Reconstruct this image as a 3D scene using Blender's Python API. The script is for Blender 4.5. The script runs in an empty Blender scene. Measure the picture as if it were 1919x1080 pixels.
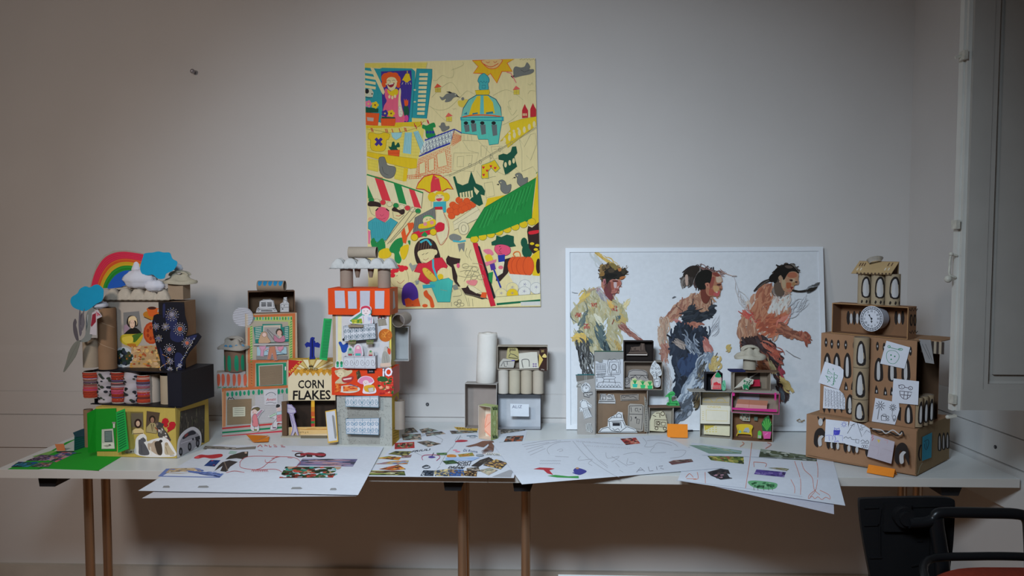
import bpy, bmesh, math, random
from mathutils import Vector, Matrix
from mathutils.geometry import tessellate_polygon
R = math.radians
random.seed(7)
SC = bpy.context.scene
COL = SC.collection

# ------------------------------------------------------------------ camera
F_PX, CAMY, CAMZ = 1528.0, -3.27, 1.487
PITCH, YAW = math.atan(89 / F_PX), math.atan(50.5 / F_PX * math.cos(math.atan(89 / F_PX)))
cam_d = bpy.data.cameras.new('camera')
cam_d.sensor_width = 36
cam_d.lens = 36 * F_PX / 1919
cam_d.clip_start = .05
cam = bpy.data.objects.new('camera', cam_d)
COL.objects.link(cam)
cam.location = (0, CAMY, CAMZ)
cam.rotation_euler = (R(90) - PITCH, 0, YAW)
SC.camera = cam
CP = Vector(cam.location)
CM = cam.rotation_euler.to_matrix()

# ------------------------------------------------------------------ light and exposure
SC.view_settings.view_transform = 'Standard'
SC.view_settings.look = 'None'
SC.view_settings.exposure = 0.0
SC.view_settings.gamma = 1
SC.view_settings.use_curve_mapping = False
wd = bpy.data.worlds.new('World')
SC.world = wd
wd.use_nodes = True
wd.node_tree.nodes['Background'].inputs[0].default_value = (1.0, .76, .62, 1)
wd.node_tree.nodes['Background'].inputs[1].default_value = .046

def area(name, loc, target, size, sizey, power, color, spread=180):
    l = bpy.data.lights.new(name, 'AREA')
    l.shape = 'RECTANGLE'; l.size = size; l.size_y = sizey
    l.energy = power; l.color = color; l.spread = R(spread)
    o = bpy.data.objects.new(name, l); COL.objects.link(o)
    o.location = loc
    o.rotation_euler = (Vector(target) - Vector(loc)).to_track_quat('-Z', 'Y').to_euler()
    return o
# two lamps high in front of the tables: a cool one near the middle, a warmer one on the left; little light from the rest of the room
area('cool_lamp', (-.45, -2.9, 2.38), (.08, 0, .67), .7, .45, 16.3, (.71, .86, 1.0), 76)
area('warm_lamp', (-1.95, -2.9, 2.38), (-1.2, 0, .8), .35, .35, 8.5, (1.0, .90, .83), 105)

# ------------------------------------------------------------------ projection helpers: photo pixel -> point on a real plane
def ray(px, py):
    return (CM @ Vector((px - 959.5, 540 - py, -F_PX))).normalized()
def on_plane(px, py, P0, N):
    d = ray(px, py)
    return CP + d * ((P0 - CP).dot(N) / d.dot(N))
def at_y(px, py, y): return on_plane(px, py, Vector((0, y, 0)), Vector((0, 1, 0)))
def at_z(px, py, z): return on_plane(px, py, Vector((0, 0, z)), Vector((0, 0, 1)))
TZ = .740
def on_table(px, py): return at_z(px, py, TZ)

# ------------------------------------------------------------------ colour
GAIN = [1.55]
def lin(c): return c / 12.92 if c <= .04045 else ((c + .055) / 1.055) ** 2.4
_cc = {}
def col(c, gain=None):
    """'rrggbb' as it looks in the dim photo -> albedo"""
    if not isinstance(c, str): return c
    g = GAIN[0] if gain is None else gain
    k = (c, g)
    if k not in _cc:
        v = [lin(int(c[i:i+2], 16) / 255) * g for i in (0, 2, 4)]; f = min(1, .82 / max(v))
        _cc[k] = tuple(q * f for q in v)
    return _cc[k]

# ------------------------------------------------------------------ materials
MATS = {}
def mat(name, rough=.8, metal=0., color=None, noise=0., nscale=40., bump=0., bscale=200., spec=.3, stretch=None, alpha=None, trans=0.):
    if name in MATS: return MATS[name]
    m = bpy.data.materials.new(name); m.use_nodes = True
    nt = m.node_tree; N = nt.nodes; L = nt.links
    b = N['Principled BSDF']
    b.inputs['Roughness'].default_value = rough
    b.inputs['Metallic'].default_value = metal
    b.inputs['Specular IOR Level'].default_value = spec
    if trans: b.inputs['Transmission Weight'].default_value = trans
    if color is None:
        a = N.new('ShaderNodeAttribute'); a.attribute_name = 'Col'; src = a.outputs['Color']
    else:
        a = N.new('ShaderNodeRGB'); a.outputs[0].default_value = (*color, 1); src = a.outputs[0]
    tc = N.new('ShaderNodeTexCoord'); vec = tc.outputs['Object']
    if stretch:
        mp = N.new('ShaderNodeMapping'); mp.inputs['Scale'].default_value = stretch
        L.new(vec, mp.inputs['Vector']); vec = mp.outputs['Vector']
    if noise:
        n = N.new('ShaderNodeTexNoise'); n.inputs['Scale'].default_value = nscale; n.inputs['Detail'].default_value = 4
        L.new(vec, n.inputs['Vector'])
        mr = N.new('ShaderNodeMapRange'); mr.inputs['From Min'].default_value = .3; mr.inputs['From Max'].default_value = .7
        mr.inputs['To Min'].default_value = 1 - noise; mr.inputs['To Max'].default_value = 1 + noise * .6
        L.new(n.outputs['Fac'], mr.inputs['Value'])
        mx = N.new('ShaderNodeVectorMath'); mx.operation = 'SCALE'
        L.new(src, mx.inputs[0]); L.new(mr.outputs[0], mx.inputs['Scale']); src = mx.outputs[0]
    L.new(src, b.inputs['Base Color'])
    if bump:
        n2 = N.new('ShaderNodeTexNoise'); n2.inputs['Scale'].default_value = bscale; n2.inputs['Detail'].default_value = 3
        L.new(vec, n2.inputs['Vector'])
        bp = N.new('ShaderNodeBump'); bp.inputs['Strength'].default_value = bump; bp.inputs['Distance'].default_value = .002
        L.new(n2.outputs['Fac'], bp.inputs['Height']); L.new(bp.outputs[0], b.inputs['Normal'])
    MATS[name] = m
    return m
PAPER = mat('paper', .85, noise=.03, nscale=60)
CARD = mat('cardboard', .9, noise=.06, nscale=25, bump=.15, bscale=120)
MARKER = mat('marker_on_paper', .8, noise=.05, nscale=14, stretch=(9, 9, 1.6))
PAINT = mat('painted_canvas', .6, noise=.04, nscale=60, bump=.15, bscale=200, spec=.12)
GLOSS = mat('glossy_print', .5, noise=.03, nscale=30, spec=.22)
PULP = mat('egg_carton_pulp', .95, noise=.08, nscale=70, bump=.5, bscale=160)
TISSUE = mat('tissue', .95, noise=.03, nscale=30, bump=.5, bscale=60)

# ------------------------------------------------------------------ mesh builder
def pts(s):
    """'x,y x,y' -> list of tuples"""
    if not isinstance(s, str): return list(s)
    return [tuple(float(v) for v in p.split(',')) for p in s.split()]
def smooth(P, closed=True, n=4):
    out = []; k = len(P)
    rng = range(k if closed else k - 1)
    for i in rng:
        if closed: a, b, c, d = P[i-1], P[i], P[(i+1) % k], P[(i+2) % k]
        else: a, b, c, d = P[max(i-1, 0)], P[i], P[i+1], P[min(i+2, k-1)]
        for j in range(n):
            t = j / n
            out.append(tuple(.5 * (2*b[q] + (c[q]-a[q])*t + (2*a[q]-5*b[q]+4*c[q]-d[q])*t*t + (3*b[q]-a[q]-3*c[q]+d[q])*t**3) for q in range(len(b))))
    if not closed: out.append(tuple(P[-1]))
    return out

class Face:
    """a real plane: origin O, in-plane axes u, v; n points to the viewer's side"""
    def __init__(s, O, u, v, n=None):
        s.O = Vector(O); s.u = Vector(u).normalized(); s.v = Vector(v).normalized()
        s.n = s.u.cross(s.v).normalized() if n is None else Vector(n)
        if (CP - s.O).dot(s.n) < 0: s.n = -s.n
    def px(s, x, y): return on_plane(x, y, s.O, s.n)
    def shift(s, d): return Face(s.O + s.n * d, s.u, s.v, s.n)
def face_y(y): return Face((0, y, 0), (1, 0, 0), (0, 0, 1))
def face_pts(a, b, c): return Face(a, b - a, c - a)

class MB:
    def __init__(s): s.v = []; s.f = []; s.c = []; s.sm = []
    # --- raw
    def face(s, P, c, sm=False):
        k = len(s.v); s.v += [Vector(p) for p in P]; s.f.append(list(range(k, k + len(P)))); s.c.append(col(c)); s.sm.append(sm)
    def grid(s, rows, c, closed=False, sm=True):
        """rows: list of lists of points; c colour or function(i,j)"""
        k = len(s.v); m = len(rows[0])
        for r in rows: s.v += [Vector(p) for p in r]
        for i in range(len(rows) - 1):
            for j in range(m if closed else m - 1):
                j2 = (j + 1) % m
                s.f.append([k+i*m+j, k+i*m+j2, k+(i+1)*m+j2, k+(i+1)*m+j]); s.sm.append(sm)
                s.c.append(col(c(i, j) if callable(c) else c))
    def hexa(s, P, c, cf=None):
        """8 corners: bottom 0-3 (front-left, front-right, back-right, back-left), top 4-7; cf {face: colour}"""
        cf = cf or {}
        for nm, ix in (('bottom', (3,2,1,0)), ('top', (4,5,6,7)), ('front', (0,1,5,4)), ('right', (1,2,6,5)), ('back', (2,3,7,6)), ('left', (3,0,4,7))):
            s.face([P[i] for i in ix], cf.get(nm, c))
    def box(s, x0, x1, y0, y1, z0, z1, c, cf=None):
        s.hexa([(x0,y0,z0),(x1,y0,z0),(x1,y1,z0),(x0,y1,z0),(x0,y0,z1),(x1,y0,z1),(x1,y1,z1),(x0,y1,z1)], c, cf)
    def bar(s, a, b, w, h, c, up=(0,0,1)):
        a = Vector(a); b = Vector(b); d = (b-a).normalized(); up = Vector(up)
        if abs(d.dot(up)) > .95: up = Vector((0,1,0))
        x = d.cross(up).normalized() * w/2; y = x.cross(d).normalized() * h/2
        s.hexa([a-x-y, a+x-y, b+x-y, b-x-y, a-x+y, a+x+y, b+x+y, b-x+y], c)
    def tube(s, a, b, r, c, n=20, ti=None, ci=None, r2=None, cap=False):
        """closed or open (ti = wall thickness) cylinder"""
        a = Vector(a); b = Vector(b); d = (b-a).normalized()
        x = d.orthogonal().normalized(); y = d.cross(x); r2 = r if r2 is None else r2
        ring = lambda p, rr: [p + (x*math.cos(2*math.pi*i/n) + y*math.sin(2*math.pi*i/n)) * rr for i in range(n)]
        if ti:
            s.grid([ring(a, r-ti), ring(b, r2-ti)], ci or c, True)
            s.grid([ring(a, r-ti), ring(a, r)], c, True, False); s.grid([ring(b, r2), ring(b, r2-ti)], c, True, False)
            s.grid([ring(a, r), ring(b, r2)], c, True)
        else:
            s.grid([ring(a, r), ring(b, r2)], c, True)
            s.face(list(reversed(ring(a, r))), c); s.face(ring(b, r2), c)
    def sweep(s, P, r, c, n=10):
        P = [Vector(p) for p in P]; rows = []; x = None
        for i, p in enumerate(P):
            d = (P[min(i+1, len(P)-1)] - P[max(i-1, 0)]).normalized()
            x = d.orthogonal().normalized() if x is None else (x - d * x.dot(d)).normalized()
            y = d.cross(x); rr = r(i / (len(P)-1)) if callable(r) else r
            rows.append([p + (x*math.cos(2*math.pi*k/n) + y*math.sin(2*math.pi*k/n)) * rr for k in range(n)])
        s.grid(rows, c, True); s.face(list(reversed(rows[0])), c); s.face(rows[-1], c)
    def ball(s, p, r, c, n=10, sc=(1,1,1)):
        p = Vector(p)
        rows = [[p + Vector((r*sc[0]*math.sin(math.pi*i/n)*math.cos(2*math.pi*j/(2*n)), r*sc[1]*math.sin(math.pi*i/n)*math.sin(2*math.pi*j/(2*n)), -r*sc[2]*math.cos(math.pi*i/n))) for j in range(2*n)] for i in range(n+1)]
        s.grid(rows, c, True)
    def slab(s, P, n, th, c, cs=None):
        """polygon in 3D extruded backwards by th along -n"""
        P = [Vector(p) for p in P]; n = Vector(n)
        Q = [p - n*th for p in P]; k = len(P)
        s.face(P, c); s.face(list(reversed(Q)), cs or c)
        for i in range(k): s.face([P[i], Q[i], Q[(i+1) % k], P[(i+1) % k]], cs or c)
    def build(s, name, m, parent=None, origin=None):
        me = bpy.data.meshes.new(name)
        O = Vector(origin) if origin is not None else (sum(s.v, Vector()) / max(1, len(s.v)))
        me.from_pydata([tuple(p - O) for p in s.v], [], s.f)
        at = me.color_attributes.new('Col', 'FLOAT_COLOR', 'CORNER')
        buf = []
        for f, c in zip(s.f, s.c):
            buf += [c[0], c[1], c[2], 1.] * len(f)
        at.data.foreach_set('color', buf)
        me.polygons.foreach_set('use_smooth', s.sm)
        me.materials.append(m)
        me.update()
        o = bpy.data.objects.new(name, me); COL.objects.link(o)
        if parent is not None:
            o.parent = parent; o.matrix_parent_inverse = Matrix.Identity(4)
            base = Vector((0,0,0)); q = parent
            while q is not None: base += Vector(q.location); q = q.parent
            o.location = O - base
        else: o.location = O
        return o

class Draw:
    """coloured paper / ink shapes lying on a real face; coordinates are photo pixels or pixels of a crop of it"""
    def __init__(s, mb, face, eps=8e-6, base=1e-4, crop=None, gain=None):
        s.mb = mb; s.f = face; s.eps = eps; s.k = base; s.gain = gain; s.clip = None; s.crop(crop)
    def crop(s, c=None):
        """(x0, y0, scale)"""
        s.cr = c or (0, 0, 1); return s
    def P(s, p, lift=None):
        x, y = s.cr[0] + p[0] * s.cr[2], s.cr[1] + p[1] * s.cr[2]
        if s.clip: x, y = s.clip(x, y)
        q = s.f.px(x, y) + s.f.n * (s.k if lift is None else lift)
        if abs(s.f.n.z) < .5 and TZ - .012 < q.z < TZ + .0014: q.z = TZ + .0014
        return q
    def cc(s, c): return col(c, s.gain if s.gain else None)
    def poly(s, c, p, sm=False, out=None, ow=1.):
        p = pts(p)
        if sm: p = smooth(p)
        s.k += s.eps
        s.mb.face([s.P(q) for q in p], s.cc(c))
        if out: s.line(out, p, ow, closed=True)
        return s
    def line(s, c, p, w=1., sm=False, closed=False, taper=False):
        """ink line, w in crop pixels"""
        p = pts(p)
        if sm: p = smooth(p, closed)
        if closed: p = p + [p[0]]
        s.k += s.eps; n = len(p); L = []; Rr = []
        for i in range(n):
            a = p[max(i-1, 0)]; b = p[min(i+1, n-1)]
            dx, dy = b[0]-a[0], b[1]-a[1]
            if closed and (i == 0 or i == n-1): dx, dy = p[1][0]-p[-2][0], p[1][1]-p[-2][1]
            q = math.hypot(dx, dy) or 1
            ww = w * (1 if not taper else .25 + .75 * math.sin(math.pi * (i + .5) / n))
            nx, ny = -dy/q*ww/2, dx/q*ww/2
            L.append(s.P((p[i][0]+nx, p[i][1]+ny))); Rr.append(s.P((p[i][0]-nx, p[i][1]-ny)))
        s.mb.grid([L, Rr], s.cc(c), False, False)
        return s
    def oval(s, c, x, y, rx, ry=None, out=None, ow=1., n=14, rot=0):
        ry = rx if ry is None else ry; ca, sa = math.cos(R(rot)), math.sin(R(rot))
        p = []
        for i in range(n):
            a = 2*math.pi*i/n; u, v = rx*math.cos(a), ry*math.sin(a)
            p.append((x + u*ca - v*sa, y + u*sa + v*ca))
        if c: s.poly(c, p)
        if out: s.line(out, p, ow, closed=True)
        return s
    def rect(s, c, x0, y0, x1, y1, out=None, ow=1.):
        p = [(x0,y0),(x1,y0),(x1,y1),(x0,y1)]
        if c: s.poly(c, p)
        if out: s.line(out, p, ow, closed=True)
        return s
    def text(s, txt, c, quad, bold=0., shear=0.):
        """quad: top-left, top-right, bottom-right, bottom-left; the lettering fills it"""
        cu = bpy.data.curves.new('t', 'FONT'); cu.body = txt; cu.resolution_u = 2; cu.offset = bold; cu.shear = shear
        o = bpy.data.objects.new('t', cu); COL.objects.link(o)
        dg = bpy.context.evaluated_depsgraph_get(); me = o.evaluated_get(dg).to_mesh()
        V = [v.co.copy() for v in me.vertices]; Fs = [list(p.vertices) for p in me.polygons]
        o.evaluated_get(dg).to_mesh_clear(); bpy.data.objects.remove(o); bpy.data.curves.remove(cu)
        if not V: return s
        x0 = min(v.x for v in V); x1 = max(v.x for v in V); y0 = min(v.y for v in V); y1 = max(v.y for v in V)
        q = pts(quad); s.k += s.eps; k = len(s.mb.v); cc = s.cc(c)
        for v in V:
            a = (v.x-x0)/(x1-x0 or 1); b = (v.y-y0)/(y1-y0 or 1)
            t = [q[0][i]*(1-a)+q[1][i]*a for i in (0,1)]; l = [q[3][i]*(1-a)+q[2][i]*a for i in (0,1)]
            s.mb.v.append(s.P((l[0]*(1-b)+t[0]*b, l[1]*(1-b)+t[1]*b)))
        for f in Fs:
            s.mb.f.append([k+i for i in f]); s.mb.c.append(cc); s.mb.sm.append(False)
        return s
    def cut(s, c, p, th=.0008, sm=True, lift=None, cs=None):
        """a cut-out card with real thickness standing on the face"""
        p = pts(p)
        if sm: p = smooth(p)
        if lift is not None: s.k = lift
        s.k += th
        P = [s.P(q) for q in p]
        s.mb.slab(P, s.f.n, th, s.cc(c), s.cc(cs or c)); s.k += s.eps
        return s

# ------------------------------------------------------------------ scene objects
def tag(o, label=None, cat=None, group=None, kind=None):
    if label: o['label'] = label
    if cat: o['category'] = cat
    if group: o['group'] = group
    if kind: o['kind'] = kind
    return o
def thing(name, label, cat, loc, group=None):
    o = bpy.data.objects.new(name, None); COL.objects.link(o); o.location = loc; o.empty_display_size = .05
    return tag(o, label, cat, group)
def struct(o): o['kind'] = 'structure'; return o

class Box:
    """cuboid standing at height z: front bottom edge from photo pixel a to b (on the plane z), top seen at pixel row yt over a"""
    def __init__(s, a, b, yt, d, z=TZ, side=None):
        A = at_z(a[0], a[1], z); B = at_z(b[0], b[1], z)
        s.set(A, B, yt, a, d)
        if side is not None: s.uy = (side - B).normalized()
    def set(s, A, B, yt, a, d):
        s.O = A; s.ux = (B-A).normalized(); s.w = (B-A).length
        s.uy = Vector((-s.ux.y, s.ux.x, 0)); s.uz = Vector((0,0,1)); s.d = d
        nrm = s.uy
        if yt is not None:
            T = on_plane(a[0], yt, A, nrm); s.h = T.z - A.z
    @classmethod
    def at(cls, A, B, h, d):
        s = cls.__new__(cls); A = Vector(A); B = Vector(B); s.set(A, B, None, None, d); s.h = h; return s
    @classmethod
    def y(cls, x0, x1, yb, yt, Y, d, rot=0):
        """front face at depth Y between photo columns x0..x1, rows yb (bottom) .. yt (top)"""
        A = at_y(x0, yb, Y); B = at_y(x1, yb, Y); T = at_y(x0, yt, Y); B = Vector((B.x, B.y, A.z))
        if rot:
            c = (A+B)/2; m = Matrix.Rotation(R(rot), 3, 'Z'); A = c + m @ (A-c); B = c + m @ (B-c)
        return cls.at(A, B, T.z - A.z, d)
    def p(s, x, y, z): return s.O + s.ux*x + s.uy*y + s.uz*z
    def corners(s, e=0):
        return [s.p(x, y, z) for z in (e, s.h-e) for x, y in ((e,e),(s.w-e,e),(s.w-e,s.d-e),(e,s.d-e))]
    def front(s, e=0): return Face(s.O - s.uy*e, s.ux, s.uz, -s.uy)
    def back_in(s, t=.002): return Face(s.p(0, s.d-t, 0), s.ux, s.uz, -s.uy)
    def right(s): return Face(s.p(s.w,0,0), s.uy, s.uz, s.uy.cross(s.uz))
    def left(s): return Face(s.O, s.uy, s.uz, -s.ux)
    def top(s): return Face(s.p(0,0,s.h), s.ux, s.uy, s.uz)
    def bot_in(s, t=.002): return Face(s.p(0,0,t), s.ux, s.uy, s.uz)
    def solid(s, mb, c, cf=None): mb.hexa(s.corners(), c, cf); return s
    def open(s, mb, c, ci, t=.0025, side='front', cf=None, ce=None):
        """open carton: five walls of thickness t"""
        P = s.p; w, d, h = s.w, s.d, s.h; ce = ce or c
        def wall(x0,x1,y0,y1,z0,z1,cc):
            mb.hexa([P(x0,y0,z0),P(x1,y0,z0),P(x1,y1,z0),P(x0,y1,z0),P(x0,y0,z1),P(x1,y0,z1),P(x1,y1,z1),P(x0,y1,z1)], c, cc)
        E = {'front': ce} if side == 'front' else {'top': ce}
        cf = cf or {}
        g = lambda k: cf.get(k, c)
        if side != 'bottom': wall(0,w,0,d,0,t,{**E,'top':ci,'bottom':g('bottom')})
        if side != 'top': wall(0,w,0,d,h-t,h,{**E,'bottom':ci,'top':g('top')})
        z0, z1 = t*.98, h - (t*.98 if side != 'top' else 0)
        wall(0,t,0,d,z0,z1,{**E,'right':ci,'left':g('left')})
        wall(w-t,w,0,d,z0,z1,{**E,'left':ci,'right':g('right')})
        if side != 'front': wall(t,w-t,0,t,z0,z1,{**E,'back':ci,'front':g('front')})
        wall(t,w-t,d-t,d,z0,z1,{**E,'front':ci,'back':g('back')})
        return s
# ================================================================== craft helpers
def bil(q, u, v):
    return tuple((q[0][i]*(1-u)+q[1][i]*u)*(1-v) + (q[3][i]*(1-u)+q[2][i]*u)*v for i in (0, 1))
def photo(d, quad, cols, n=16, seed=1, rx=.22, ry=.16):
    """a printed magazine clipping: mottled patches of its colours inside the quad"""
    q = pts(quad); r = random.Random(seed); d.poly(cols[0], q)
    for _ in range(n):
        cu, cv = r.random(), r.random(); a, b = rx*r.uniform(.4, 1.2), ry*r.uniform(.4, 1.2); k = r.choice((6, 7, 8))
        P = [(min(1, max(0, cu + a*math.cos(6.283*i/k)*r.uniform(.7, 1.2))), min(1, max(0, cv + b*math.sin(6.283*i/k)*r.uniform(.7, 1.2)))) for i in range(k)]
        d.poly(r.choice(cols[1:]), [bil(q, *p) for p in P])
    return d
class Cut(Draw):
    """a glued-on paper piece that becomes its own part"""
    def __init__(s, name, parent, face, crop=None, lift=.0006, m=None, eps=1e-5, gain=None):
        super().__init__(MB(), face, eps=eps, base=lift, crop=crop, gain=gain); s.name = name; s.parent = parent; s.m = m or PAPER
    def end(s, label=None):
        o = s.mb.build(s.name, s.m, s.parent)
        if label: o['label'] = label
        return o
def part(name, parent, fn, m=None, label=None):
    b = MB(); fn(b); o = b.build(name, m or CARD, parent)
    if label: o['label'] = label
    return o
TUBE, TUBEI = '9a8c7c', '6a5c50'
def tube_v(parent, px, yb, yt, wpx, Y, c=TUBE, ti=.0012, name='cardboard_tube', m=None, zb=None, label=None, deco=None):
    """upright paper roll core: centre column px, bottom and top rows, width in pixels, at depth Y"""
    a = at_y(px, yb, Y); t = at_y(px, yt, Y); r = (at_y(px + wpx/2, yb, Y).x - a.x)
    if zb is not None: a.z = zb
    a.y = t.y = Y + r; t.x = a.x
    b = MB(); b.tube(a, t, r, c, 28, ti, TUBEI)
    if deco: deco(b, a, t, r)
    o = b.build(name, m or CARD, parent)
    if label: o['label'] = label
    return o
def cyl_pt(a, r, ang, z, e=.0003):
    """point on an upright tube; ang 0 faces the camera, positive to the right"""
    return Vector((a.x + (r+e)*math.sin(R(ang)), a.y - (r+e)*math.cos(R(ang)), z))
def patch_v(b, a, r, pts_, c, e=.0003):
    """painted patch on an upright tube: (angle, height above a) points"""
    pts_ = smooth(pts_, n=3); e += .0006
    P = [cyl_pt(a, r, q[0], a.z + q[1], e) for q in pts_]
    cen = sum(P, Vector())/len(P)
    am = sum(q[0] for q in pts_)/len(pts_); zm = sum(q[1] for q in pts_)/len(pts_); cc = cyl_pt(a, r, am, a.z+zm, e)
    for i in range(len(P)): b.face([cc, P[i], P[(i+1) % len(P)]], c)
def egg_tray(b, x0, x1, y0, y1, z, h, nx, ny, c, e=.45, flange=.004):
    """upturned egg carton: rows of cups"""
    NX, NY = nx*8, ny*8; rows = []
    for j in range(-1, NY+2):
        r = []
        for i in range(-1, NX+2):
            u = min(1, max(0, i/NX)); v = min(1, max(0, j/NY))
            k = (abs(math.sin(math.pi*u*nx)) * abs(math.sin(math.pi*v*ny))) ** e
            k2 = min(1, 6*min(u, 1-u, v*.9, (1-v)*.9)*1.6)
            hh = h * (.35*k2 + .65*k) * (1 if 0 < u < 1 and 0 < v < 1 else 0)
            r.append((x0+(x1-x0)*u + (flange*(-1 if i < 0 else 1) if i < 0 or i > NX else 0), y0+(y1-y0)*v + (flange*(-1 if j < 0 else 1) if j < 0 or j > NY else 0), z+hh+.0008*math.sin(i*1.7+j)))
        rows.append(r)
    b.grid(rows, c)
    b.grid([[(p[0], p[1], p[2]-.0022) for p in r] for r in rows], c)
def egg_hat(b, cx, cy, z, rx, ry, h, c='8f887a', seed=0, tilt=0):
    """one cup of an egg carton with its peaks, used as a roof"""
    n = 32; rows = []; r = random.Random(seed)
    ph = r.random()*6
    for rad, hz in ((1.0, 0), (1.03, .12), (.97, .22), (.86, .26), (.62, .38), (.50, .74), (.40, .84), (.20, .60), (.02, .5)):
        row = []
        for i in range(n):
            a = 2*math.pi*i/n; w = 1 + .05*math.cos(4*a+ph) + .03*math.cos(7*a)
            zz = z + h*(hz + (.10*math.cos(4*a+ph) if rad < .9 else .05*math.cos(3*a))) + rx*rad*math.cos(a)*math.tan(R(tilt))
            row.append((cx + rx*rad*w*math.cos(a), cy + ry*rad*w*math.sin(a), zz))
        rows.append(row)
    b.grid(rows, c, True); b.grid([[(p[0], p[1], p[2]-.002) for p in q] for q in rows], c, True)
    for s in (-1, 1):      # the two bridging ridges on top
        P = [(cx + rx*.52*math.cos(t), cy + s*ry*.28 + ry*.1*math.cos(t*2), z + h*(.66 + .34*math.sin(t)) + rx*.52*math.cos(t)*math.tan(R(tilt))) for t in [math.pi*k/10 for k in range(11)]]
        b.sweep(P, h*.10, c, 8)
def blob(b, c0, r, c, seed, sc=(1,1,1), n=14, amp=.28):
    """crumpled tissue"""
    rr = random.Random(seed); K = [(rr.uniform(1,4), rr.uniform(1,4), rr.uniform(0,6)) for _ in range(6)]
    rows = []
    for i in range(n+1):
        th = math.pi*i/n; row = []
        for j in range(2*n):
            ph = math.pi*j/n
            k = 1 + amp*sum(abs(math.sin(a*th*3+q)*math.cos(round(b_*2)*ph/1+q)) for a, b_, q in K)/2.6
            row.append((c0[0]+r*sc[0]*k*math.sin(th)*math.cos(ph), c0[1]+r*sc[1]*k*math.sin(th)*math.sin(ph), c0[2]-r*sc[2]*k*math.cos(th)))
        rows.append(row)
    b.grid(rows, c, True)
def standee(name, parent, px_outline, face, crop, c, th=.0009, gain=None, m=None, sm=True, lift=0):
    """cut-out card figure standing clear of the box; returns its drawing surface"""
    d = Cut(name, parent, face, crop, lift, m, gain=gain)
    d.cut(c, px_outline, th, sm, lift=lift); return d
def face_line(d, x, y, s=1., c='2a2420', smile=1):
    """eyes and mouth of a drawn figure"""
    d.oval(c, x-3*s, y-1*s, .7*s); d.oval(c, x+3*s, y-1*s, .7*s); d.line(c, [(x-2*s,y+3*s),(x,y+3*s+1*s*smile),(x+2*s,y+3*s)], .7*s)
# ================================================================== the setting
WALLM = mat('plaster', .9, color=(.62, .585, .56), noise=.035, nscale=2.2, bump=.12, bscale=70)
WHITEP = mat('white_board', .55, color=(.66, .66, .65), noise=.03, nscale=5)
EDGEP = mat('worn_white_paint_lit', .5, color=(.60, .59, .55), noise=.06, nscale=9)  # shutter edge strips: lighter copy of the shutter paint, for the light they catch
OLDPAINT = mat('old_white_paint_shaded', .5, color=(.40, .38, .35), noise=.05, nscale=9, bump=.08, bscale=60)  # shutter face: white paint with its shade darkened into the colour
LAMIN = mat('white_laminate', .38, color=(.71, .73, .72), noise=.015, nscale=3)
EDGEM = mat('laminate_edge', .5, color=(.60, .57, .53), noise=.03, nscale=8)
BASEM = mat('skirting', .7, color=(.50, .46, .40), noise=.12, nscale=6)
WB = .05                       # the back wall
XR = 1.56                      # right wall
def wbox(name, dims, m, c='ffffff'):
    b = MB(); b.box(*dims, c); return struct(b.build(name, m))
wbox('wall_back', (-2.6, XR + .12, WB, WB + .1, 0, 3.0), WALLM)
wbox('wall_left', (-2.7, -2.6, -5.4, .1, 0, 3.0), WALLM)
# right wall with the window opening the shutter belongs to
WX = lambda y: 1.479 + .066 * min(1, (WB-y) / .79)      # the wall beside the tables is splayed
b = MB(); b.hexa([(WX(-.74),-.74,0),(XR+.12,-.74,0),(XR+.12,WB,0),(WX(WB),WB,0),(WX(-.74),-.74,3),(XR+.12,-.74,3),(XR+.12,WB,3),(WX(WB),WB,3)],'ffffff'); b.box(XR, XR + .12, -1.02, -.74, 0, 3, 'ffffff'); b.box(XR, XR + .12, -5.4, -2.1, 0, 3, 'ffffff')
b.box(XR, XR + .12, -2.1, -1.02, 0, 1.0, 'ffffff'); b.box(XR, XR + .12, -2.1, -1.02, 2.7, 3, 'ffffff')
struct(b.build('wall_right', WALLM))
wbox('floor', (-2.7, XR + .12, -5.4, .1, -.05, 0), mat('floor_stone', .5, color=(.42, .22, .11), noise=.1, nscale=4))
wbox('ceiling', (-2.7, XR + .12, -5.4, .1, 3.0, 3.05), mat('ceiling_paint', .9, color=(.7, .68, .66), noise=.02, nscale=3))
# white dado board of the back wall, with its two grooves and the little access cover
zg1, zg2 = at_y(850, 738, WB).z, at_y(850, 782, WB).z
b = MB()
for z0, z1, y in ((zg1 + .0015, 1.02, -.0018), (zg2 + .0015, zg1 - .0015, -.005), (.62, zg2 - .0015, -.009)):
    b.box(-2.6, 1.479, WB+y, WB, z0, z1, 'ffffff')
b.hexa([(x,WB+y,z) for z, e in ((1.02,.0018),(1.05,.0002)) for x, y in ((-2.6,-e),(1.479,-e),(1.479,0),(-2.6,0))], 'ffffff')
struct(b.build('trim_1', WALLM))
b = MB()
for z0, z1, t in ((zg1 + .0015, .95, .008), (zg2 + .0015, zg1 - .0015, .012), (.62, zg2 - .0015, .02)):
    b.hexa([(WX(-.71)-t,-.71,z0),(WX(-.71),-.71,z0),(WX(WB-.0095),WB-.0095,z0),(WX(WB-.0095)-t,WB-.0095,z0),(WX(-.71)-t,-.71,z1),(WX(-.71),-.71,z1),(WX(WB-.0095),WB-.0095,z1),(WX(WB-.0095)-t,WB-.0095,z1)], 'ffffff')
b.box(WX(-.74)-.025, XR, -.76, -.712, .0, 1.6, 'ffffff')
struct(b.build('trim_2', WHITEP))
p0 = at_y(748, 740, WB-.006); p1 = at_y(767, 780, WB-.006)
b = MB(); b.box(p0.x, p1.x, WB-.010, WB-.0055, p1.z, p0.z, 'ffffff'); struct(b.build('trim_3', WALLM))
wbox('baseboard_back', (-2.6, 1.477, WB-.02, WB, 0, at_y(300, 1062, WB-.02).z), BASEM)
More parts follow.
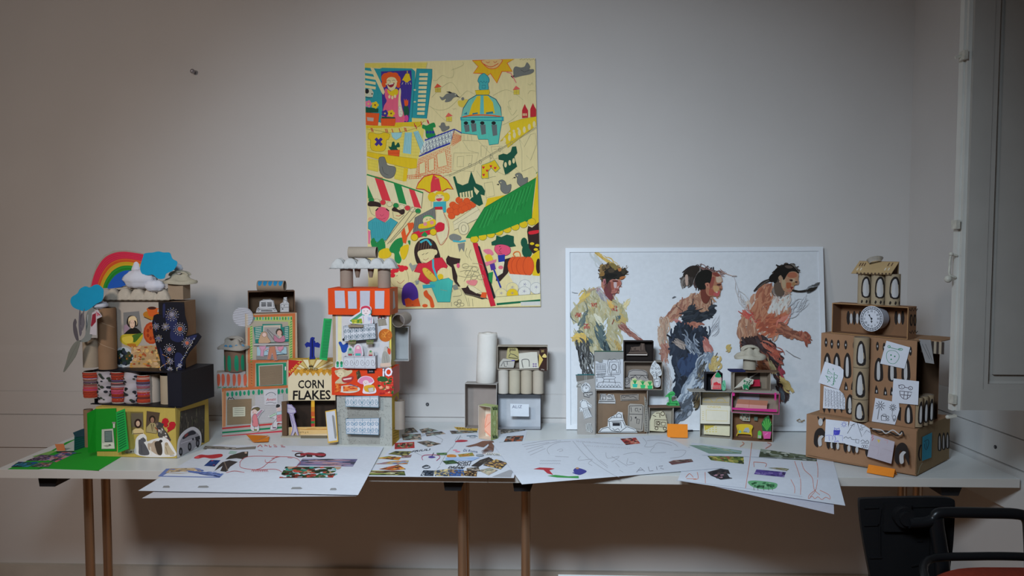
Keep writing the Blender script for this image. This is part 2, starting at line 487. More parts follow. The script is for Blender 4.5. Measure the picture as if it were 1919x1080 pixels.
wbox('baseboard_right', (XR-.02, XR, -5.3, -.76, 0, .16), BASEM)
wbox('baseboard_left', (-2.6, -2.58, -5.3, -.02, 0, .178), BASEM)
# screws and holes in the walls
def screw(px, py, label, face='y', r=.007):
    b = MB()
    if face == 'y':
        p = at_y(px, py, WB-.0052); n = Vector((0,-1,0))
    else:
        n = Vector((-.79,-.066,0)).normalized(); p = on_plane(px, py, Vector((WX(-.4)-.0122,-.4,0)), n)
    b.tube(p + n*.0001, p + n*.003, r, '3a3a3c', 12, cap=True); b.tube(p + n*.003, p + n*.0045, r*.5, '77777a', 10)
    tag(b.build('screw', mat('screw_metal', .4, .6)), label, 'screw')
screw(801, 758, 'dark screw in the dado board left of the white paper roll')
screw(1866, 838, 'dark screw in the white board under the open shutter', 'x', .006)
b = MB(); p = at_y(365, 137, WB)
b.tube(p + Vector((0,.0,0)), p + Vector((0,-.02,.003)), .0055, '6a6668', 10); b.ball(p + Vector((0,-.022,.003)), .0095, '8a8688', 8)
tag(b.build('wall_hook', mat('screw_metal')), 'small grey nail sticking out of the wall high above the rainbow house', 'nail')

# ---- shutter
YS = -1.03
b = MB()
x0 = at_y(1803, 769, YS).x; zb = at_y(1803, 769, YS).z; zt = 2.72; x1 = XR + .0
win = bpy.data.objects.new('window_1', None); COL.objects.link(win); win.location = (XR, YS, zb); struct(win)
pz0 = at_y(1860, 730, YS).z; px0 = at_y(1842, 730, YS).x
b = MB()
b.box(x0, px0, YS, YS+.036, zb, zt, 'ffffff')                      # stile
b.box(px0, x1, YS, YS+.036, zb, pz0, 'ffffff')                     # bottom rail
b.box(x1-.045, x1, YS, YS+.036, pz0, zt, 'ffffff'); b.box(px0, x1-.045, YS, YS+.036, zt-.09, zt, 'ffffff')
q0 = .020
xs, zs = px0, pz0
b.hexa([(xs,YS+.002,zs),(x1,YS+.002,zs),(x1,YS+.016,zs+q0),(xs+q0,YS+.016,zs+q0),(xs,YS+.003,zs+.0001),(x1,YS+.003,zs+.0001),(x1,YS+.017,zs+q0),(xs+q0,YS+.017,zs+q0)], 'ffffff')
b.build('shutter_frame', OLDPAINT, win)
b = MB(); b.box(px0, x1-.045, YS+.016, YS+.026, pz0, zt-.09, 'ffffff')
# raised field with a bevelled edge
fx, fz = at_y(1864, 703, YS).x, at_y(1864, 703, YS).z
b.hexa([(fx,YS+.006,fz),(x1-.07,YS+.006,fz),(x1-.07,YS+.016,fz),(fx,YS+.016,fz),(fx,YS+.006,zt-.12),(x1-.07,YS+.006,zt-.12),(x1-.07,YS+.016,zt-.12),(fx,YS+.016,zt-.12)], 'ffffff')
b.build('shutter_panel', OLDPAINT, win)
b = MB()   # moulding round the panel
m0 = .014
b.bar((px0+m0/2,YS+.009,pz0),(px0+m0/2,YS+.009,zt-.09), m0, .014, 'ffffff'); b.bar((px0+m0,YS+.009,pz0+m0/2),(x1-.05,YS+.009,pz0+m0/2), .014, m0, 'ffffff')
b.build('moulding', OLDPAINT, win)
b = MB()   # rebated edge strips seen on the left
b.box(x0-.010, x0, YS+.010, YS+.036, zb-.004, zt, 'ffffff'); b.box(x0-.016, x0-.010, YS+.022, YS+.044, zb-.006, zt, 'ffffff')
b.build('edge_strip', EDGEP, win)
CREAMM = mat('cream_hardware', .45, color=(.55, .53, .46), noise=.2, nscale=60)
def hard(name, px, py, kind):
    p = at_y(px, py, YS + .02); b = MB()
    if kind == 'hook':
        b.box(p.x-.004, p.x+.006, p.y-.02, p.y+.01, p.z-.012, p.z+.012, 'ffffff'); b.bar(p + Vector((-.004,0,0)), p + Vector((-.018,0,-.004)), .006, .007, 'ffffff')
    if kind == 'plate': b.box(p.x-.005, p.x+.005, p.y-.014, p.y+.014, p.z-.012, p.z+.012, 'ffffff')
    if kind == 'handle':
        q = [p + Vector((dx, 0, dz)) for dx, dz in ((.010,.030),(-.004,.032),(-.008,.022),(-.009,0),(-.008,-.022),(.008,-.03))]
        b.sweep(smooth(q, False), .0035, 'ffffff', 8); b.ball(p + Vector((-.012,0,-.034)), .010, 'ffffff', 8); b.ball(p + Vector((-.006,0,.034)), .006, 'ffffff', 8)
    if kind == 'foot': b.bar(p + Vector((.012,0,.004)), p + Vector((-.010,0,0)), .012, .006, 'ffffff'); b.ball(p + Vector((-.01,0,0)), .006, 'ffffff', 6)
    b.build(name, CREAMM, win)
hard('latch', 1803, 105, 'hook'); hard('hinge_plate', 1791, 421, 'plate'); hard('handle', 1786, 500, 'handle')
hard('hinge_plate', 1785, 748, 'plate'); hard('latch', 1783, 782, 'foot')

# ================================================================== tables
CHROME = mat('bronzed_steel', .28, .85, color=(.52, .36, .24), noise=.05, nscale=3)
BLACKP = mat('black_plastic', .45, color=(.012, .012, .014), noise=.1, nscale=20)
TH = .028
def table(X0, X1, YF, YB, legs, braces, label):
    t = thing('folding_table', label, 'table', ((X0+X1)/2, (YF+YB)/2, 0))
    XF = X1 + (.057 if X1 > 1 else 0)
    b = MB(); b.hexa([(x,y,z) for z in (TZ-TH,TZ) for x,y in ((X0,YF),(XF,YF),(X1,YB),(X0,YB))], 'ffffff')
    top = b.build('tabletop', LAMIN, t)
    b = MB(); e = .0012
    b.box(X0, XF, YF-e, YF-.0001, TZ-TH, TZ-.0006, 'ffffff'); b.build('edge_band', EDGEM, t)
    for lx, s in zip(legs, (1, -1)):
        for y in (-.40, -.28):
            b = MB(); b.tube((lx, y, .045), (lx, y, TZ-TH-.001), .016, 'ffffff', 20); b.build('leg', CHROME, t)
        b = MB(); b.bar((lx, -.62, .025), (lx, -.08, .025), .05, .04, 'ffffff'); b.build('foot', BLACKP, t)
        b = MB(); b.bar((lx, -.34, TZ-TH-.075), (lx + s*.14, -.34, TZ-TH-.002), .02, .007, 'ffffff', (0,1,0)); b.build('brace', CHROME, t)
    for bx in braces:
        b = MB(); x = bx; w = .036; y0, y1 = YF+.04, YF+.13; z1 = TZ-TH-.0005; z0 = z1-.04
        b.hexa([(x-w*.85,y0,z0),(x+w*.6,y0,z0),(x+w*.6,y1,z0),(x-w*.85,y1,z0),(x-w,y0,z1),(x+w,y0,z1),(x+w,y1,z1),(x-w,y1,z1)], 'ffffff')
        b.build('fold_bracket', BLACKP, t)
    return t
YF = -.70
xj = at_z(912, 899, TZ).x
legx = lambda px: at_y(px, 950, -.40).x
brx = lambda px: at_y(px, 910, YF+.04).x
table(xj-1.61, xj-.0008, YF, .035, (legx(166), legx(866)), (brx(91), brx(851)), 'long white folding table on the left, under the rainbow house, on bronze legs')
table(xj+.0008, 1.452, YF, .035, (legx(985), legx(1719)), (brx(981), brx(1784)), 'long white folding table on the right, under the brown cardboard palace, on bronze legs')
# ================================================================== the big hand-coloured poster on the wall
def poster():
    GAIN[0] = 1.32
    f = face_y(WB-.008); b = MB()
    CR = 'dac892'; corner = [(683,118),(1003,109),(1013.5,575),(691,580)]
    P = [f.px(*q) for q in corner]
    b.slab(P, f.n, .0012, CR, 'c8bb90')
    A = (670, 90, 360/1555); B = (670, 320, 360/1389)
    d = Draw(b, f, eps=3e-6, crop=A)
    d.clip = lambda x, y: (min(max(x, 683.6+(y-118)*8/462), 1002.6+(y-109)*10.5/466), min(max(y, 118.6-(x-683)*9/320), 579.5-(x-691)*5/322))      # ink stays on the sheet
    K = '1c1a1c'; TE = '25868a'; YE = 'd8b418'; OR = 'd8531c'; RE = 'c0222c'; GR = '1c7a3c'; DG = '124a34'; GY = '6b6a62'; PU = '3b2a78'; PK = 'd65a72'; SK = CR; BR = '2e1c18'; LI = '8c866a'; AQ = '52a898'
    # --- top left: brick wall, window with the laughing woman
    d.poly('d6c25a', '50,118 565,118 552,165 50,160')
    for i in range(4): d.line('b8a04a', [(50,128+i*10),(556,122+i*10)], 2)
    d.poly(TE, '52,160 200,170 190,600 55,600', out='1b6468', ow=4)
    for y in (180, 222, 262, 300): d.poly(CR, [(60,y),(148,y+14),(146,y+36),(62,y+22)])
    d.poly('b9b59a', '60,338 110,330 130,360 122,400 62,392'); d.oval(K, 76, 350, 17, 20); d.oval(K, 118, 372, 6)
    d.line(K, '62,395 90,404 120,398', 5)
    d.poly(TE, '168,172 200,160 440,166 468,190 452,600 180,605')
    d.poly(PU, '190,190 436,180 442,300 420,560 412,602 205,602')
    # lamp
    d.line(YE, '403,185 403,215', 6); d.poly(YE, '390,208 418,208 432,262 360,262', out='a88a10', ow=2); d.poly(YE, '372,262 425,262 405,278 390,278')
    for x in (368, 392, 408, 424): d.line(CR, [(x,278),(x+(x-398)*.3,296)], 3)
    # woman
    d.poly(SK, '108,170 120,162 138,176 212,330 215,368 195,360', sm=True)
    d.poly(PK, '225,330 262,345 300,392 340,330 352,350 350,420 360,480 378,600 205,600 212,480 236,430 222,390', sm=True)
    d.oval(OR, 228, 246, 36, 44); d.oval(OR, 262, 218, 36, 24); d.oval(OR, 302, 222, 30, 24); d.oval(OR, 328, 262, 22, 40); d.oval(OR, 215, 290, 20, 30); d.oval(OR, 330, 305, 16, 18)
    d.poly(SK, '236,258 262,236 300,240 316,262 316,300 296,338 270,346 244,318', sm=True)
    d.poly(YE, '244,334 268,350 312,330 330,348 322,378 294,390 262,380 244,358', sm=True)
    for x, y in ((258,395),(282,402),(304,392)): d.oval(CR, x, y, 9, 14)
    d.poly('8c1c2c', '244,292 270,290 298,280 292,306 272,320 252,310', sm=True); d.poly('f0e8d0', '250,294 292,284 290,292 254,300')
    for x in (252, 292): d.line(K, [(x-12,268),(x,260),(x+12,266)], 2.5, sm=True)
    d.line(K, '268,264 262,280 270,282', 2)
    d.oval(CR, 316, 272, 7); d.oval(CR, 232, 292, 6)
    d.poly(SK, '340,330 352,345 348,420 362,500 350,540 334,520 330,440', sm=True)
    d.poly('d8c8b0', '332,480 352,474 368,530 356,556 334,550', sm=True, out=LI, ow=2)
    for x, y in ((340,495),(352,515),(346,535),(360,540)): d.oval('8a6a70', x, y, 3)
    d.poly(DG, '376,470 410,476 416,540 378,545', sm=True); d.poly(OR, '376,410 386,428 394,412 402,428 410,420 408,462 384,468', sm=True); d.line(DG, '392,470 392,540', 7)
    d.oval('c03a78', 396, 570, 16, 28)
    # flowers and boxes
    d.poly(DG, '60,480 170,490 168,522 62,526')
    for x, y, c in ((88,452,'d8708c'),(142,462,YE),(222,530,PU),(272,530,YE)):
        for a in range(5): d.oval(c, x+17*math.cos(a*1.26), y+17*math.sin(a*1.26), 13)
        d.oval('6a3a20' if c == YE else 'c9b050', x, y, 7)
    d.poly(OR, '62,524 176,530 164,628 68,622', out='a8381a', ow=4); d.poly('a8988a', '76,560 132,566 128,594 80,590')
    d.poly(DG, '196,556 306,560 304,574 196,570'); d.poly(OR, '188,572 308,572 304,630 194,632', out='a8381a', ow=4)
    # right shutter
    d.poly(TE, '480,168 604,172 602,240 560,570 440,566 462,300', out='1b6468', ow=5)
    for i in range(10):
        y = 205 + i*35; x = 502 - i*2
        d.poly(CR, [(x,y),(x+68-i,y-2),(x+66-i,y+22),(x-2,y+20)]); d.line('1b6468', [(x-4,y+27),(x+68,y+27)], 3)
    for y in (340, 436): d.oval(CR, 464, y, 10, 6)
    d.poly('cdbb68', '440,566 556,574 556,600 440,604'); d.poly('c8a81c', '308,604 520,596 520,640 380,636 300,650 70,650 66,626 300,632')
    # --- washing line and wall below the window
    d.poly('d0bc58', '66,650 545,640 500,860 480,940 80,840')
    for i in range(8): d.line('b9a33c', [(80,700+i*22),(500,690+i*26)], 2)
    for x in range(100, 500, 45): d.line('b9a33c', [(x,690),(x,720)], 2); d.line('b9a33c', [(x+20,760),(x+20,790)], 2)
    d.line(K, '70,655 160,668 300,688 470,650 540,590', 2, sm=True)
    d.poly(YE, '90,690 120,684 150,694 190,694 215,684 262,700 250,740 235,745 224,820 180,838 112,822 104,745 88,736', sm=True, out='8a7410', ow=3)
    d.line(PU, '146,732 196,788', 24); d.line(PU, '196,732 146,788', 24)
    d.poly('8db8b8', '272,686 362,684 350,722 312,746 282,722', out='3a7a86', ow=2)
    d.poly('8db8b8', '384,684 440,684 432,860 368,850', out='3a7a86', ow=2); d.poly('8db8b8', '452,680 490,670 552,800 510,830', out='3a7a86', ow=2)
    for i in range(4): d.line('3a7a86', [(392+i*12,690),(380+i*13,850)], 2); d.line('3a7a86', [(458+i*9,682),(512+i*11,825)], 2)
    d.poly(GR, '528,620 560,628 590,612 622,606 632,640 612,650 634,716 600,738 556,722 548,664 524,650', sm=True)
    for x in (566, 590, 612): d.oval('2a3a78', x, 682, 11, 13)
    for x, y in ((112,660),(122,662),(228,668),(240,668),(282,668),(340,664),(382,658),(392,660),(462,622),(474,640),(516,608),(566,594),(574,600)):
        d.line('b02430', [(x-4,y-14),(x+6,y+18)], 6)
    d.poly(DG, '268,826 250,796 272,800 280,764 298,760 306,790 330,764 344,800 318,808 330,830 300,832', sm=True)
    d.poly(OR, '246,828 342,826 336,892 250,890', out='a8381a', ow=3); d.line('a8381a', '246,852 340,852', 3)
    # yellow balcony / beams
    d.poly(YE, '78,838 200,862 340,880 482,898 480,972 430,978 260,938 200,912 76,876', out='8a7410', ow=2)
    d.poly('d3bd46', '80,890 170,910 165,1003 85,985', out='8a7410', ow=2); d.poly('d3bd46', '300,950 400,975 380,1080 300,1060', out='8a7410', ow=2)
    for i in range(4): d.line('b9a33c', [(90,905+i*24),(160,920+i*24)], 2); d.line('b9a33c', [(305,970+i*26),(390,990+i*26)], 2)
    d.poly(YE, '180,920 205,925 200,1000 172,996'); d.poly(YE, '376,970 410,975 396,1080 366,1080')
    # pigeon
    d.poly(GY, '172,900 184,884 216,884 232,920 244,950 306,966 304,1020 270,1054 220,1048 184,1010 176,950', sm=True, out='3c3c3a', ow=3)
    d.line('3c3c3a', '198,960 214,1010 250,1030', 3, sm=True)
    # --- tiled roof and brick house
    d.poly('c0c4b8', '545,745 780,660 760,760 500,862')
    for r in range(5):
        for q in range(9):
            x = 562 + q*26 - r*10 + (r % 2)*13; y = 738 - q*9 + r*25
            if x < 770 - r*6: d.line('23255c', [(x-13,y-4),(x-9,y+12),(x,y+18),(x+9,y+12),(x+13,y-8)], 3)
    d.line('2a2f86', '545,748 785,658 845,690', 10); d.line('2a2f86', '498,880 640,812 750,772', 14); d.line('23255c', '785,660 752,775', 5)
    BK = 'c85a2a'
    d.poly('d0bd8c', '495,884 750,778 790,668 840,694 812,800 770,820 778,1000 470,1035')
    rr = random.Random(3)
    for i in range(15):
        y0 = 890 - 0; a = (492 - i*2, 900 + i*10); c_ = (755 + (i > 4)*8, 790 + i*15)
        d.line(BK, [a, c_], 3)
        for k in range(8):
            t = (k + .5*(i % 2) + .2)/8; x = a[0]+(c_[0]-a[0])*t; y = a[1]+(c_[1]-a[1])*t
            d.line(BK, [(x,y),(x+1,y+12)], 3)
    for i in range(8): d.line(BK, [(768,795-i*17),(840,745-i*6+i*i*.2)], 3); d.line(BK, [(775+i*8,690+i*3),(760+i*8,790-i*4)], 3)
    for q in ('500,940 548,918 552,1010 500,1022', '574,905 622,888 622,985 576,1000', '640,862 712,835 728,950 652,970'):
        d.poly('cfc08e', q, sm=False, out=BK, ow=5)
    for i in range(3): d.line(BK, [(400+i*6,1032+i*14),(520,1024+i*14)], 3)
    for i in range(6): d.line(BK, [(405+i*18,1034),(403+i*18,1060)], 3)
    # --- hills, little houses, birds
    for q in ('566,118 556,165', '610,262 640,262 662,240 690,222 730,240 770,236 780,190 772,162', '600,400 660,340 720,292 770,284 830,372', '580,470 640,500 700,500 760,470 870,360 900,352 950,376', '600,480 700,580 760,600', '1096,386 1190,340 1260,360 1340,420', '1170,625 1240,590 1300,540', '1250,420 1220,440 1240,500 1215,470 1250,545 1290,500', '850,112 852,140 760,180', '1376,290 1400,300 1412,280 1420,300', '1380,370 1400,345 1440,350'):
        d.line('a8a276', q, 2.5, sm=True)
    for x, y, c, r in ((650,332,'b8a040','c84a30'),(740,568,'c8b040','d05a4a'),(1286,350,'c8b040','d05a50')):
        d.rect(c, x-22, y-10, x+24, y+26, out='8a7a30', ow=2); d.poly(r, [(x-30,y-8),(x-4,y-44),(x+32,y-18)]); d.line('8a7a30', [(x,y-8),(x,y+26)], 2); d.line('8a7a30', [(x-20,y+8),(x+22,y+8)], 2)
    d.poly(GY, '664,392 690,400 720,372 770,362 800,372 812,392 780,402 750,432 708,438 716,412 684,424', sm=True); d.poly(K, '718,356 745,352 770,364 750,368'); d.poly(K, '800,380 834,402 806,396'); d.oval('c8c0a0', 792, 378, 4)
    d.poly(GY, '1262,172 1280,150 1320,158 1352,150 1372,116 1398,150 1392,172 1424,172 1426,194 1392,214 1330,226 1270,240 1262,210', sm=True); d.poly(K, '1238,228 1272,222 1258,246'); d.line('c86a6a', '1206,196 1240,204 1262,240 1284,282', 7)
    d.line('3c3c3a', '1320,176 1350,196 1392,178', 3)
    d.poly('c8ae40', '812,430 840,424 890,416 884,452 862,480 820,470', sm=True); d.oval(GY, 852, 412, 12, 14)
    d.poly(GY, '656,632 670,628 680,606 704,606 716,632 742,632 740,656 690,678 672,652', sm=True)
    d.line(LI, '770,490 780,500 790,488 800,496', 2)
    # --- sun
    d.poly('d8a818', '930,102 1270,86 1210,122 1252,190 1168,190 1128,284 1076,206 1040,232 1010,206 938,204 978,150', out='d05a20', ow=7)
    d.poly('d9b070', '1010,98 1164,92 1156,130 1120,164 1066,166 1024,136', sm=True, out='c8602a', ow=7)
    d.line('b04a24', '1040,112 1056,120 1070,112', 4, sm=True); d.line('b04a24', '1100,110 1114,118 1128,108', 4, sm=True); d.line('c04a24', '1020,128 1050,146 1090,152 1140,126', 6, sm=True)
    for x in range(1316, 1440, 12): d.oval(K, x, 88+(x*7 % 11), 2.5)
    # --- the dome
    d.poly('3f9a98', '986,232 1010,210 1030,208 1062,240 1066,270 1056,290 1056,338 988,338 986,290 974,268', sm=True, out='1c5a6a', ow=4); d.rect(None, 1008, 302, 1036, 326, out='1c5a6a', ow=4)
    d.line('1c5a6a', '990,276 1000,268 1012,284 1024,268 1036,284 1050,270', 4)
    d.poly(YE, '952,344 1066,338 1070,362 1058,386 962,384', out='8a7a20', ow=3)
    d.poly('69ab98', '962,382 1058,382 1120,416 1158,480 1168,560 838,566 856,490 900,420', sm=False, out='1c4a5a', ow=6)
    d.poly(YE, '968,390 996,386 990,536 900,546 926,460'); d.poly(YE, '1020,386 1056,388 1096,440 1112,530 1024,534')
    d.poly('5aa6a2', '996,384 1020,384 1022,540 994,540'); d.line(OR, '850,560 930,545 1050,544 1160,556', 10, sm=True)
    for q in ('858,536 886,518 888,540', '930,528 974,522 974,534 930,540', '1040,522 1096,514 1100,530 1042,536'): d.poly('1f6f84', q)
    d.poly('4fae9a', '838,570 1168,566 1168,600 1152,690 1140,776 1066,786 1056,740 980,740 968,704 842,690', out='1c6a72', ow=4)
    d.poly('2a8f98', '832,562 1182,558 1182,590 834,584', out='1c5a6a', ow=3); d.poly('4fae9a', '846,566 1168,564 1168,584 846,580')
    for x, y, h in ((880,606,70),(936,596,78),(1012,606,90),(1104,606,100)):
        d.poly('5c6462', [(x-20,y+16),(x+24,y+14),(x+28,y+h),(x-8,y+h+8)]); d.oval(K, x-2, y+2, 18, 14)
    # red turrets + yellow roofs right
    for x, y in ((1354,520), (1420,512)):
        d.poly('b0242c', [(x,y-66),(x+12,y-38),(x+26,y-14),(x+26,y+44),(x-22,y+48),(x-22,y-14),(x-14,y-36)], sm=False)
    for x in (1342, 1354, 1366): d.oval(CR, x, 540, 4, 12)
    d.poly('d4b41e', '1225,610 1330,576 1452,556 1456,626 1300,740 1216,808 1190,740 1156,756 1240,662', out='a88c18', ow=3)
    for i in range(7): d.oval(CR, 1190+i*40, 750-i*22, 12, 26)
    for i in range(3): d.oval(CR, 1230+i*35, 690-i*18, 10, 10)
    # street drawn in outline in the middle
    for q in ('842,700 850,748 980,752 968,706', '860,704 864,750', '890,704 894,750', '920,706 926,750', '780,850 980,850 940,1000 770,990 780,850', '808,880 860,876 856,960 806,962 808,880', '880,870 930,868 920,950', '982,756 1080,860 1070,930', '1000,790 1050,796 1034,890 1000,880 1000,790', '1080,800 1170,796 1180,880 1100,900 1080,800', '1100,820 1160,816', '1310,740 1330,830 1330,1000', '1312,740 1350,800 1400,700 1440,690 1450,780 1400,910 1366,870', '850,752 900,830 980,850', '1250,960 1330,1020 1250,1060', '1330,1000 1420,960 1450,1010'):
        d.line('a09a78', q, 2.5)
    d.line('77745e', '1458,640 1200,790 960,930 740,1030', 3); d.line('77745e', '1458,650 1200,800 960,942 740,1040', 2)
    for x, y in ((1246,770),(1152,824),(1080,880),(994,922),(910,950)): d.oval(None, x, y, 10, 16, out='77745e', ow=2.5)
    # clothes on the second line
    d.poly(DG, '1140,870 1180,855 1210,862 1240,840 1252,800 1284,796 1294,850 1270,880 1292,960 1230,1008 1196,1030 1176,950 1184,912 1142,904', sm=False)
    for x, y in ((1198,946),(1232,930),(1264,914)): d.oval(CR, x, y, 11, 22)
    d.poly(YE, '1004,950 1076,924 1110,906 1154,974 1118,1008 1082,970 1058,1000 1062,1058 1004,1056', out='2a7a5a', ow=4)
    for x, y in ((1020,966),(1080,956),(1050,992),(1114,970),(1022,1026)): d.poly(RE, [(x-11,y-9),(x,y-4),(x+11,y-9),(x+8,y+4),(x,y+14),(x-10,y+4)])
    # =================== lower half
    d.crop(B)
    d.poly('d8b418', '1300,0 1312,60 1312,400 1255,380 1270,270'); d.line('3c7a3c', '1290,20 1306,10', 5)
    # striped awning on the left
    d.poly('dccda2', '68,20 472,158 460,275 74,190')
    for q, c in (('120,38 182,52 242,222 178,212', 'c8323a'), ('262,92 318,110 356,246 300,232', GR), ('370,126 412,142 462,272 410,262', 'c8323a'), ('72,100 118,206 76,200', GR)): d.poly(c, q)
    d.line(GR, '68,28 250,84 474,160', 10); d.line('555038', '474,160 462,276', 3)
    for x, y, c in ((100,212,GR),(140,222,'dccda2'),(184,230,'c8323a'),(232,242,'dccda2'),(278,252,GR),(320,262,'dccda2'),(362,270,'c8323a'),(400,282,'dccda2'),(438,292,GR)): d.oval(c, x, y, 20, 18, out='6a6248', ow=2)
    # big parasol
    d.poly(YE, '424,130 440,90 480,44 540,26 600,34 650,70 692,136 650,130 610,152 570,140 520,160 480,136', out='b02a2c', ow=7)
    d.poly('c8323a', '548,28 590,60 610,158 570,140 528,160 530,90'); d.line('b8aa7a', '532,160 532,260', 6)
    # blonde girl
    d.oval(YE, 540, 190, 32, 34); d.oval(YE, 640, 190, 28, 32); d.oval(YE, 596, 166, 34, 18); d.oval(SK, 594, 200, 34, 30); d.poly('c83242', '568,204 612,200 600,220 580,220', sm=True)
    d.line(K, '570,186 578,180 588,186', 2.5); d.line(K, '602,184 612,178 620,184', 2.5)
    d.poly('3a9aa0', '548,226 640,222 640,300 620,306 612,260 560,262 548,280', sm=False); d.poly('b8202c', '558,262 614,260 616,280 562,282')
    d.poly('dccda2', '570,282 616,282 660,420 650,480 600,536 560,420', out='a06a5a', ow=2); d.line('b03a3a', '620,300 655,370 660,440 640,500 598,536 560,440', 3, sm=True)
    # crate of oranges
    d.poly('dccda2', '690,372 860,256 906,330 700,430', out='77705a', ow=3)
    for x, y in ((690,248),(735,214),(790,222),(830,246),(670,290),(712,262),(756,248),(800,262),(680,326),(716,300),(752,286),(778,272)): d.oval('dc5420', x, y, 26, 24, out='b03a18', ow=2)
    d.line('77705a', '700,392 880,280', 2); d.oval('dccda2', 768, 418, 38, 46, out='77705a', ow=3); d.oval(None, 768, 418, 18, 26, out='77705a', ow=3)
    # green dungarees on the line
    d.poly(DG, '690,44 706,40 722,90 760,106 800,90 822,4 842,56 856,92 900,110 922,146 918,180 890,172 908,240 880,256 850,240 812,212 830,190 730,190', sm=False)
    for i in range(5): d.poly(CR, [(738+i*20,162-i*4),(752+i*20,158-i*4),(756+i*20,200-i*2),(744+i*20,202-i*2)])
    d.poly(CR, '842,116 880,150 862,176 846,150')
    # pigeons on the roof
    for x, y in ((1060,110), (1180,60)):
        d.poly(GY, [(x-40,y-30),(x-16,y-44),(x+8,y-30),(x+20,y-4),(x+50,y-10),(x+42,y+40),(x+6,y+56),(x-24,y+30),(x-26,y-6)], sm=True, out='44443e', ow=3); d.poly(K, [(x-38,y-16),(x-56,y-10),(x-38,y-4)]); d.oval(CR, x-24, y-24, 4)
    for q in ('916,90 976,80 990,180 930,196 916,90', '860,0 900,60 1000,40', '690,20 560,60', '930,190 940,260', '1000,0 1060,30 1100,20'): d.line('a09a78', q, 2.5)
    # green stall roof
    d.poly('d8b418', '940,200 1100,170 1300,40 1286,60 920,270')
    d.poly('1a7c34', '918,268 1000,220 1290,52 1262,270 1260,350 1140,400 1000,460 850,490 784,486', out='135a2a', ow=4)
    rr = random.Random(5)
    for i in range(26):
        t = i/26; x = 930+t*345; y = 265-t*195; L = 90+60*rr.random()
        d.line('2f8f44' if i % 2 else '156a2c', [(x,y+20),(x-40-20*(1-t),y+20+L+30*t)], 5)
    for i in range(8): d.oval('d8b418', 846+i*59, 496-i*18, 30, 26, out='5a6a20', ow=2)
    d.poly('1a7c34', '784,486 1000,452 1258,346 1260,300 840,450')
    d.poly('b81c30', '832,524 868,522 1000,976 962,982'); d.poly(K, '868,540 884,548 1000,920 984,926')
    # left crowd
    d.poly(BR, '76,234 100,220 160,232 168,262 130,258 80,256', sm=True); d.line(LI, '84,262 100,310 130,330', 3)
    d.oval('cf9c78', 95, 350, 18, 14)
    d.poly(BR, '250,276 270,262 300,284 338,280 340,306 320,318 292,300 254,292', sm=True); d.line(LI, '254,296 260,340 300,352 336,320', 3); d.line('b03a3a', '278,324 300,328 316,318', 3)
    d.poly('d8576a', '136,280 176,262 222,282 228,330 200,370 160,372 132,330', sm=True); d.line(K, '132,290 150,272', 8); d.line(K, '208,276 228,292', 8); d.line('8a3040', '164,318 176,330 190,318', 3); d.line('8a3040', '150,344 176,352 204,342', 3)
    d.poly('3a9298', '78,372 130,340 200,378 240,342 292,374 258,420 210,500 150,520 100,496 96,430 78,420', sm=False, out='1c6468', ow=3)
    for i in range(10): d.line('2a7f86', [(110+i*14,370),(106+i*12,490)], 3)
    d.poly('d8708c', '76,430 94,440 90,530 78,528')
    for q in ('196,520 300,380 400,262', '216,530 330,400 416,272', '236,520 340,410 440,300'): d.line('77705a', q, 3)
    # vegetables
    d.poly(GR, '96,510 120,486 140,520 180,488 200,530 196,580 150,590 110,560', sm=True); d.poly(YE, '160,580 220,560 246,600 220,630 160,630', sm=True); d.poly(GR, '232,560 276,500 330,488 322,560 300,590 318,640 300,672 270,650 266,600 240,590', sm=True)
    d.poly(YE, '310,560 368,534 364,590 340,640 318,630', sm=True); d.poly(GR, '364,510 382,506 378,540', sm=True)
    # orange fox and the pedal car
    d.poly('dc5420', '316,448 340,410 352,470 372,440 360,380 404,374 412,400 384,440 360,480 350,528 330,520 322,480', sm=False)
    d.poly('6a6862', '416,340 560,264 568,400 440,440 402,446', out='3a3a38', ow=3); for_ = [(430+i*16, 345-i*8, 418+i*16, 430-i*6) for i in range(8)]
    for a in for_: d.line('57564f', [a[:2], a[2:]], 3)
    d.oval('3f8a50', 512, 342, 38, 20); d.oval(SK, 512, 362, 40, 32); d.poly(YE, '446,390 480,380 556,350 558,400 450,420', sm=True); d.oval('e08a8a', 490, 386, 14); d.oval('e08a8a', 538, 376, 14); d.line(K, '496,356 508,352', 3); d.line(K, '520,350 532,346', 3)
    d.poly('c01c30', '400,450 560,404 620,380 630,400 620,434 560,450 460,480 410,492', sm=True); d.line('3a8a50', '450,440 560,412', 12); d.oval(YE, 412, 482, 26, out='8a6a10', ow=3); d.oval(YE, 548, 444, 24, out='8a6a10', ow=3); d.poly(GR, '458,470 486,440 508,462 496,478'); d.oval('c01c30', 598, 400, 30, 28)
    # grey cat with teal ribbon, dark dog
    d.poly('77766e', '664,470 700,456 748,476 744,500 700,510 668,496', sm=True); d.poly('77766e', '724,530 776,520 770,588 750,560 736,590', sm=False); d.line('3a9ea8', '690,508 740,514 782,506', 12)
    d.poly(BR, '640,640 656,612 668,622 712,632 744,636 738,668 694,678 722,760 720,800 744,838 716,836 690,780 680,700 644,672', sm=False); d.oval('e05a7a', 728, 686, 12, 18)
    # girl with the bag
    d.poly(BR, '410,590 424,530 460,496 510,488 556,512 580,560 600,640 560,640 545,570 440,580 448,640 466,672 430,670', sm=True)
    for i in range(6): d.line('7a5a44', [(450+i*18,505),(440+i*18,572)], 2.5)
    d.poly(SK, '440,582 546,566 562,600 540,650 490,668 450,640', sm=True, out='77604a', ow=2)
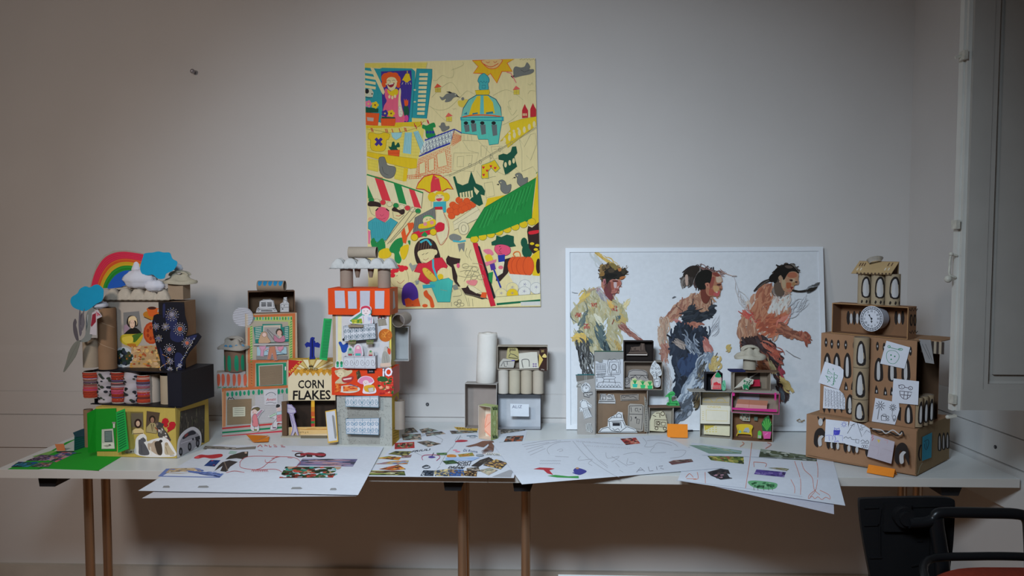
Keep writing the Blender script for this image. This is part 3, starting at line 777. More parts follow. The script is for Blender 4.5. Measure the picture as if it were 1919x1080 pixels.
    d.line('3a9ea8', '454,520 500,500 534,540', 14, sm=True); d.line(K, '466,610 484,600', 3); d.line(K, '492,604 512,592', 3); d.line('8a3a3a', '476,640 496,646 514,632', 3, sm=True); d.oval(SK, 562, 590, 16, 20)
    d.poly('c02434', '410,730 440,670 500,668 556,634 610,628 652,690 640,710 580,720 560,800 500,820 440,790 456,740', sm=False, out='8a1c28', ow=3)
    d.poly(SK, '416,740 446,770 380,824 362,800', sm=True); d.poly(SK, '640,706 700,810 680,840 590,730', sm=True); d.poly('77766e', '680,830 720,822 730,856 700,864')
    d.poly('3fa596', '520,806 660,776 690,800 670,950 580,950', out='1c6a68', ow=3); d.line('3a9ea8', '546,640 548,700 580,790', 14); d.poly('2f9aa2', '470,826 560,822 560,844 474,852')
    d.poly('dcb040', '470,712 500,706 560,760 574,792 540,800 490,760', sm=True, out='9a7a1c', ow=3); d.oval(YE, 600, 766, 22, 20)
    for x, y in ((500,730),(524,750)): d.line('9a7a1c', [(x,y),(x+12,y-12)], 4)
    # red-haired boy
    d.poly(SK, '238,780 252,740 340,716 366,760 364,820 330,850 260,830', sm=True, out='9a8a5a', ow=2)
    for x, y in ((254,758),(256,730),(272,708),(296,696),(322,700),(346,704),(280,722),(320,716)): d.oval('c8202c', x, y, 20, 16)
    d.line(K, '280,764 290,756', 3); d.line('9a4a3a', '286,800 310,816 340,790', 3, sm=True)
    d.poly('4a2a80', '326,850 380,806 430,850 440,930 420,960 330,970', sm=True); d.poly('dc5420', '340,930 370,920 400,940 440,920 456,980 350,984', sm=False); d.line(K, '392,972 406,972', 3)
    d.poly('8a8a80', '372,680 384,664 398,684 434,676 420,704 396,730 386,710'); d.poly('8a8a80', '416,800 450,790 440,820 424,824')
    d.poly('dc5420', '478,880 500,864 514,890 540,920 556,982 530,986 520,940 486,910', sm=True); d.oval('dc5420', 488, 976, 20, 12)
    # brown fish basket and counters
    d.poly(BR, '750,850 784,846 800,824 812,862 850,884 900,896 940,924 900,930 840,910 780,896', sm=False); d.poly('e08080', '790,796 864,792 850,830 800,820', sm=True); d.poly('dccda2', '796,830 840,838 900,880 860,888 812,860', out='77705a', ow=2); d.poly('dc5420', '900,880 936,880 930,920 888,916')
    for i, q in enumerate(('684,790 740,850 780,910 800,980', '680,950 680,980', '780,890 950,930', '800,920 810,980', '830,926 834,980', '760,700 820,690 860,700', '740,730 800,720 880,740', '730,760 790,770 870,760', '770,800 830,690', '800,820 850,720', '830,670 900,680 910,720', '860,700 920,840', '790,560 780,600 800,630', '820,570 806,610 826,650', '684,880 700,840 740,860 750,900 690,910', '600,860 650,870')): d.line('8c8568', q, 2.5, sm=True)
    for x, y in ((800,740),(850,710),(840,770),(780,690),(890,770)): d.oval(None, x, y, 24, 18, out='8c8568', ow=2.5)
    for x, y in ((712,960),(736,944),(730,974),(756,968)): d.oval(None, x, y, 14, 12, out='77705a', ow=2.5)
    # man at the stall
    d.poly(DG, '968,516 1000,500 1004,468 1040,480 1080,462 1130,474 1130,520 1146,546 1080,556 1040,540 970,540', sm=False)
    d.poly('d24a68', '1000,540 1050,534 1100,552 1106,590 1080,612 1030,616 1000,590 990,570', sm=True, out=K, ow=2); d.line(K, '1024,552 1034,546', 4); d.line(K, '1040,560 1022,580 1040,590', 3); d.line(K, '1020,596 1046,600', 3)
    d.poly('1f2f86', '1014,612 1066,606 1064,660 1020,664'); d.poly('d8ccaa', '1010,664 1060,656 1076,740 1020,760 1004,700'); d.poly(BR, '1066,640 1108,628 1118,660 1086,740 1030,800 1000,796 1004,770 1050,740', sm=False)
    d.oval('e06a7a', 1036, 700, 18, 14); d.line('1f2f86', '980,700 1036,846', 12); d.poly('4a2a80', '956,680 990,668 1000,710 966,722')
    d.poly('e07a8c', '908,576 960,568 984,604 950,610', sm=True); d.poly('d8b82a', '920,620 960,606 980,650 944,668', sm=True); d.poly(GR, '946,740 980,730 972,820 950,790'); d.poly('e07a8c', '920,664 1004,640 1000,660 930,690')
    d.oval(DG, 1204, 520, 24, 36); d.oval(DG, 1226, 580, 38, 52); d.poly(BR, '1234,400 1262,412 1312,372 1318,580 1270,600 1240,560 1226,440', sm=False); d.poly('c8202c', '1240,440 1312,430 1304,452 1246,462', sm=True)
    for x, y in ((1262,528),(1300,540),(1290,570)): d.oval(YE, x, y, 16, 10)
    d.poly(YE, '1250,640 1290,590 1320,590 1322,750 1270,760', sm=True); d.oval(BR, 1308, 690, 18, 56)
    for x, rx in ((1130,44),(1160,48),(1200,52),(1236,40)): d.oval('d65220', x, 690, rx, 68, out='a03414', ow=3)
    d.line('dc6a24', '1180,630 1170,590 1140,588 1126,606 1140,620', 7, sm=True)
    # melons
    d.poly('c6c2b4', '1090,746 1320,762 1320,890 1150,850'); 
    for x, y, c in ((1120,850,None),(1210,830,'c9c6bc'),(1292,850,'c9c6bc'),(1040,894,None),(1120,894,YE),(1206,880,'c9c6bc')):
        d.oval(c or 'd3c48e', x, y, 44, 42, out='8a8a90', ow=2.5)
        for a in range(5): d.line('77708a', [(x,y-8),(x+14*math.cos(a*1.26),y-8+12*math.sin(a*1.26))], 2.5)
    d.poly('cfc390', '996,914 1324,890 1324,980 1000,982'); d.line('77705a', '996,914 1324,890', 3); d.poly('0f5c3c', '1006,958 1322,930 1322,944 1006,974'); d.poly('bdbab2', '1180,950 1322,944 1322,974 1180,976')
    tag(b.build('poster', MARKER), 'large portrait poster of a market street, hand-coloured in felt pen, hung on the wall', 'poster')
    GAIN[0] = 1.55
poster()
# ================================================================== framed oil print leaning on the wall
def inside(p, P):
    r = False; j = len(P) - 1
    for i in range(len(P)):
        if (P[i][1] > p[1]) != (P[j][1] > p[1]) and p[0] < (P[j][0]-P[i][0])*(p[1]-P[i][1])/(P[j][1]-P[i][1]) + P[i][0]: r = not r
        j = i
    return r
def strokes(d, P, cols, n, L, w, ang, jit=20, seed=1, over=0):
    """n tapering dabs of paint inside the outline P, along the direction ang (degrees, down = 90)"""
    P = pts(P); r = random.Random(seed)
    x0 = min(p[0] for p in P); x1 = max(p[0] for p in P); y0 = min(p[1] for p in P); y1 = max(p[1] for p in P)
    k = 0; t = 0; cs = [col(c) for c in cols]; m = [sum(c[i] for c in cs)/len(cs) for i in (0,1,2)]; cols = [tuple(c[i]*.58+m[i]*.38+sum(m)/3*.04 for i in (0,1,2)) for c in cs]
    n = int(n*1.5); w *= 1.25
    while k < n and t < n*30:
        t += 1; p = (r.uniform(x0, x1), r.uniform(y0, y1))
        if not inside(p, P): continue
        k += 1; a = R(ang + r.uniform(-jit, jit)); l = L * r.uniform(.5, 1.2); b = r.uniform(-.25, .25)*l
        dx, dy = math.cos(a), math.sin(a)
        q = [(p[0]+dx*l*s - dy*b*(1-4*s*s), p[1]+dy*l*s + dx*b*(1-4*s*s)) for s in (-.5, -.25, 0, .25, .5)]
        d.line(r.choice(cols), q, w*r.uniform(.5, 1.3), taper=True)
def painting():
    global col; col0 = col
    def col(c, gain=None): v = col0(c, gain); m = sum(v)/3; return tuple(m*.05 + q*.95 for q in v)
    GAIN[0] = 1.22
    yb = on_table(1061, 807).y
    # leaning plane through the bottom edge on the table and the top edge near the wall
    Ptop = at_y(1300, 463, WB-.022); O = Vector((0, yb, TZ + .004))
    v = Vector((0, Ptop.y - yb, Ptop.z - TZ)).normalized()
    f = Face(O, (1,0,0), v)
    C = [f.px(*q) for q in ((1059.5,465),(1542.5,462.5),(1552,806.5),(1061,807))]
    for i in (2, 3): C[i] = Vector((C[i].x, O.y, O.z))
    t = thing('framed_picture', 'wide white-framed painting of three running people, leaning on the wall behind the small houses', 'picture', ((C[2]+C[3])/2))
    cen = sum(C, Vector())/4; W = .0175
    I = [c + ((C[(i+1) % 4]-c).normalized() + (C[i-1]-c).normalized())*W for i, c in enumerate(C)]
    n = f.n; b = MB()
    for i in range(4):
        j = (i+1) % 4
        o0, o1, i0, i1 = C[i], C[j], I[i], I[j]
        for q in ((o0,o1,i1,i0), (o0-n*.02,o1-n*.02,o1,o0), (i0,i1,i1-n*.008,i0-n*.008), (o0-n*.02,i0-n*.02,i1-n*.02,o1-n*.02)): b.face(q, (.74,.76,.78))
    b.build('frame', mat('white_frame', .35, color=(.74, .76, .79), noise=.01), t)
    b = MB(); b.face([p - n*.0195 for p in C], (.3,.25,.2)); b.build('backing', CARD, t)
    b = MB(); fp = f.shift(-.006)
    b.face([p - n*.006 for p in I], (.70,.72,.75))
    d = Draw(b, fp, eps=2e-6, crop=(1060, 460, 160/864))
    BG = 'c4cad4'
    # ---------- man in the yellow shirt
    OC = 'aa9f74'; YE = 'b89c50'; OL = '8c8658'; TL = '4c6064'; LT = 'c0bda0'; DK = '2c2220'; FL = 'a87058'; RD = '8c3c34'
    strokes(d, '250,90 330,80 380,180 340,230', ['b4bbc2','bfb79a'], 10, 90, 14, 60, 8, 1)
    d.line('c09a34', '300,68 420,160 540,240', 28, sm=True); strokes(d, '300,68 330,70 560,230 520,250', ['d0aa3c','a8842c','c8a858'], 22, 90, 8, 40, 6, 2)
    body = '330,440 440,520 520,540 600,640 610,780 540,860 560,1060 380,1080 200,1060 80,960 90,880 140,840 200,640 120,790 60,760 50,680 110,590 190,470'
    d.poly('a8a080', '330,450 420,540 520,560 596,650 600,780 530,860 520,900 560,1078 250,1078 180,960 80,960 100,880 150,830 215,640 180,600 100,790 56,740 56,670 130,580 200,480', sm=True)
    strokes(d, body, [OC, OL, LT, 'a39a68', 'b4ac88'], 230, 110, 16, 75, 35, 3)
    strokes(d, body, [YE, 'aa9a5c', 'c0b894', '78785a'], 90, 80, 10, 70, 40, 4)
    strokes(d, '300,800 400,820 420,1070 330,1000', [TL, '5c706c', '3c4c50'], 26, 130, 14, 65, 12, 5)
    strokes(d, '140,780 220,640 210,720 160,830', [TL, '6a7468'], 14, 90, 10, 120, 10, 6)
    strokes(d, '150,880 260,980 230,1000 120,880', [TL, '56665c'], 14, 90, 13, 40, 10, 7)
    strokes(d, '70,920 180,900 200,960 80,970', [YE, 'd8b440', 'c89c30'], 26, 70, 18, 15, 30, 8)
    strokes(d, '160,480 260,455 240,500 140,580', [YE, 'd0b040'], 16, 80, 12, 130, 15, 9)
    strokes(d, '600,560 660,540 620,640 590,620', ['cfb870', 'd8c898'], 8, 70, 12, 120, 10, 10); strokes(d, '560,700 620,740 590,790 540,770', [YE], 10, 50, 14, 60, 30, 11)
    d.line('46565c', '190,560 220,640 210,700', 8, sm=True, taper=True); d.line('505a5c', '46,680 60,740 110,780', 9, sm=True, taper=True)
    for x, y in ((285,610),(124,708),(216,818),(492,636)): strokes(d, [(x-26,y-24),(x+26,y-24),(x+26,y+24),(x-26,y+24)], ['a03c30','b85a44','8a3028'], 13, 22, 9, 40, 80, int(x))
    strokes(d, '400,780 420,760 400,880 376,870', ['c8d0d4'], 7, 80, 10, 110, 5, 12); strokes(d, '270,680 340,740 360,790', ['c8c4a8','d0ccb4'], 12, 90, 9, 55, 8, 13)
    strokes(d, '510,720 560,710 550,770 510,760', [TL], 9, 40, 10, 70, 30, 14); d.line('7c3c30', '490,750 470,800', 12, taper=True)
    # collar, neck, head
    d.poly('a07888', '330,430 370,460 430,530 420,560 350,520 316,470', sm=True); strokes(d, '330,440 430,540 400,570 320,490', ['8c8490','a8a4a8','b8b4a0','75707c'], 24, 60, 11, 50, 15, 15)
    d.poly(FL, '360,350 400,320 470,350 560,360 570,390 540,410 548,430 528,440 530,470 500,490 460,490 470,550 400,500 380,450 360,420', sm=False)
    strokes(d, '380,350 560,360 560,400 530,480 470,540 400,490', ['a8735c','8a4c40','b98c74','96584a','7c4038'], 70, 42, 13, 75, 40, 16)
    strokes(d, '400,370 440,360 450,520 400,480', ['5c3430','6c3c38','4c2c2c'], 26, 60, 12, 85, 15, 17)
    strokes(d, '480,370 540,380 530,400 490,400', ['b8968a','c4a498'], 8, 30, 9, 20, 15, 18); d.line(DK, '488,360 520,356 544,364', 6, taper=True); d.line('5a3430', '545,372 556,376', 5); d.line('5c2c2c', '500,450 530,446', 6, taper=True); d.line('c89080', '548,380 560,404 540,412', 5, sm=True)
    d.poly('a8705c', '370,345 396,340 402,380 388,405 374,390', sm=True)
    hair = '352,330 350,270 360,210 420,190 490,200 560,240 600,230 618,280 590,300 560,330 480,340 420,350 400,370 370,350'
    d.poly('3c3228', hair, sm=True); strokes(d, hair, [DK, '3a3028', '5c4a30', '1e1a1a', '7c6030'], 110, 55, 14, 150, 60, 19)
    strokes(d, '350,210 400,200 390,310 350,310', ['8a6830', 'a88440', '5a3c34'], 26, 45, 13, 100, 50, 20); strokes(d, '480,200 560,250 540,280 500,260', ['c08a3c','a87830'], 14, 55, 14, 40, 25, 21)
    strokes(d, '550,300 610,300 590,330 540,345', ['c07c3c','d0a058'], 10, 44, 12, 150, 20, 22); strokes(d, '340,200 620,200 620,240 340,230', ['6c5040','8c6c3c'], 14, 40, 4, 150, 60, 23)
    strokes(d, '420,570 460,560 480,620 450,620', ['c8983c','d0a848'], 9, 60, 14, 50, 10, 24)
    strokes(d, '250,450 340,420 330,430 240,470', ['b4a088','a87c6c'], 8, 80, 3, 155, 8, 25); d.line('50585c', '62,474 90,484 124,486', 6, taper=True)
    # arm
    d.poly('8a5044', '545,820 600,800 640,860 780,970 740,975 660,920 590,870', sm=False); strokes(d, '545,820 600,800 640,860 780,970 740,970 590,870', ['6c3430','9c6454','7c4038','b08070'], 40, 90, 11, 42, 8, 26); d.line('a8a09c', '630,820 760,930', 3)
    # trousers
    for q in ('120,980 126,1030 150,1180 200,1300', '150,970 170,1060 190,1200 230,1330', '186,980 196,1080 230,1200 262,1320', '220,1020 230,1120 270,1240', '110,1010 118,1060'): d.line('1e1c1e', q, 22, sm=True, taper=True)
    strokes(d, '110,970 240,980 290,1330 190,1320', ['201e20','3c3c3c','9a9c98','1a1a1c'], 46, 110, 12, 78, 10, 27)
    strokes(d, '390,1000 440,1010 450,1080 400,1080', ['1c2426', TL], 12, 80, 18, 70, 10, 28); strokes(d, '500,970 550,980 560,1060 510,1060', [YE, 'a07828'], 14, 36, 10, 60, 60, 29)
    # ---------- woman in the black top
    d.crop((1220, 480, 150/506)); H1='2c2426'
    d.poly('a8745a', '160,300 240,255 300,240 330,180 400,110 436,130 446,180 440,230 420,262 380,252 376,300 330,370 250,330 210,350 150,380 110,430 80,450 95,570 150,580 155,620 110,605 100,660 84,690 60,640 74,575 42,480 66,410', sm=False)
    strokes(d, '160,300 260,255 250,330 150,390 100,430 70,410', ['a86c50','8a5040','b88868','7c4438','c09878'], 70, 60, 10, 125, 25, 31)
    strokes(d, '66,410 110,400 96,560 74,575 42,480', ['b89478','c0a48c','9c7058','8c8474'], 40, 70, 9, 80, 14, 32)
    strokes(d, '70,560 150,575 155,620 110,605 90,690 60,640', ['a86c58','8a4c40','b88c78'], 34, 50, 8, 70, 25, 33); strokes(d, '80,690 100,690 128,860 118,860', ['b0a8a4','bcbcc0','a89890'], 16, 110, 5, 78, 5, 34)
    strokes(d, '250,250 400,250 380,310 330,370 250,310', ['b08464','9c6848','c09c7c','84503c'], 60, 50, 10, 75, 35, 35)
    strokes(d, '340,170 440,120 446,200 420,260 370,250', ['a87458','8c5440','c09078','b48468'], 46, 36, 9, 75, 35, 36)
    d.line('4a2a28', '416,176 438,180', 6, taper=True); d.line('3c2424', '412,166 438,160', 4, taper=True); d.line('b04a44', '412,228 432,232', 7, taper=True); d.oval('8c4c3c', 352, 186, 11, 18); strokes(d, '350,200 372,240 350,250', ['6c3830'], 8, 40, 9, 80, 10, 37)
    hair = '268,160 280,100 330,80 390,90 410,110 390,130 372,160 340,170 330,215 296,205 272,180'
    d.poly(H1, hair, sm=True); strokes(d, hair, [H1, '3c2c28', '5a4038', '1e1a1c'], 60, 50, 10, 120, 40, 38)
    strokes(d, '200,100 300,64 300,110 240,180 210,180', [H1, '5a4c44', '3c3430', '6c6058', '8a8078'], 46, 70, 10, 115, 20, 39); d.line(H1, '196,106 250,70 310,66', 12, taper=True, sm=True); strokes(d, '280,60 460,90 450,130 300,80', ['5c3c38','9c7468','7c5450'], 16, 60, 4, 20, 25, 40)
    top = '252,320 290,345 340,366 372,340 380,290 402,350 370,390 300,424 230,432 190,400 210,360'
    d.poly('22262c', top, sm=False); strokes(d, top, ['22262c','303640','181a1e','3c4248'], 50, 60, 11, 165, 25, 41); d.line('22262c', '266,270 262,300 250,324', 5); d.line('22262c', '378,270 384,310', 5); d.line('3a3230', '154,312 200,350', 3)
    strokes(d, '180,420 330,430 290,470 230,460', ['a8644c','c07c60','8c4c3c'], 24, 50, 10, 10, 15, 42); strokes(d, '150,400 190,410 180,440', ['b87068'], 8, 40, 5, 10, 20, 43)
    pants = '150,440 210,440 260,475 320,440 358,500 340,560 350,640 300,700 250,760 210,860 140,880 160,760 120,560'
    d.poly('262a34', pants, sm=False); strokes(d, pants, ['20242c','2c3444','1a1c22','3c4656','28303e'], 130, 80, 16, 100, 40, 44)
    strokes(d, '200,500 290,520 300,660 250,660', ['8c98a8','5c6878','a8b0bc','3c4858'], 30, 70, 7, 60, 25, 45); strokes(d, '170,520 220,570 200,590 150,560', ['a8968a','6c625c'], 14, 50, 8, 35, 20, 46)
    strokes(d, '190,640 280,640 260,740 180,740', ['2c3c5c','344868','24304a'], 26, 70, 16, 110, 25, 47)
    leg = '330,640 380,620 350,740 270,880 220,960 150,1060 150,960 200,850 270,740'
    d.poly('8a98a8', leg, sm=False); strokes(d, leg, ['8c9aac','a8b4c0','6c7c90','c0c8d0','5c6c80','384454'], 120, 100, 13, 118, 16, 48)
    strokes(d, '150,960 260,890 240,1000 150,1058', ['20242c','343c48','5c6878','b0b8c4'], 46, 70, 14, 130, 18, 49); strokes(d, '270,850 320,850 300,930 270,970', ['1e2026','2c3038','8c7850'], 26, 60, 12, 110, 15, 50)
    strokes(d, '300,660 340,700 320,800 290,780', ['4c5460','20242c','90805c'], 20, 60, 9, 115, 15, 51)
    strokes(d, '330,520 350,530 376,590 340,600', ['b86c5c','a05048','c88c7c'], 16, 60, 9, 60, 12, 52); strokes(d, '380,650 440,650 430,720 370,720', ['c0a050','b09448','cbb878'], 20, 46, 12, 110, 40, 53); strokes(d, '470,570 500,565 496,600 476,600', ['bca050'], 8, 28, 10, 110, 20, 54)
    d.line('3c3438', '402,640 418,612', 5, taper=True); d.line('1e2026', '98,498 130,520', 14, taper=True); strokes(d, '136,255 160,262 150,272', ['5c6064'], 3, 22, 4, -25, 8, 55); strokes(d, '360,400 430,400 400,520 370,500', ['b0b4bc','a4a8b0'], 7, 90, 3, 120, 15, 56)
    d.line('b08c7c', '440,100 480,116 520,130', 4); d.line('b0a8a8', '520,130 560,240 590,330', 3)
    # ---------- woman with the plaits
    d.crop((1370, 480, 180/572)); 
    hair = '256,120 270,70 330,50 380,70 400,100 350,96 320,120 290,110 280,160 250,150'
    top = '190,190 250,180 290,235 330,240 350,290 330,380 290,440 260,480 180,470 140,420 60,400 60,340 110,280'
    d.poly('b4876c', top, sm=False); strokes(d, top, ['b87850','a86040','c89878','c8bca8','9c5434','d0ccc0'], 150, 70, 13, 105, 35, 61)
    strokes(d, '180,230 340,250 330,330 200,330', ['c4c4bc','b8b4a8','d0d0cc','b49080'], 44, 60, 12, 110, 30, 62); strokes(d, '150,370 330,350 280,470 170,450', ['b85c34','c87048','a04828','8c3c28'], 60, 70, 12, 150, 30, 63)
    strokes(d, '60,330 150,340 130,400 70,390', ['c03830','c85c48','a83428'], 22, 60, 8, 40, 30, 64); strokes(d, '170,200 240,190 210,380 120,330', ['a85c3c','8c4830','c08058'], 46, 80, 12, 110, 14, 65)
    strokes(d, '60,380 130,400 150,510 80,500 40,470', ['b8805c','c8a080','9c6040','8a5c48'], 50, 80, 12, 85, 15, 66); strokes(d, '290,370 350,350 320,400 280,400', ['c86450','d08068'], 14, 50, 7, 130, 20, 67)
    d.poly('9c5c40', '300,400 350,440 400,465 440,455 460,490 456,525 440,505 400,490 350,490 280,460', sm=False); strokes(d, '300,400 350,440 400,465 440,455 460,490 440,505 400,490 350,490 280,460', ['a86444','7c4030','b87c5c','64342a'], 60, 50, 9, 20, 20, 68)
    strokes(d, '400,455 460,460 465,500 450,530 420,500', ['a04c34','b86c50','7c3426'], 26, 36, 8, 60, 50, 69)
    d.poly('a87c64', '290,110 330,105 380,110 396,150 372,170 370,200 350,216 320,210 300,240 260,230 256,180 276,160', sm=True); strokes(d, '290,115 392,112 390,160 350,215 300,235 262,220', ['b08870','94644c','c4a48c','7c5040'], 56, 36, 10, 80, 35, 70)
    d.line('2c2020', '346,142 362,148', 6, taper=True); d.line('2c2020', '378,150 390,154', 6, taper=True); d.line('8c3c30', '346,186 362,190', 7, taper=True); strokes(d, '250,190 300,210 290,240 250,220', ['6c6460','5c4c44','8a8078'], 16, 40, 9, 80, 20, 71)
    d.poly('2c2420', hair, sm=True); strokes(d, hair, ['2c2422','3c302a','1c1818','54463c'], 56, 46, 10, 150, 35, 72); d.line('2a2220', '264,54 290,66', 7); strokes(d, '320,44 380,60 400,100', ['3a302a','7c7468'], 10, 40, 5, 30, 20, 73)
    d.line('342c2a', '250,130 220,146 190,160 160,184 132,212', 20, sm=True, taper=True); d.line('5a524a', '240,140 200,158 150,196', 6, sm=True, taper=True); d.line('34302c', '362,204 400,212 440,208 470,196 500,182 516,160', 14, sm=True, taper=True); strokes(d, '440,200 510,160 500,200 460,214', ['34302c','5c5c58','8c9094'], 16, 50, 6, -25, 10, 74)
    pants = '140,480 200,480 260,540 290,600 300,700 330,760 320,870 280,840 270,700 150,600 60,560 50,510'
    d.poly('2c2628', pants, sm=False); strokes(d, pants, ['221e20','30282a','3c3a40','8c4c34','181618'], 110, 60, 13, 60, 30, 75); strokes(d, '180,500 300,560 290,640 200,560', ['b04c30','c06c50','8c3428'], 26, 60, 7, 35, 20, 76)
    strokes(d, '160,600 230,640 240,690 160,680', ['9c5838','7c4028','c08058'], 30, 46, 12, 60, 40, 77); strokes(d, '220,610 260,680 240,690', ['b0a070','8c7c50'], 12, 50, 6, 65, 10, 78); strokes(d, '280,660 310,690 310,750 290,740', ['8c2434','a83448'], 12, 30, 8, 70, 30, 79)
    strokes(d, '300,730 360,790 340,800 290,760', ['b89c50','c8a860'], 18, 60, 10, 45, 12, 80); strokes(d, '285,770 300,860 320,860', ['5c646c','3c4248'], 10, 60, 6, 80, 10, 81)
    d.line('6a6462', '320,560 370,596 410,612', 3, taper=True); d.line('a89c98', '0,120 30,120', 8, taper=True); strokes(d, '20,130 100,320 90,330', ['b8b0ac'], 6, 120, 3, 65, 5, 82); strokes(d, '350,250 430,240 440,320 350,360', ['b8bcc2','b4b8be'], 12, 90, 3, 130, 20, 83)
    d.line('8c7044', '386,980 404,970 414,984 434,976', 5); d.line('8c7044', '392,986 424,988', 3)
    # ---------- the three heads in more detail
    def pat(cr, L):
        d.crop(cr)
        for c, q in L: d.poly(c, q, sm=True)
    pat((1115, 485, 70/945), [('6c3438','240,700 330,790 430,880 420,1060 330,1010 250,860'),('a8685a','350,540 500,530 640,570 660,640 640,690 600,720 600,780 565,815 540,870 480,888 400,880 330,800 310,640'),('6a3a36','310,590 390,600 420,740 400,880 330,820'),('94503f','400,600 470,620 480,760 440,800 400,740'),('b8a0a0','470,610 545,610 535,735 480,735'),('a05844','560,595 620,600 612,700 550,715'),('5c3028','440,556 560,556 572,592 460,596'),('c0988c','560,720 600,690 590,740 556,750'),('8c4440','495,790 580,768 580,800 520,815'),('9c5c50','430,820 520,830 500,880 430,870'),('a86c6c','205,510 260,520 262,640 212,660'),('7c3c40','222,560 250,570 248,630 226,636'),('26221c','150,420 230,330 330,250 480,236 640,320 720,330 760,400 600,520 520,500 370,560 300,650 270,520 190,520'),('5c4a2c','160,210 240,180 260,260 190,300'),('84602c','140,370 230,350 230,430 150,450'),('7c6a34','360,150 460,120 560,230 500,300'),('a8642c','580,270 650,240 660,310 600,330'),('a4602c','620,480 720,450 730,500 640,540'),('3c3424','660,300 760,230 780,340 740,400 680,380'),('44382a','330,280 460,250 480,340 360,360'),('1a1814','250,400 420,380 560,420 480,480 300,520')])
    d.line('3c1c1c', '500,766 540,764', 10, taper=True); d.line('5c5c6c', '640,590 685,575', 10, taper=True)
    pat((1275, 490, 90/1080), [('6c3428','460,650 640,600 670,770 580,950 470,880'),('a0684c','640,320 800,250 900,330 932,420 908,480 934,600 920,640 880,660 884,740 830,805 760,785 620,780 560,640'),('b8a088','800,340 900,360 920,460 810,480'),('8c4438','650,400 760,360 730,540 660,620'),('b88c58','730,560 840,570 860,640 760,690'),('9c4a3a','650,620 740,660 760,760 640,760'),('4c2824','806,524 900,508 892,548 838,552'),('6c4028','858,622 916,618 900,648'),('b04c4c','780,706 872,682 852,776 790,792 730,740'),('c0b090','782,690 832,688 812,718'),('7c3a30','700,280 800,260 880,330 800,350'),('1a1814','320,420 400,260 560,190 680,230 700,330 650,500 560,480 540,560 560,620 500,640 380,600'),('b07058','548,500 628,490 642,580 602,602 562,560'),('6c3028','584,520 612,530 604,570'),('2c241e','60,280 200,160 340,100 420,160 360,260 300,380 230,560 190,480 200,340 80,350'),('b09484','100,330 160,320 160,540 110,520'),('3c3430','210,380 280,380 230,550')])
    pat((1440, 485, 100/1440), [('5c4c40','130,700 260,640 420,740 420,900 330,1020 180,960'),('a87c5c','340,520 520,380 700,356 780,430 792,560 772,640 720,700 660,760 652,830 600,900 520,914 430,900 330,740'),('a05c40','520,400 700,376 754,480 640,530 500,490'),('a89070','340,570 430,550 446,760 370,800'),('a05430','470,660 600,670 570,790 480,810'),('b09474','600,540 700,560 690,640 620,640'),('382420','548,574 630,566 632,618 574,612'),('382420','700,624 762,622 750,656 706,652'),('9c7448','640,650 704,644 690,722 620,722'),('7c2c24','578,764 650,770 646,796 600,842 580,806'),('b07058','500,840 620,850 580,902 500,892'),('a08064','250,520 320,452 352,560 310,632'),('1e1a16','140,340 260,236 480,148 620,186 740,300 806,414 720,356 600,336 500,420 420,560 380,572 344,462 260,490 190,660 110,620'),('54463c','420,200 560,190 640,250 500,270'),('1e1a16','0,520 80,420 150,440 120,600 20,620'),('2c241e','620,840 720,850 860,880 990,870 1000,888 880,906 740,908 630,880'),('2c2620','1010,890 1080,810 1180,790 1290,760 1270,810 1160,890 1080,892')])
    d.line('1e1a16', '190,176 330,222', 26, taper=True)
    b.build('canvas', PAINT, t); col = col0
    GAIN[0] = 1.55
painting()
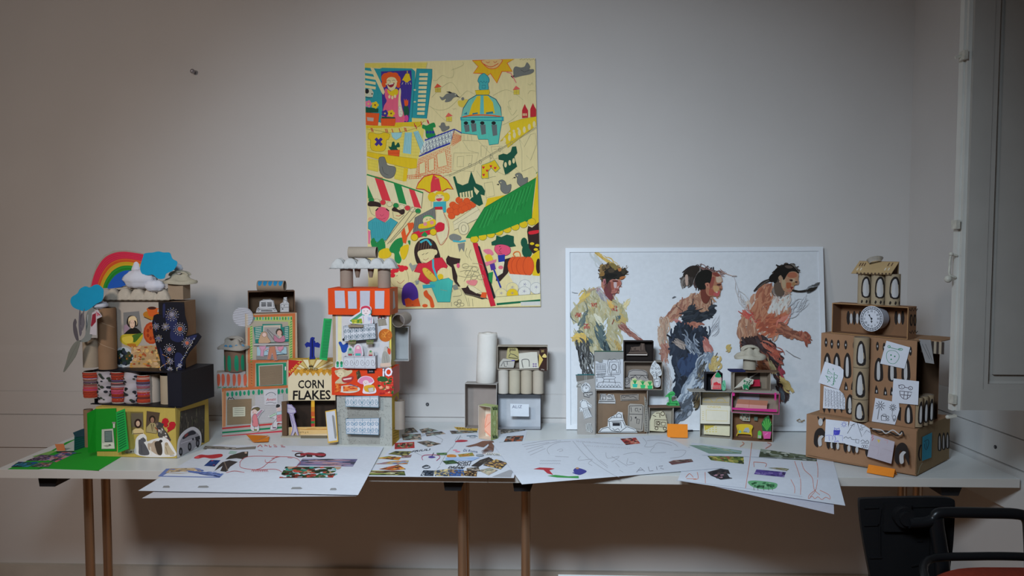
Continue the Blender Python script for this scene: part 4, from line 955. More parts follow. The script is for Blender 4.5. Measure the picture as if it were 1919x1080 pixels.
# ================================================================== house with the rainbow (far left)
def rainbow_house():
    GAIN[0] = 1.45
    C1 = (110, 460, 280/1680); C2 = (110, 580, 280/1512); C3 = (10, 740, 390/1919)
    H = thing('rainbow_house', 'tall junk-model house at the left end with a rainbow, blue clouds and green door', 'model house', on_table(260, 850))
    dep = (on_table(393, 827) - on_table(331, 859)).length
    yb = Box((182, 855), (331, 859), 763, dep, TZ+.0013)
    b = MB(); yb.solid(b, 'a58f45'); d = Draw(b, yb.front(), crop=C3); rt = yb.right()
    d.line('8a7634', '1566,112 1582,590', 3)
    for i in range(7): d.line('ad9648', [(900+i*95, 110+i*2), (905+i*95, 580)], 5)
    d = Draw(b, rt, crop=C3); d.line('7c6a30', '1590,120 1600,575', 4)
    box1 = b.build('yellow_box', CARD, H)
    F = yb.front()
    k = Cut('portrait_clipping', box1, F, C3); k.poly('6a5c30', '1152,156 1272,158 1276,368 1164,366'); k.poly('5a5040', '1160,170 1268,170 1272,300 1164,300'); k.oval('2a1814', 1224, 266, 34, 44); k.oval('b89880', 1224, 266, 18, 26); k.poly('c0a878', '1172,330 1200,312 1250,310 1278,330 1278,366 1166,366')
    k.line('3a2418', '1180,360 1270,356', 6); face_line(k, 1224, 268, 2); k.end()
    k = Cut('portrait_clipping', box1, F, C3); k.poly('4a3a2c', '1304,150 1426,166 1396,362 1296,348'); k.oval('221810', 1356, 226, 30, 34); k.oval('8a6450', 1356, 234, 17, 26); k.poly('94845c', '1304,300 1340,260 1380,262 1400,300 1394,358 1298,344'); k.line('30241c', '1346,270 1356,340 1368,272', 7); face_line(k, 1356, 236, 2); k.end()
    k = Cut('broken_heart', box1, F, C3)
    k.cut('a01820', '1442,258 1452,226 1474,214 1498,222 1510,248 1496,268 1506,284 1488,300 1470,300', .0006, False); k.cut('a01820', '1510,262 1530,248 1560,250 1574,274 1560,310 1494,350 1502,322 1490,306 1512,290', .0006, False); k.end('red paper heart torn in two')
    k = Cut('musician_clipping', box1, F, C3, lift=.0012); k.poly('3a3634', '1386,262 1420,250 1466,270 1452,300 1500,360 1530,420 1508,430 1470,380 1440,410 1410,380 1400,320'); k.line('7a3a24', '1380,300 1520,430', 9); photo(k, '1410,300 1460,300 1500,400 1420,400', ['4a4440','8a847c','c0b8b0','2a2624'], 10, 4); k.oval('6a5a50', 1400, 272, 12); k.end()
    k = Cut('cat_clipping', box1, F, C3, lift=.0008)
    k.cut('c8c4c0', '1200,470 1206,410 1236,372 1280,362 1304,390 1310,430 1360,412 1440,396 1500,410 1560,500 1578,560 1500,574 1300,572 1196,540', .0008)
    k.poly('4c4a4e', '1230,420 1246,412 1254,398 1262,402 1272,392 1294,410 1298,430 1280,440 1300,470 1330,550 1240,552 1232,490', sm=True); k.oval('2c2a2c', 1274, 420, 3); k.line('38363a', '1256,460 1262,540', 4)
    k.poly('a08c78', '1316,450 1350,446 1376,424 1420,440 1410,500 1440,556 1400,552 1350,520 1320,500', sm=True); k.poly('3a3028', '1380,440 1430,430 1450,500 1444,552 1410,550 1390,500', sm=True); k.oval('2a2420', 1436, 428, 16, 14)
    k.poly('a8987c', '1474,450 1496,444 1530,500 1562,548 1480,552 1470,500', sm=True); k.oval('988468', 1488, 454, 16, 16); k.line('6a5444', '1480,480 1500,545', 4); k.line('c8c0b4', '1340,480 1350,560', 8); face_line(k, 1488, 454, 2.4); k.line('3a2a20', '1520,560 1560,560', 4); k.end('white-edged cut-out of four cats sitting in a row')
    k = Cut('small_clipping', box1, F, C3); photo(k, '1110,510 1190,500 1200,544 1100,540', ['a09478','6a6458','c8c0a8','3c3830'], 9, 8); k.end()
    k = Cut('forest_clipping', box1, rt, C3); q = pts('1612,156 1838,92 1834,444 1600,420'); k.poly('3a3630', q); r = random.Random(4)
    for i in range(60): u, v = r.random(), r.random(); a = bil(q, u, v); k.line(r.choice(['5a5448','4a463c','2a2622','6a6252','55583c']), [a, (a[0]+r.uniform(-6,6), min(a[1]+r.uniform(20,60), 425))], r.uniform(3, 7))
    k.end('dark forest picture')
    k = Cut('car_cutout', box1, rt, C3, lift=.0012); k.cut('c2c0c2', '1584,590 1582,470 1596,400 1640,340 1710,298 1760,308 1796,350 1804,420 1790,480 1740,510 1700,530 1620,584', .001, True)
    k.poly('8e8c92', '1600,450 1620,400 1664,352 1720,324 1760,350 1790,390 1792,440 1780,470 1750,480 1710,520 1630,560 1600,530', sm=True); k.poly('2c2c34', '1628,396 1668,356 1720,330 1752,350 1740,366 1690,380 1640,410', sm=True); k.poly('7a3434', '1646,370 1680,352 1680,372 1650,396')
    for x, y in ((1612,526),(1694,480),(1768,448)): k.oval('1e1e22', x, y, 17, 40); k.oval('66666c', x, y, 8, 20)
    k.line('b8b6bc', '1612,450 1700,420 1786,392', 5); k.rect('3c3c44', 1716, 400, 1734, 420); k.poly('2a2a30', '1744,392 1788,378 1790,410 1750,424'); k.end('cut-out of a silver off-road car')
    # --- green door card with its two leaves
    b = MB(); d = Draw(b, F.shift(.002), crop=C3); d.cut('127a1c', '828,132 1022,124 1026,520 830,520', .0012, False); b.build('green_card', PAPER, H)
    b = MB(); a0, a1 = F.shift(.003).px(180, 766), F.shift(.003).px(180, 848); yf = F.px(180, 850).y - .03; l0, l1 = at_y(163, 775, yf), at_y(165, 849, yf); l1.z = max(l1.z, TZ+.002)
    b.face([a0, a1, l1, l0], '15881f'); n = Vector((.0006,0,0)); b.face([l0+n, l1+n, a1+n, a0+n], '15881f'); b.build('door_leaf', PAPER, H)
    b = MB(); sp = F.px(217, 765), F.px(217, 848); yl = F.px(225, 850).y; Q = [at_y(217,770,yl-.006), at_y(236,766,yl-.03), at_y(242,840,yl-.04), at_y(220,850,yl-.016)]
    fs = Face(Q[3], Q[2]-Q[3], Q[0]-Q[3]); d = Draw(b, fs, crop=C3); d.cut('1c9440', '1022,160 1104,128 1140,500 1040,536', .0008, False)
    for i in range(15): t = i/15; d.line('0e5a30', [(1032+t*22, 182+t*346), (1096+t*24, 158+t*330)], 9)
    b.build('louvred_leaf', PAPER, H, ).__setitem__('label', 'green shutter with slots')
    k = Cut('computer_clipping', H, F.shift(.003), C3, lift=.0014); k.cut('a8a49a', '892,320 996,312 1012,498 890,500', .0006, False); k.poly('4a5654', '916,334 986,330 992,436 918,438'); 
    for i in range(6): k.line('7c8a86', [(924, 348+i*14), (980, 345+i*14)], 5)
    k.poly('c0bcb0', '896,446 1004,442 1008,494 894,494'); k.poly('8c887c', '906,470 940,460 990,468 940,484'); k.oval('303030', 966, 462, 12, 5); k.rect('b0aca0', 996, 250, 1014, 306); k.rect('7c7a70', 988, 250, 1020, 266); k.end('grey home computer printed on paper')
    # --- black tray box with the row of tubes
    z2 = yb.h + TZ + .0021
    A = at_z(177, 757, z2); B = at_z(342, 764, z2); Y2 = A.y
    tb = Box.at(A, B, at_y(178, 693, Y2).z - z2, .20)
    b = MB(); tb.open(b, '14141a', '101014', .003); b.hexa([tb.p(-.006,-.012,0),tb.p(tb.w,-.012,0),tb.p(tb.w,0,0),tb.p(-.006,0,0),tb.p(-.006,-.012,.003),tb.p(tb.w,-.012,.003),tb.p(tb.w,0,.003),tb.p(-.006,0,.003)], '14141a')
    b.hexa([tb.p(tb.w-.055,0,.0031),tb.p(tb.w-.0031,0,.0031),tb.p(tb.w-.0031,.002,.0031),tb.p(tb.w-.055,.002,.0031),tb.p(tb.w-.055,0,tb.h-.0031),tb.p(tb.w-.0031,0,tb.h-.0031),tb.p(tb.w-.0031,.002,tb.h-.0031),tb.p(tb.w-.055,.002,tb.h-.0031)], '181820')
    b.build('black_box', GLOSS, H)
    def fabric(kind, seed):
        def f(b, a, t, r):
            rr = random.Random(seed); h = t.z - a.z; N = 46 if kind == 'weave' else 8
            if kind == 'weave':
                for i in range(N):
                    u = i/N; cc = rr.choice(['8c2c1c','a03c24','7a2818'] if (u < .22 or u > .70) else ['3a3034','5a4a6c','8c8480','4a2c30','7a6a60','a04c40'] if u < .55 else ['8c2c4c','9c3828','a04468'])
                    if rr.random() < .16: cc = rr.choice(['3c2a2c','b0a498','5c4478'])
                    z0, z1 = .98-u*.94, .98-(u+1/N)*.94; w = .004*math.sin(u*9+seed)
                    b.grid([[cyl_pt(a, r, ag, a.z+h*zz, .0016+w*.3+.0006*math.sin(ag*.2+i)) for ag in range(-62, 63, 12)] for zz in (z0, z1)], cc)
            else:
                b.grid([[cyl_pt(a, r, ag, a.z+h*(1.0-j/14*.97), .002+.0022*math.sin(j*1.3+seed+ag*.02)) for ag in range(-70, 71, 10)] for j in range(15)], '9c9498')
                for j in range(26):
                    z = h*rr.uniform(.04, .96); ag = rr.uniform(-60, 60); s = rr.uniform(3, 7)
                    P = [(ag+s*2*math.cos(k), z+s*.0007*math.sin(k)) for k in (0, 1, 2, 3, 4.2, 5.2)]; patch_v(b, a, r, P, rr.choice(['17181c','202228','2c3428']), .0046)
        return f
    zt = z2 + .0034
    for px, w, yb_, yt, kind, sd in ((166,30,748,698,'weave',1),(193,28,757,697,'print',2),(218,28,755,698,'weave',3),(243,28,755,697,'print',4),(266,28,757,704,'weave',5)):
        tube_v(H, px, yb_, yt, w, Y2-.012, '968a80', zb=zt if px > 180 else None, name='covered_tube', label='paper tube wrapped in ' + ('striped woven fabric' if kind == 'weave' else 'white fabric with black prints'), deco=fabric(kind, sd))
    tube_v(H, 283, 755, 702, 24, Y2+.01, '9c9084', zb=zt); tube_v(H, 310, 762, 705, 28, Y2-.022, '94846f', zb=zt)
    # --- pale box with food clippings and the brown carton
    z3 = tb.O.z + tb.h + .0008; Y3 = at_z(250, 694, z3).y
    Y3 = Y2 + .05
    wb = Box.at(Vector((at_y(196, 690, Y3).x, Y3, z3)), Vector((at_y(300, 690, Y3).x, Y3, z3)), at_y(250, 562, Y3).z - z3, .12)
    b = MB(); wb.solid(b, '9a8f84', {'top': '8a8078'}); wbx = b.build('pale_box', CARD, H); F3 = wb.front()
    k = Cut('portrait_clipping', wbx, F3, C1); k.poly('6c6a68', '728,756 904,740 936,975 730,995'); k.poly('8c7480', '734,900 790,880 800,980 734,990'); k.poly('241c18', '766,850 786,800 830,790 870,806 888,850 884,910 800,920 770,890', sm=True); k.poly('c8b088', '784,830 810,800 860,800 884,860 876,900 868,850 800,850 790,890', sm=True)
    k.poly('14100e', '744,990 800,940 860,924 912,960 920,1000 750,1000', sm=True); k.poly('c8b088', '784,840 800,806 850,800 880,830 850,836 812,836', sm=True); k.oval('c8a890', 828, 884, 30, 50); k.line('3a2a24', '806,874 820,872', 4); k.line('3a2a24', '838,872 852,874', 4); k.line('8a4038', '818,914 840,914', 4); k.end('photo of a fair-haired sitter in a black roll-neck')
    k = Cut('lemon_clipping', wbx, F3, C2, lift=.0007); k.poly('a89428', '620,300 650,256 760,250 850,250 836,320 780,380 700,370 640,340', sm=True); k.poly('3c5c1c', '748,262 850,240 830,270 776,330 750,320', sm=True); k.poly('c0a83c', '640,290 740,270 750,330 680,344', sm=True); k.poly('a0641c', '690,350 780,350 770,388 730,384', sm=True); k.end()
    k = Cut('cup_clipping', wbx, F3, C1, lift=.0007); k.poly('a0661c', '956,760 1010,740 1130,760 1100,820 1040,840 960,800', sm=True); k.poly('b4501c', '996,706 1100,700 1108,760 1080,800 1020,796 1000,750', sm=True); k.oval('3c1a10', 1050, 706, 48, 17); k.line('b4501c', '1100,716 1138,712 1130,750 1096,760', 10, sm=True); k.line('3c2010', '960,806 1040,842', 8); k.end('orange coffee cup')
    k = Cut('tomato_clipping', wbx, F3, C2); k.oval('9c3814', 940, 240, 84, 112); k.oval('a8481c', 940, 240, 66, 92)
    for i in range(7): k.oval('842c10', 940+40*math.cos(i*.9), 240+56*math.sin(i*.9), 14, 20)
    k.end()
    k = Cut('pizza_clipping', wbx, F3, C2, lift=.0006); photo(k, '740,370 1040,364 1062,596 720,600', ['a08058','a8845c','b4926c','984c28','8c3c20','c09c60','b07c34','6c5a34'], 90, 6, .07, .07); k.end('close-up of a pizza')
    k = Cut('bowl_clipping', wbx, F3, C2, lift=.001); k.oval('a4a8ac', 655, 484, 100, 104, n=28); r = random.Random(2)
    for i in range(40): a = r.random()*6.28; q = r.random()**.5*76; k.oval(r.choice(['141c20','1c2c24','242c38','0e1216','3a3c20']), 655+q*math.cos(a)*1.05, 484+q*math.sin(a), 24, 18, rot=r.random()*180, n=8)
    for x, y in ((620,492),(690,500),(720,470)): k.oval('8a5420', x, y, 9)
    k.end('bowl of black mussels')
    Y4 = Y3 - .015
    rb = Box.at(Vector((at_y(300, 690, Y4).x, Y4, z3)), Vector((at_y(347, 690, Y4).x, Y4+.006, z3)), at_y(300, 566, Y4).z - z3, .11)
    b = MB(); rb.solid(b, '7c6048', {'front': '1c1614', 'top': '8a7058'}); b.build('brown_carton', CARD, H)  # dark front colour stands in for the shade inside the open carton
    # tall tube, short tube
    tube_v(H, 194, 693, 578, 32, Y2-.01, '7c6048', zb=z3, name='tall_cardboard_tube', deco=lambda b, a, t, r: [b.grid([[cyl_pt(a, r, ag, a.z + (t.z-a.z)*(q - ag*.0011), .0002+e) for ag in range(-80, 81, 10)] for e in (0,)] + [[cyl_pt(a, r, ag, a.z + (t.z-a.z)*(q+.008 - ag*.0011), .0002) for ag in range(-80, 81, 10)]], '98806a') for q in (.40, .76)])
    tube_v(H, 164, 690, 637, 29, Y2-.02, '8f8170')
    # --- fabric glove shape
    fg = face_y(Y4-.022); k = Cut('glove_cutout', H, fg, C2, lift=0, m=GLOSS, eps=4e-5)
    k.cut('0c0c16', '1052,-60 1090,-75 1200,-75 1272,-60 1280,60 1306,150 1310,200 1290,270 1330,262 1412,238 1448,276 1400,350 1330,430 1290,500 1270,690 1200,712 1100,700 1060,640 1040,540 1000,400 960,240 950,130 968,60 1000,46 1052,60', .004, False)
    for q in ('1060,-40 1082,-50 1080,60 1062,80', '1090,60 1200,90 1180,200 1110,180', '1150,200 1270,260 1230,330 1140,300', '1030,380 1080,500 1090,600 1046,520', '1190,440 1260,470 1240,640 1180,560', '1300,290 1400,256 1380,300 1310,340', '970,110 1000,180 990,230'): k.poly('1e2242', q, sm=True)
    r = random.Random(9)
    def jewel(x, y, R0, cen, n=10):
        for i in range(n):
            for q in (.45, .72, 1):
                a = 6.283*(i+.5*(q == .72))/n; k.oval(r.choice(['8c8490','a09070','7c88a8','b0a8a0']), x+R0*q*math.cos(a), y+R0*q*math.sin(a), 4.5, n=6)
            k.line('6c6478', [(x,y),(x+R0*math.cos(6.283*i/n), y+R0*math.sin(6.283*i/n))], 2)
        k.oval(cen, x, y, R0*.34, n=10)
    for a in ((1155,50,64,'7a7480',14),(1092,174,38,'7c7888',9),(1240,196,64,'a0482c',16),(1000,170,34,'6c6070',7),(1030,290,34,'504c70',8),(1140,400,56,'a05a4c',12),(1320,335,52,'a0523c',11),(1150,520,34,'5a5468',8),(1150,600,26,'46405c',8),(1250,560,20,'7c7488',6)): jewel(*a)
    for i in range(46): t = i/46; k.oval(r.choice(['a0967c','6c7494','b07844']), 1080+60*math.sin(t*8)+t*60, 450+t*250, 4.5, n=6); k.oval(r.choice(['a0967c','7c84a4']), 1200+t*210+r.uniform(-6,6), 640-t*370+r.uniform(-6,6), 4.5, n=6)
    k.end('dark blue velvet glove shape with jewelled embroidery')
    # --- egg carton roof, clouds, rainbow
    z4 = z3 + wb.h + .001; x0 = at_y(196, 560, Y3).x; x1 = at_y(318, 560, Y3).x
    part('egg_carton', H, lambda b: egg_tray(b, x0, x1, Y3-.012, Y3+.085, z4, .040, 5, 2, 'a2988a'), PULP)
    x2, x3 = at_y(212, 530, Y3+.05).x, at_y(262, 530, Y3+.05).x
    part('egg_carton', H, lambda b: egg_tray(b, x2, x3, Y3+.02, Y3+.08, z4+.035, .026, 2, 1, 'a2988a'), PULP)
    p = at_y(334, 562, Y3+.03); part('small_carton', H, lambda b: b.box(at_y(320,562,Y3+.03).x, at_y(348,562,Y3+.03).x, Y3+.01, Y3+.07, z4, at_y(334,528,Y3+.03).z, '83705c'))
    p = at_y(332, 531, Y3+.02); part('egg_carton_roof', H, lambda b: egg_hat(b, p.x, Y3+.04, p.z-.001, .062, .045, .042, '98907e', 3), PULP)
    fr = face_y(Y3+.02); k = Cut('rainbow', H, fr, C1, lift=0); N = 24
    k.cut('8c8478', [(352,480),(362,420),(385,330),(430,210),(520,110),(620,60),(760,52),(900,76),(960,96),(960,400),(900,420),(560,500)], .0012, False)
    bands = ['b0223c','b4481c','b08c1c','1e7424','1a4c9c']
    cx, cy = 800, 560
    def arc(f): return [(360+f*170 + (1-math.cos(t))*(600-f*130)*0 + 0, 0) for t in (0,)]
    out = pts('360,480 378,390 420,270 500,150 600,88 720,66 860,80 960,98'); inn = pts('560,480 575,440 610,390 660,340 740,300 820,296 880,310 960,330')
    def mix(f): return [tuple(o[i]*(1-f)+n_[i]*f for i in (0,1)) for o, n_ in zip(out, inn)]
    E = [0.02, .36, .52, .70, .94]
    for i, c in enumerate(bands[:4]): k.poly(c, smooth(mix(E[i]), False) + list(reversed(smooth(mix(E[i+1]), False))))
    k.poly(bands[4], smooth(mix(.94), False) + [(960,400),(880,400),(700,470),(560,490)])
    for f in (.06,.14,.22,.30,.40,.58,.78,.86): k.line({0:'9c1c34',1:'c02c44'}[int(f*100)//2 % 2] if f < .36 else {.40:'c0582c',.58:'a8841c',.78:'2a8430',.86:'186420'}[f], mix(f), 7, sm=True)
    k.end('painted paper rainbow')
    for nm, Yc, outl in (('cloud', Y3-.01, '960,96 1000,84 1060,80 1120,68 1180,80 1250,84 1280,150 1330,180 1330,220 1290,280 1210,320 1190,370 1120,376 1060,330 1000,336 940,320 916,260 930,190 950,130'), ('cloud', Y2-.03, '134,620 150,580 210,540 240,490 300,460 350,474 400,446 450,444 500,490 506,540 490,620 420,660 360,710 300,740 240,730 170,700 140,660')):
        k = standee(nm, H, outl, face_y(Yc), C1, '1283a8'); k.end('blue paper cloud')
    for a, b_, s, sc in (((262,524),Y3+.01,.030,(1.5,.8,.9)),((290,536),Y3-.0,.024,(1.2,.8,.7)),((186,572),Y2+.0,.02,(1.2,1,.6)),((258,505),Y3+.03,.02,(.8,.7,1.4)),((334,503),Y3+.06,.012,(1,.6,1))):
        c0 = at_y(a[0], a[1], b_); part('tissue_tuft', H, lambda b: blob(b, c0, s, 'b4b4bc', a[0], sc), TISSUE, 'crumpled white tissue')
    # --- left trimmings: plastic bag strip, leaves, patterned paper
    fl = face_y(Y2-.05)
    k = Cut('plastic_strip', H, fl, C1, lift=0, m=GLOSS); k.cut('6e716e', '300,1010 310,820 330,740 390,700 400,820 360,1060 240,1080', .0012, True); k.line('96989a', '330,780 318,900', 8); k.end()
    k = Cut('patterned_paper', H, face_y(Y2-.055), C1, lift=0); k.cut('a8a0a4', '376,760 440,720 490,800 430,830 426,1010 350,1000', .0008, False); k.poly('7c1c2c', '380,780 420,760 420,860 370,920 362,900'); k.poly('a86470', '420,740 470,780 430,800'); k.line('8c2434', '440,760 470,790', 8); k.end()
    for q, c in (('170,860 190,824 206,860 200,900 214,960 230,1080 200,1060 172,980 166,900', '4c474c'), ('236,730 250,760 248,880 262,980 240,1020 226,900', '56525a'), ('300,710 290,780 300,880 270,960 258,860 270,780', '5a565c'), ('262,760 270,860 250,900 246,820', '3c383e')):
        k = Cut('foil_petal', H, face_y(Y2-.06), C1, lift=random.random()*.006, m=GLOSS); k.cut(c, q, .001, True); k.end()
    k = Cut('fabric_leaf', H, face_y(Y2-.065), C2, lift=0); k.cut('66665e', '210,312 216,340 200,400 170,480 100,580 58,634 50,620 76,540 110,420 160,340', .0015, True); k.line('50504a', '200,330 140,450 60,620', 3, sm=True); k.end('grey-green felt leaf')
    # --- behind the green door
    tube_v(H, 163, 850, 769, 16, -.42, '7c6048', zb=TZ+.0015)
    b = MB(); fb = Face(on_table(139, 846), on_table(168, 836)-on_table(139, 846), Vector((0,0,1))); d = Draw(b, fb, crop=C3); d.cut('1f5c5c', '636,380 770,350 772,470 634,524', .001, False)
    for i in range(5): d.line('2c7474', [(645, 410+i*22), (765, 380+i*18)], 4)
    d.cut('3c5c70', '620,350 700,318 766,300 768,380 640,392', .001, False); d.poly('2c3c6c', '720,270 760,290 764,340 726,330'); b.build('teal_card', PAPER, H)
    # --- green sheet with the collage, lying on the table
    GAIN[0] = 1.5
    ft = Face((0,0,TZ+.0004), (1,0,0), (0,1,0)); b = MB(); d = Draw(b, ft, crop=C3, base=0); d.k = .0
    d.cut('1c8c24', '22,688 420,520 560,440 636,412 770,470 1078,568 858,700 360,682 300,690', .0006, False); 
    d.poly('a8b0a8', '440,524 636,420 640,520'); d.poly('6e9a50', '250,572 420,520 480,520 330,590'); 
    photo(d, '190,612 330,556 450,560 380,612', ['4a3c58','2c2430','6c5470','3a3040','84707c'], 26, 3); photo(d, '370,600 520,530 660,536 470,626', ['5c4c74','8c4c58','3c4c84','a08890','2c2c40','b06c6c'], 40, 4, .1, .2)
    photo(d, '50,670 120,622 310,626 210,670', ['1c5c74','1c3c8c','1c2c34','3c7ca0','205040'], 24, 5); photo(d, '230,668 310,632 440,626 400,670', ['5c4c64','9c8c90','a04c4c','2c3c40','54702c'], 30, 6, .14, .2)
    d.line('1c6c24', '300,690 420,620 560,560 700,540', 4)
    tag(b.build('green_sheet', PAPER), 'bright green paper sheet with a strip of magazine pictures, flat on the table end', 'paper sheet')
    b = MB(); fo = Face(on_table(107, 846), on_table(125, 846)-on_table(107, 846), Vector((0,.25,1))); d = Draw(b, fo, crop=C3, base=.0); d.cut('a8623c', '456,456 540,452 554,516 480,520', .0006, False)
    d2 = Draw(b, ft.shift(.0008), crop=C3); d2.cut('15181c', '470,526 634,522 634,528 472,534', .001, False)
    tag(b.build('orange_card', PAPER), 'small orange paper flap propped up beside the green sheet', 'paper flap')
    GAIN[0] = 1.55
rainbow_house()
# ================================================================== orange and green shop house
def spiral(x, y, r, turns=1.4, a0=0, s=1):
    return [(x + r*(1-t/14*.8)*math.cos(a0+s*t/14*turns*6.283), y + r*(1-t/14*.8)*math.sin(a0+s*t/14*turns*6.283)) for t in range(15)]
def railing(d, quad, c, n=4, w=3, rows=2):
    q = pts(quad); d.line(c, q, w, closed=True)
    B = lambda u, v: bil(q, u, v)
    d.line(c, [B(0,.1), B(1,.1)], w*.7); d.line(c, [B(0,.9), B(1,.9)], w*.7)
    for i in range(n+1): d.line(c, [B(i/n,.0), B(i/n,1)], w*.7)
    for i in range(n):
        for j in range(rows):
            u, v = (i+.5)/n, .1+(j+.5)*.8/rows
            for s in (-1, 1):
                P = [B(u + s*.25/n + dx, v + dy) for dx, dy in [((.22/n)*(1-t/12*.85)*math.cos(t*.7)*s, (.34/rows)*(1-t/12*.85)*math.sin(t*.7)) for t in range(13)]]
                d.line(c, P, w)
def corrugated(b, f, crop, quad, c, n=16, amp=.0006, vert=False, lift=.0008):
    """ridged card: real ridges"""
    d = Draw(b, f, crop=crop); q = pts(quad); rows = []
    for i in range(n*4+1):
        t = i/(n*4); h = lift + amp*(1+math.sin(t*n*6.283))
        rows.append([d.P(bil(q, *((t, s) if vert else (s, t))), h) for s in (0, 1)])
    b.grid(rows, c); b.face([d.P(p, lift*.3) for p in q], c)
def shop_house():
    GAIN[0] = 1.5; E1 = (400, 520, 160/960); E2 = (400, 680, 240/1620); OR = 'a85c34'; GN = '1c7a58'
    H = thing('shop_house', 'orange-edged junk-model house with green window frames and shop front, left of the cereal carton', 'model house', on_table(480, 812))
    lb = Box((417, 819), (541, 810), 730, .062); F = lb.front()
    b = MB(); lb.solid(b, '9a948c', {'left': '7c6048', 'top': '8a7058'}); d = Draw(b, F, crop=E2)
    d.poly('b8835c', '108,340 160,340 156,810 110,818'); d.poly(OR, '108,325 945,285 945,318 150,358 108,372'); d.poly('a86c48', '130,345 158,355 150,805 122,812')
    for y, c in ((822,'a83434'),(875,'1c6c48'),(925,'a83440')): d.poly(c, [(110,y),(945,y-75),(945,y-52),(110,y+22)])
    for i, x in enumerate((180,238,290,340,392,446,506,575,612,826,872,930)): d.oval(GN, x, 402-i*4, 17, 38 if i % 2 else 28, n=9)
    base = b.build('lower_box', CARD, H)
    b = MB(); corrugated(b, F, E2, '170,470 482,455 480,770 172,790', '7c6850', 18, .0005); b.build('corrugated_shutter', CARD, H)
    k = Cut('notice', H, F, E2, lift=.0030); k.poly('b8b29c', '244,562 402,556 402,676 246,682'); 
    for i in range(4): k.line('4a4a48', [(262,584+i*24),(300,580+i*24),(385,580+i*24)][:3], 4)
    k.end('small cream notice with hand lettering')
    b = MB(); corrugated(b, F, E2, '526,410 880,398 884,745 526,770', 'a09c9c', 22, .0005); b.build('corrugated_shutter', PAPER, H, ).__setitem__('label', 'white ridged card')
    k = Cut('shop_sign', H, F, E2, lift=.0032); k.cut('b0acae', '634,340 810,334 812,530 648,534', .0004, False); k.line('30303a', '660,412 690,386 730,376 770,386 788,410', 6, sm=True); k.text('Amato', 'a02c34', '664,448 790,440 792,474 666,484', .01, .3); k.line('40404a', '662,512 700,500 740,500 770,510 796,506', 5); k.oval(None, 726, 410, 22, 14, out='b08a90', ow=3); k.end('white sign with red lettering')
    k = Cut('awning_ornament', H, F, E2, lift=.003); k.line('202830', '182,462 200,440 222,452 240,438 262,462', 9); k.end()
    # two cooks
    k = standee('cook_figure', H, '490,560 520,545 570,550 595,590 628,586 634,604 600,640 570,690 560,730 572,780 575,850 545,868 480,850 470,800 480,720 472,640', F, E2, 'b4aeb0', .0008, lift=.005)
    k.poly('5a5034', '480,600 500,570 560,556 588,580 560,610 500,600', sm=True); k.oval('c0a49c', 520, 620, 32, 34); k.line('40342c', '505,612 500,640', 3); k.poly('b86c70', '500,660 540,650 565,740 560,800 500,800 490,740', sm=True, out='3c3438', ow=4); k.poly('a8788c', '540,660 600,600 622,594 560,680', out='3c3438', ow=4); k.line('3c3438', '500,660 490,700 500,760', 5, sm=True); k.line('40383c', '516,800 514,850 540,850', 5); k.poly('5c6428', '510,840 550,838 552,858 514,858'); k.line('3c3438', '480,606 500,572 560,560 590,584', 4, sm=True); k.end('paper cook in a pink apron pointing')
    k = standee('cook_figure', H, '790,530 840,520 870,560 884,640 884,760 810,760 800,830 730,846 720,820 750,760 770,700 700,690 700,664 790,620 796,580', F, E2, 'b4aeb0', .0008, lift=.005)
    k.poly('2c2c2c', '790,560 800,524 840,530 836,556 810,566', sm=True); k.oval('c0a49c', 826, 588, 28, 26); k.poly('9ab0b4', '800,620 870,606 874,650 800,660', out='3c3c40', ow=4); k.poly('b86c70', '800,660 874,648 876,736 800,744', sm=False, out='3c3438', ow=4); k.poly('9cb49c', '704,672 790,628 800,650 720,690', out='3c4c3c', ow=4); k.line('40383c', '800,700 756,760 752,820 800,820', 5, sm=True); k.poly('6c4c5c', '750,810 790,812 790,828 744,828'); k.line('6a3038', '818,690 838,684', 5); k.end('paper cook in a pink apron carrying a tray')
    # left upper box with chillies
    z2 = TZ + lb.h + .0006; fo = lambda px: at_z(px, 728, z2)
    A = Vector(lb.p(-.016, .002, lb.h+.0006)); wA = .104
    sb = Box.at(A, lb.p(wA-.016, .002, lb.h+.0006), .0635, .058); b = MB(); sb.solid(b, '948c88', {'left': '6c5444', 'top': '988c80'}); d = Draw(b, sb.front(), crop=E2)
    for i, x in enumerate((62,118,184,258,322,396)): d.poly('b05038', [(x-14,155+i),(x+4,140),(x+22,165),(x+26,230),(x+12,288),(x-8,290),(x-16,220)], sm=True)
    for i in range(6): d.line('1c7450', [(55+i*66,304+i*2),(80+i*66,314+i*2),(100+i*66,306)], 9)
    d.line('1c7450', '50,320 430,326', 4); b.build('chilli_box', CARD, H)
    tz = A.z + .0642; tube_v(H, 434, 696, 655, 40, A.y+.01, '6c5444', zb=tz, name='cardboard_tube', label='paper tube painted with green stripes', deco=lambda b, a, t, r: [patch_v(b, a, r, [(g-8,.010),(g+8,.006),(g+10,.045),(g+5,.062),(g-6,.062),(g-11,.04)], GN) for g in (-50,-12,26,60)])
    p = at_y(434, 654, A.y+.01); 
    def hat(b):
        egg_hat(b, p.x, A.y+.035, p.z-.002, .058, .042, .044, '8c857c', 5)
        for a in (-60,-25,0,28,62): b.ball((p.x+.045*math.sin(R(a)), A.y+.035-.036*math.cos(R(a)), p.z+.010), .0065, '3c6c8c', 5, (1,.25,1))
    part('egg_carton_roof', H, hat, PULP)
    # tower box
    A2 = lb.p(.090, .003, lb.h+.0006); xr = at_y(553, 727, A2.y+.03).x
    tw = Box.at(A2, A2 + (lb.ux * ((xr-A2.x)/lb.ux.x)), at_y(500, 589, A2.y).z - A2.z, .058); G = tw.front()
    b = MB(); tw.solid(b, '9c8c78', {'left': '8a6a50', 'top': '9a6040'}); d = Draw(b, G, crop=E1)
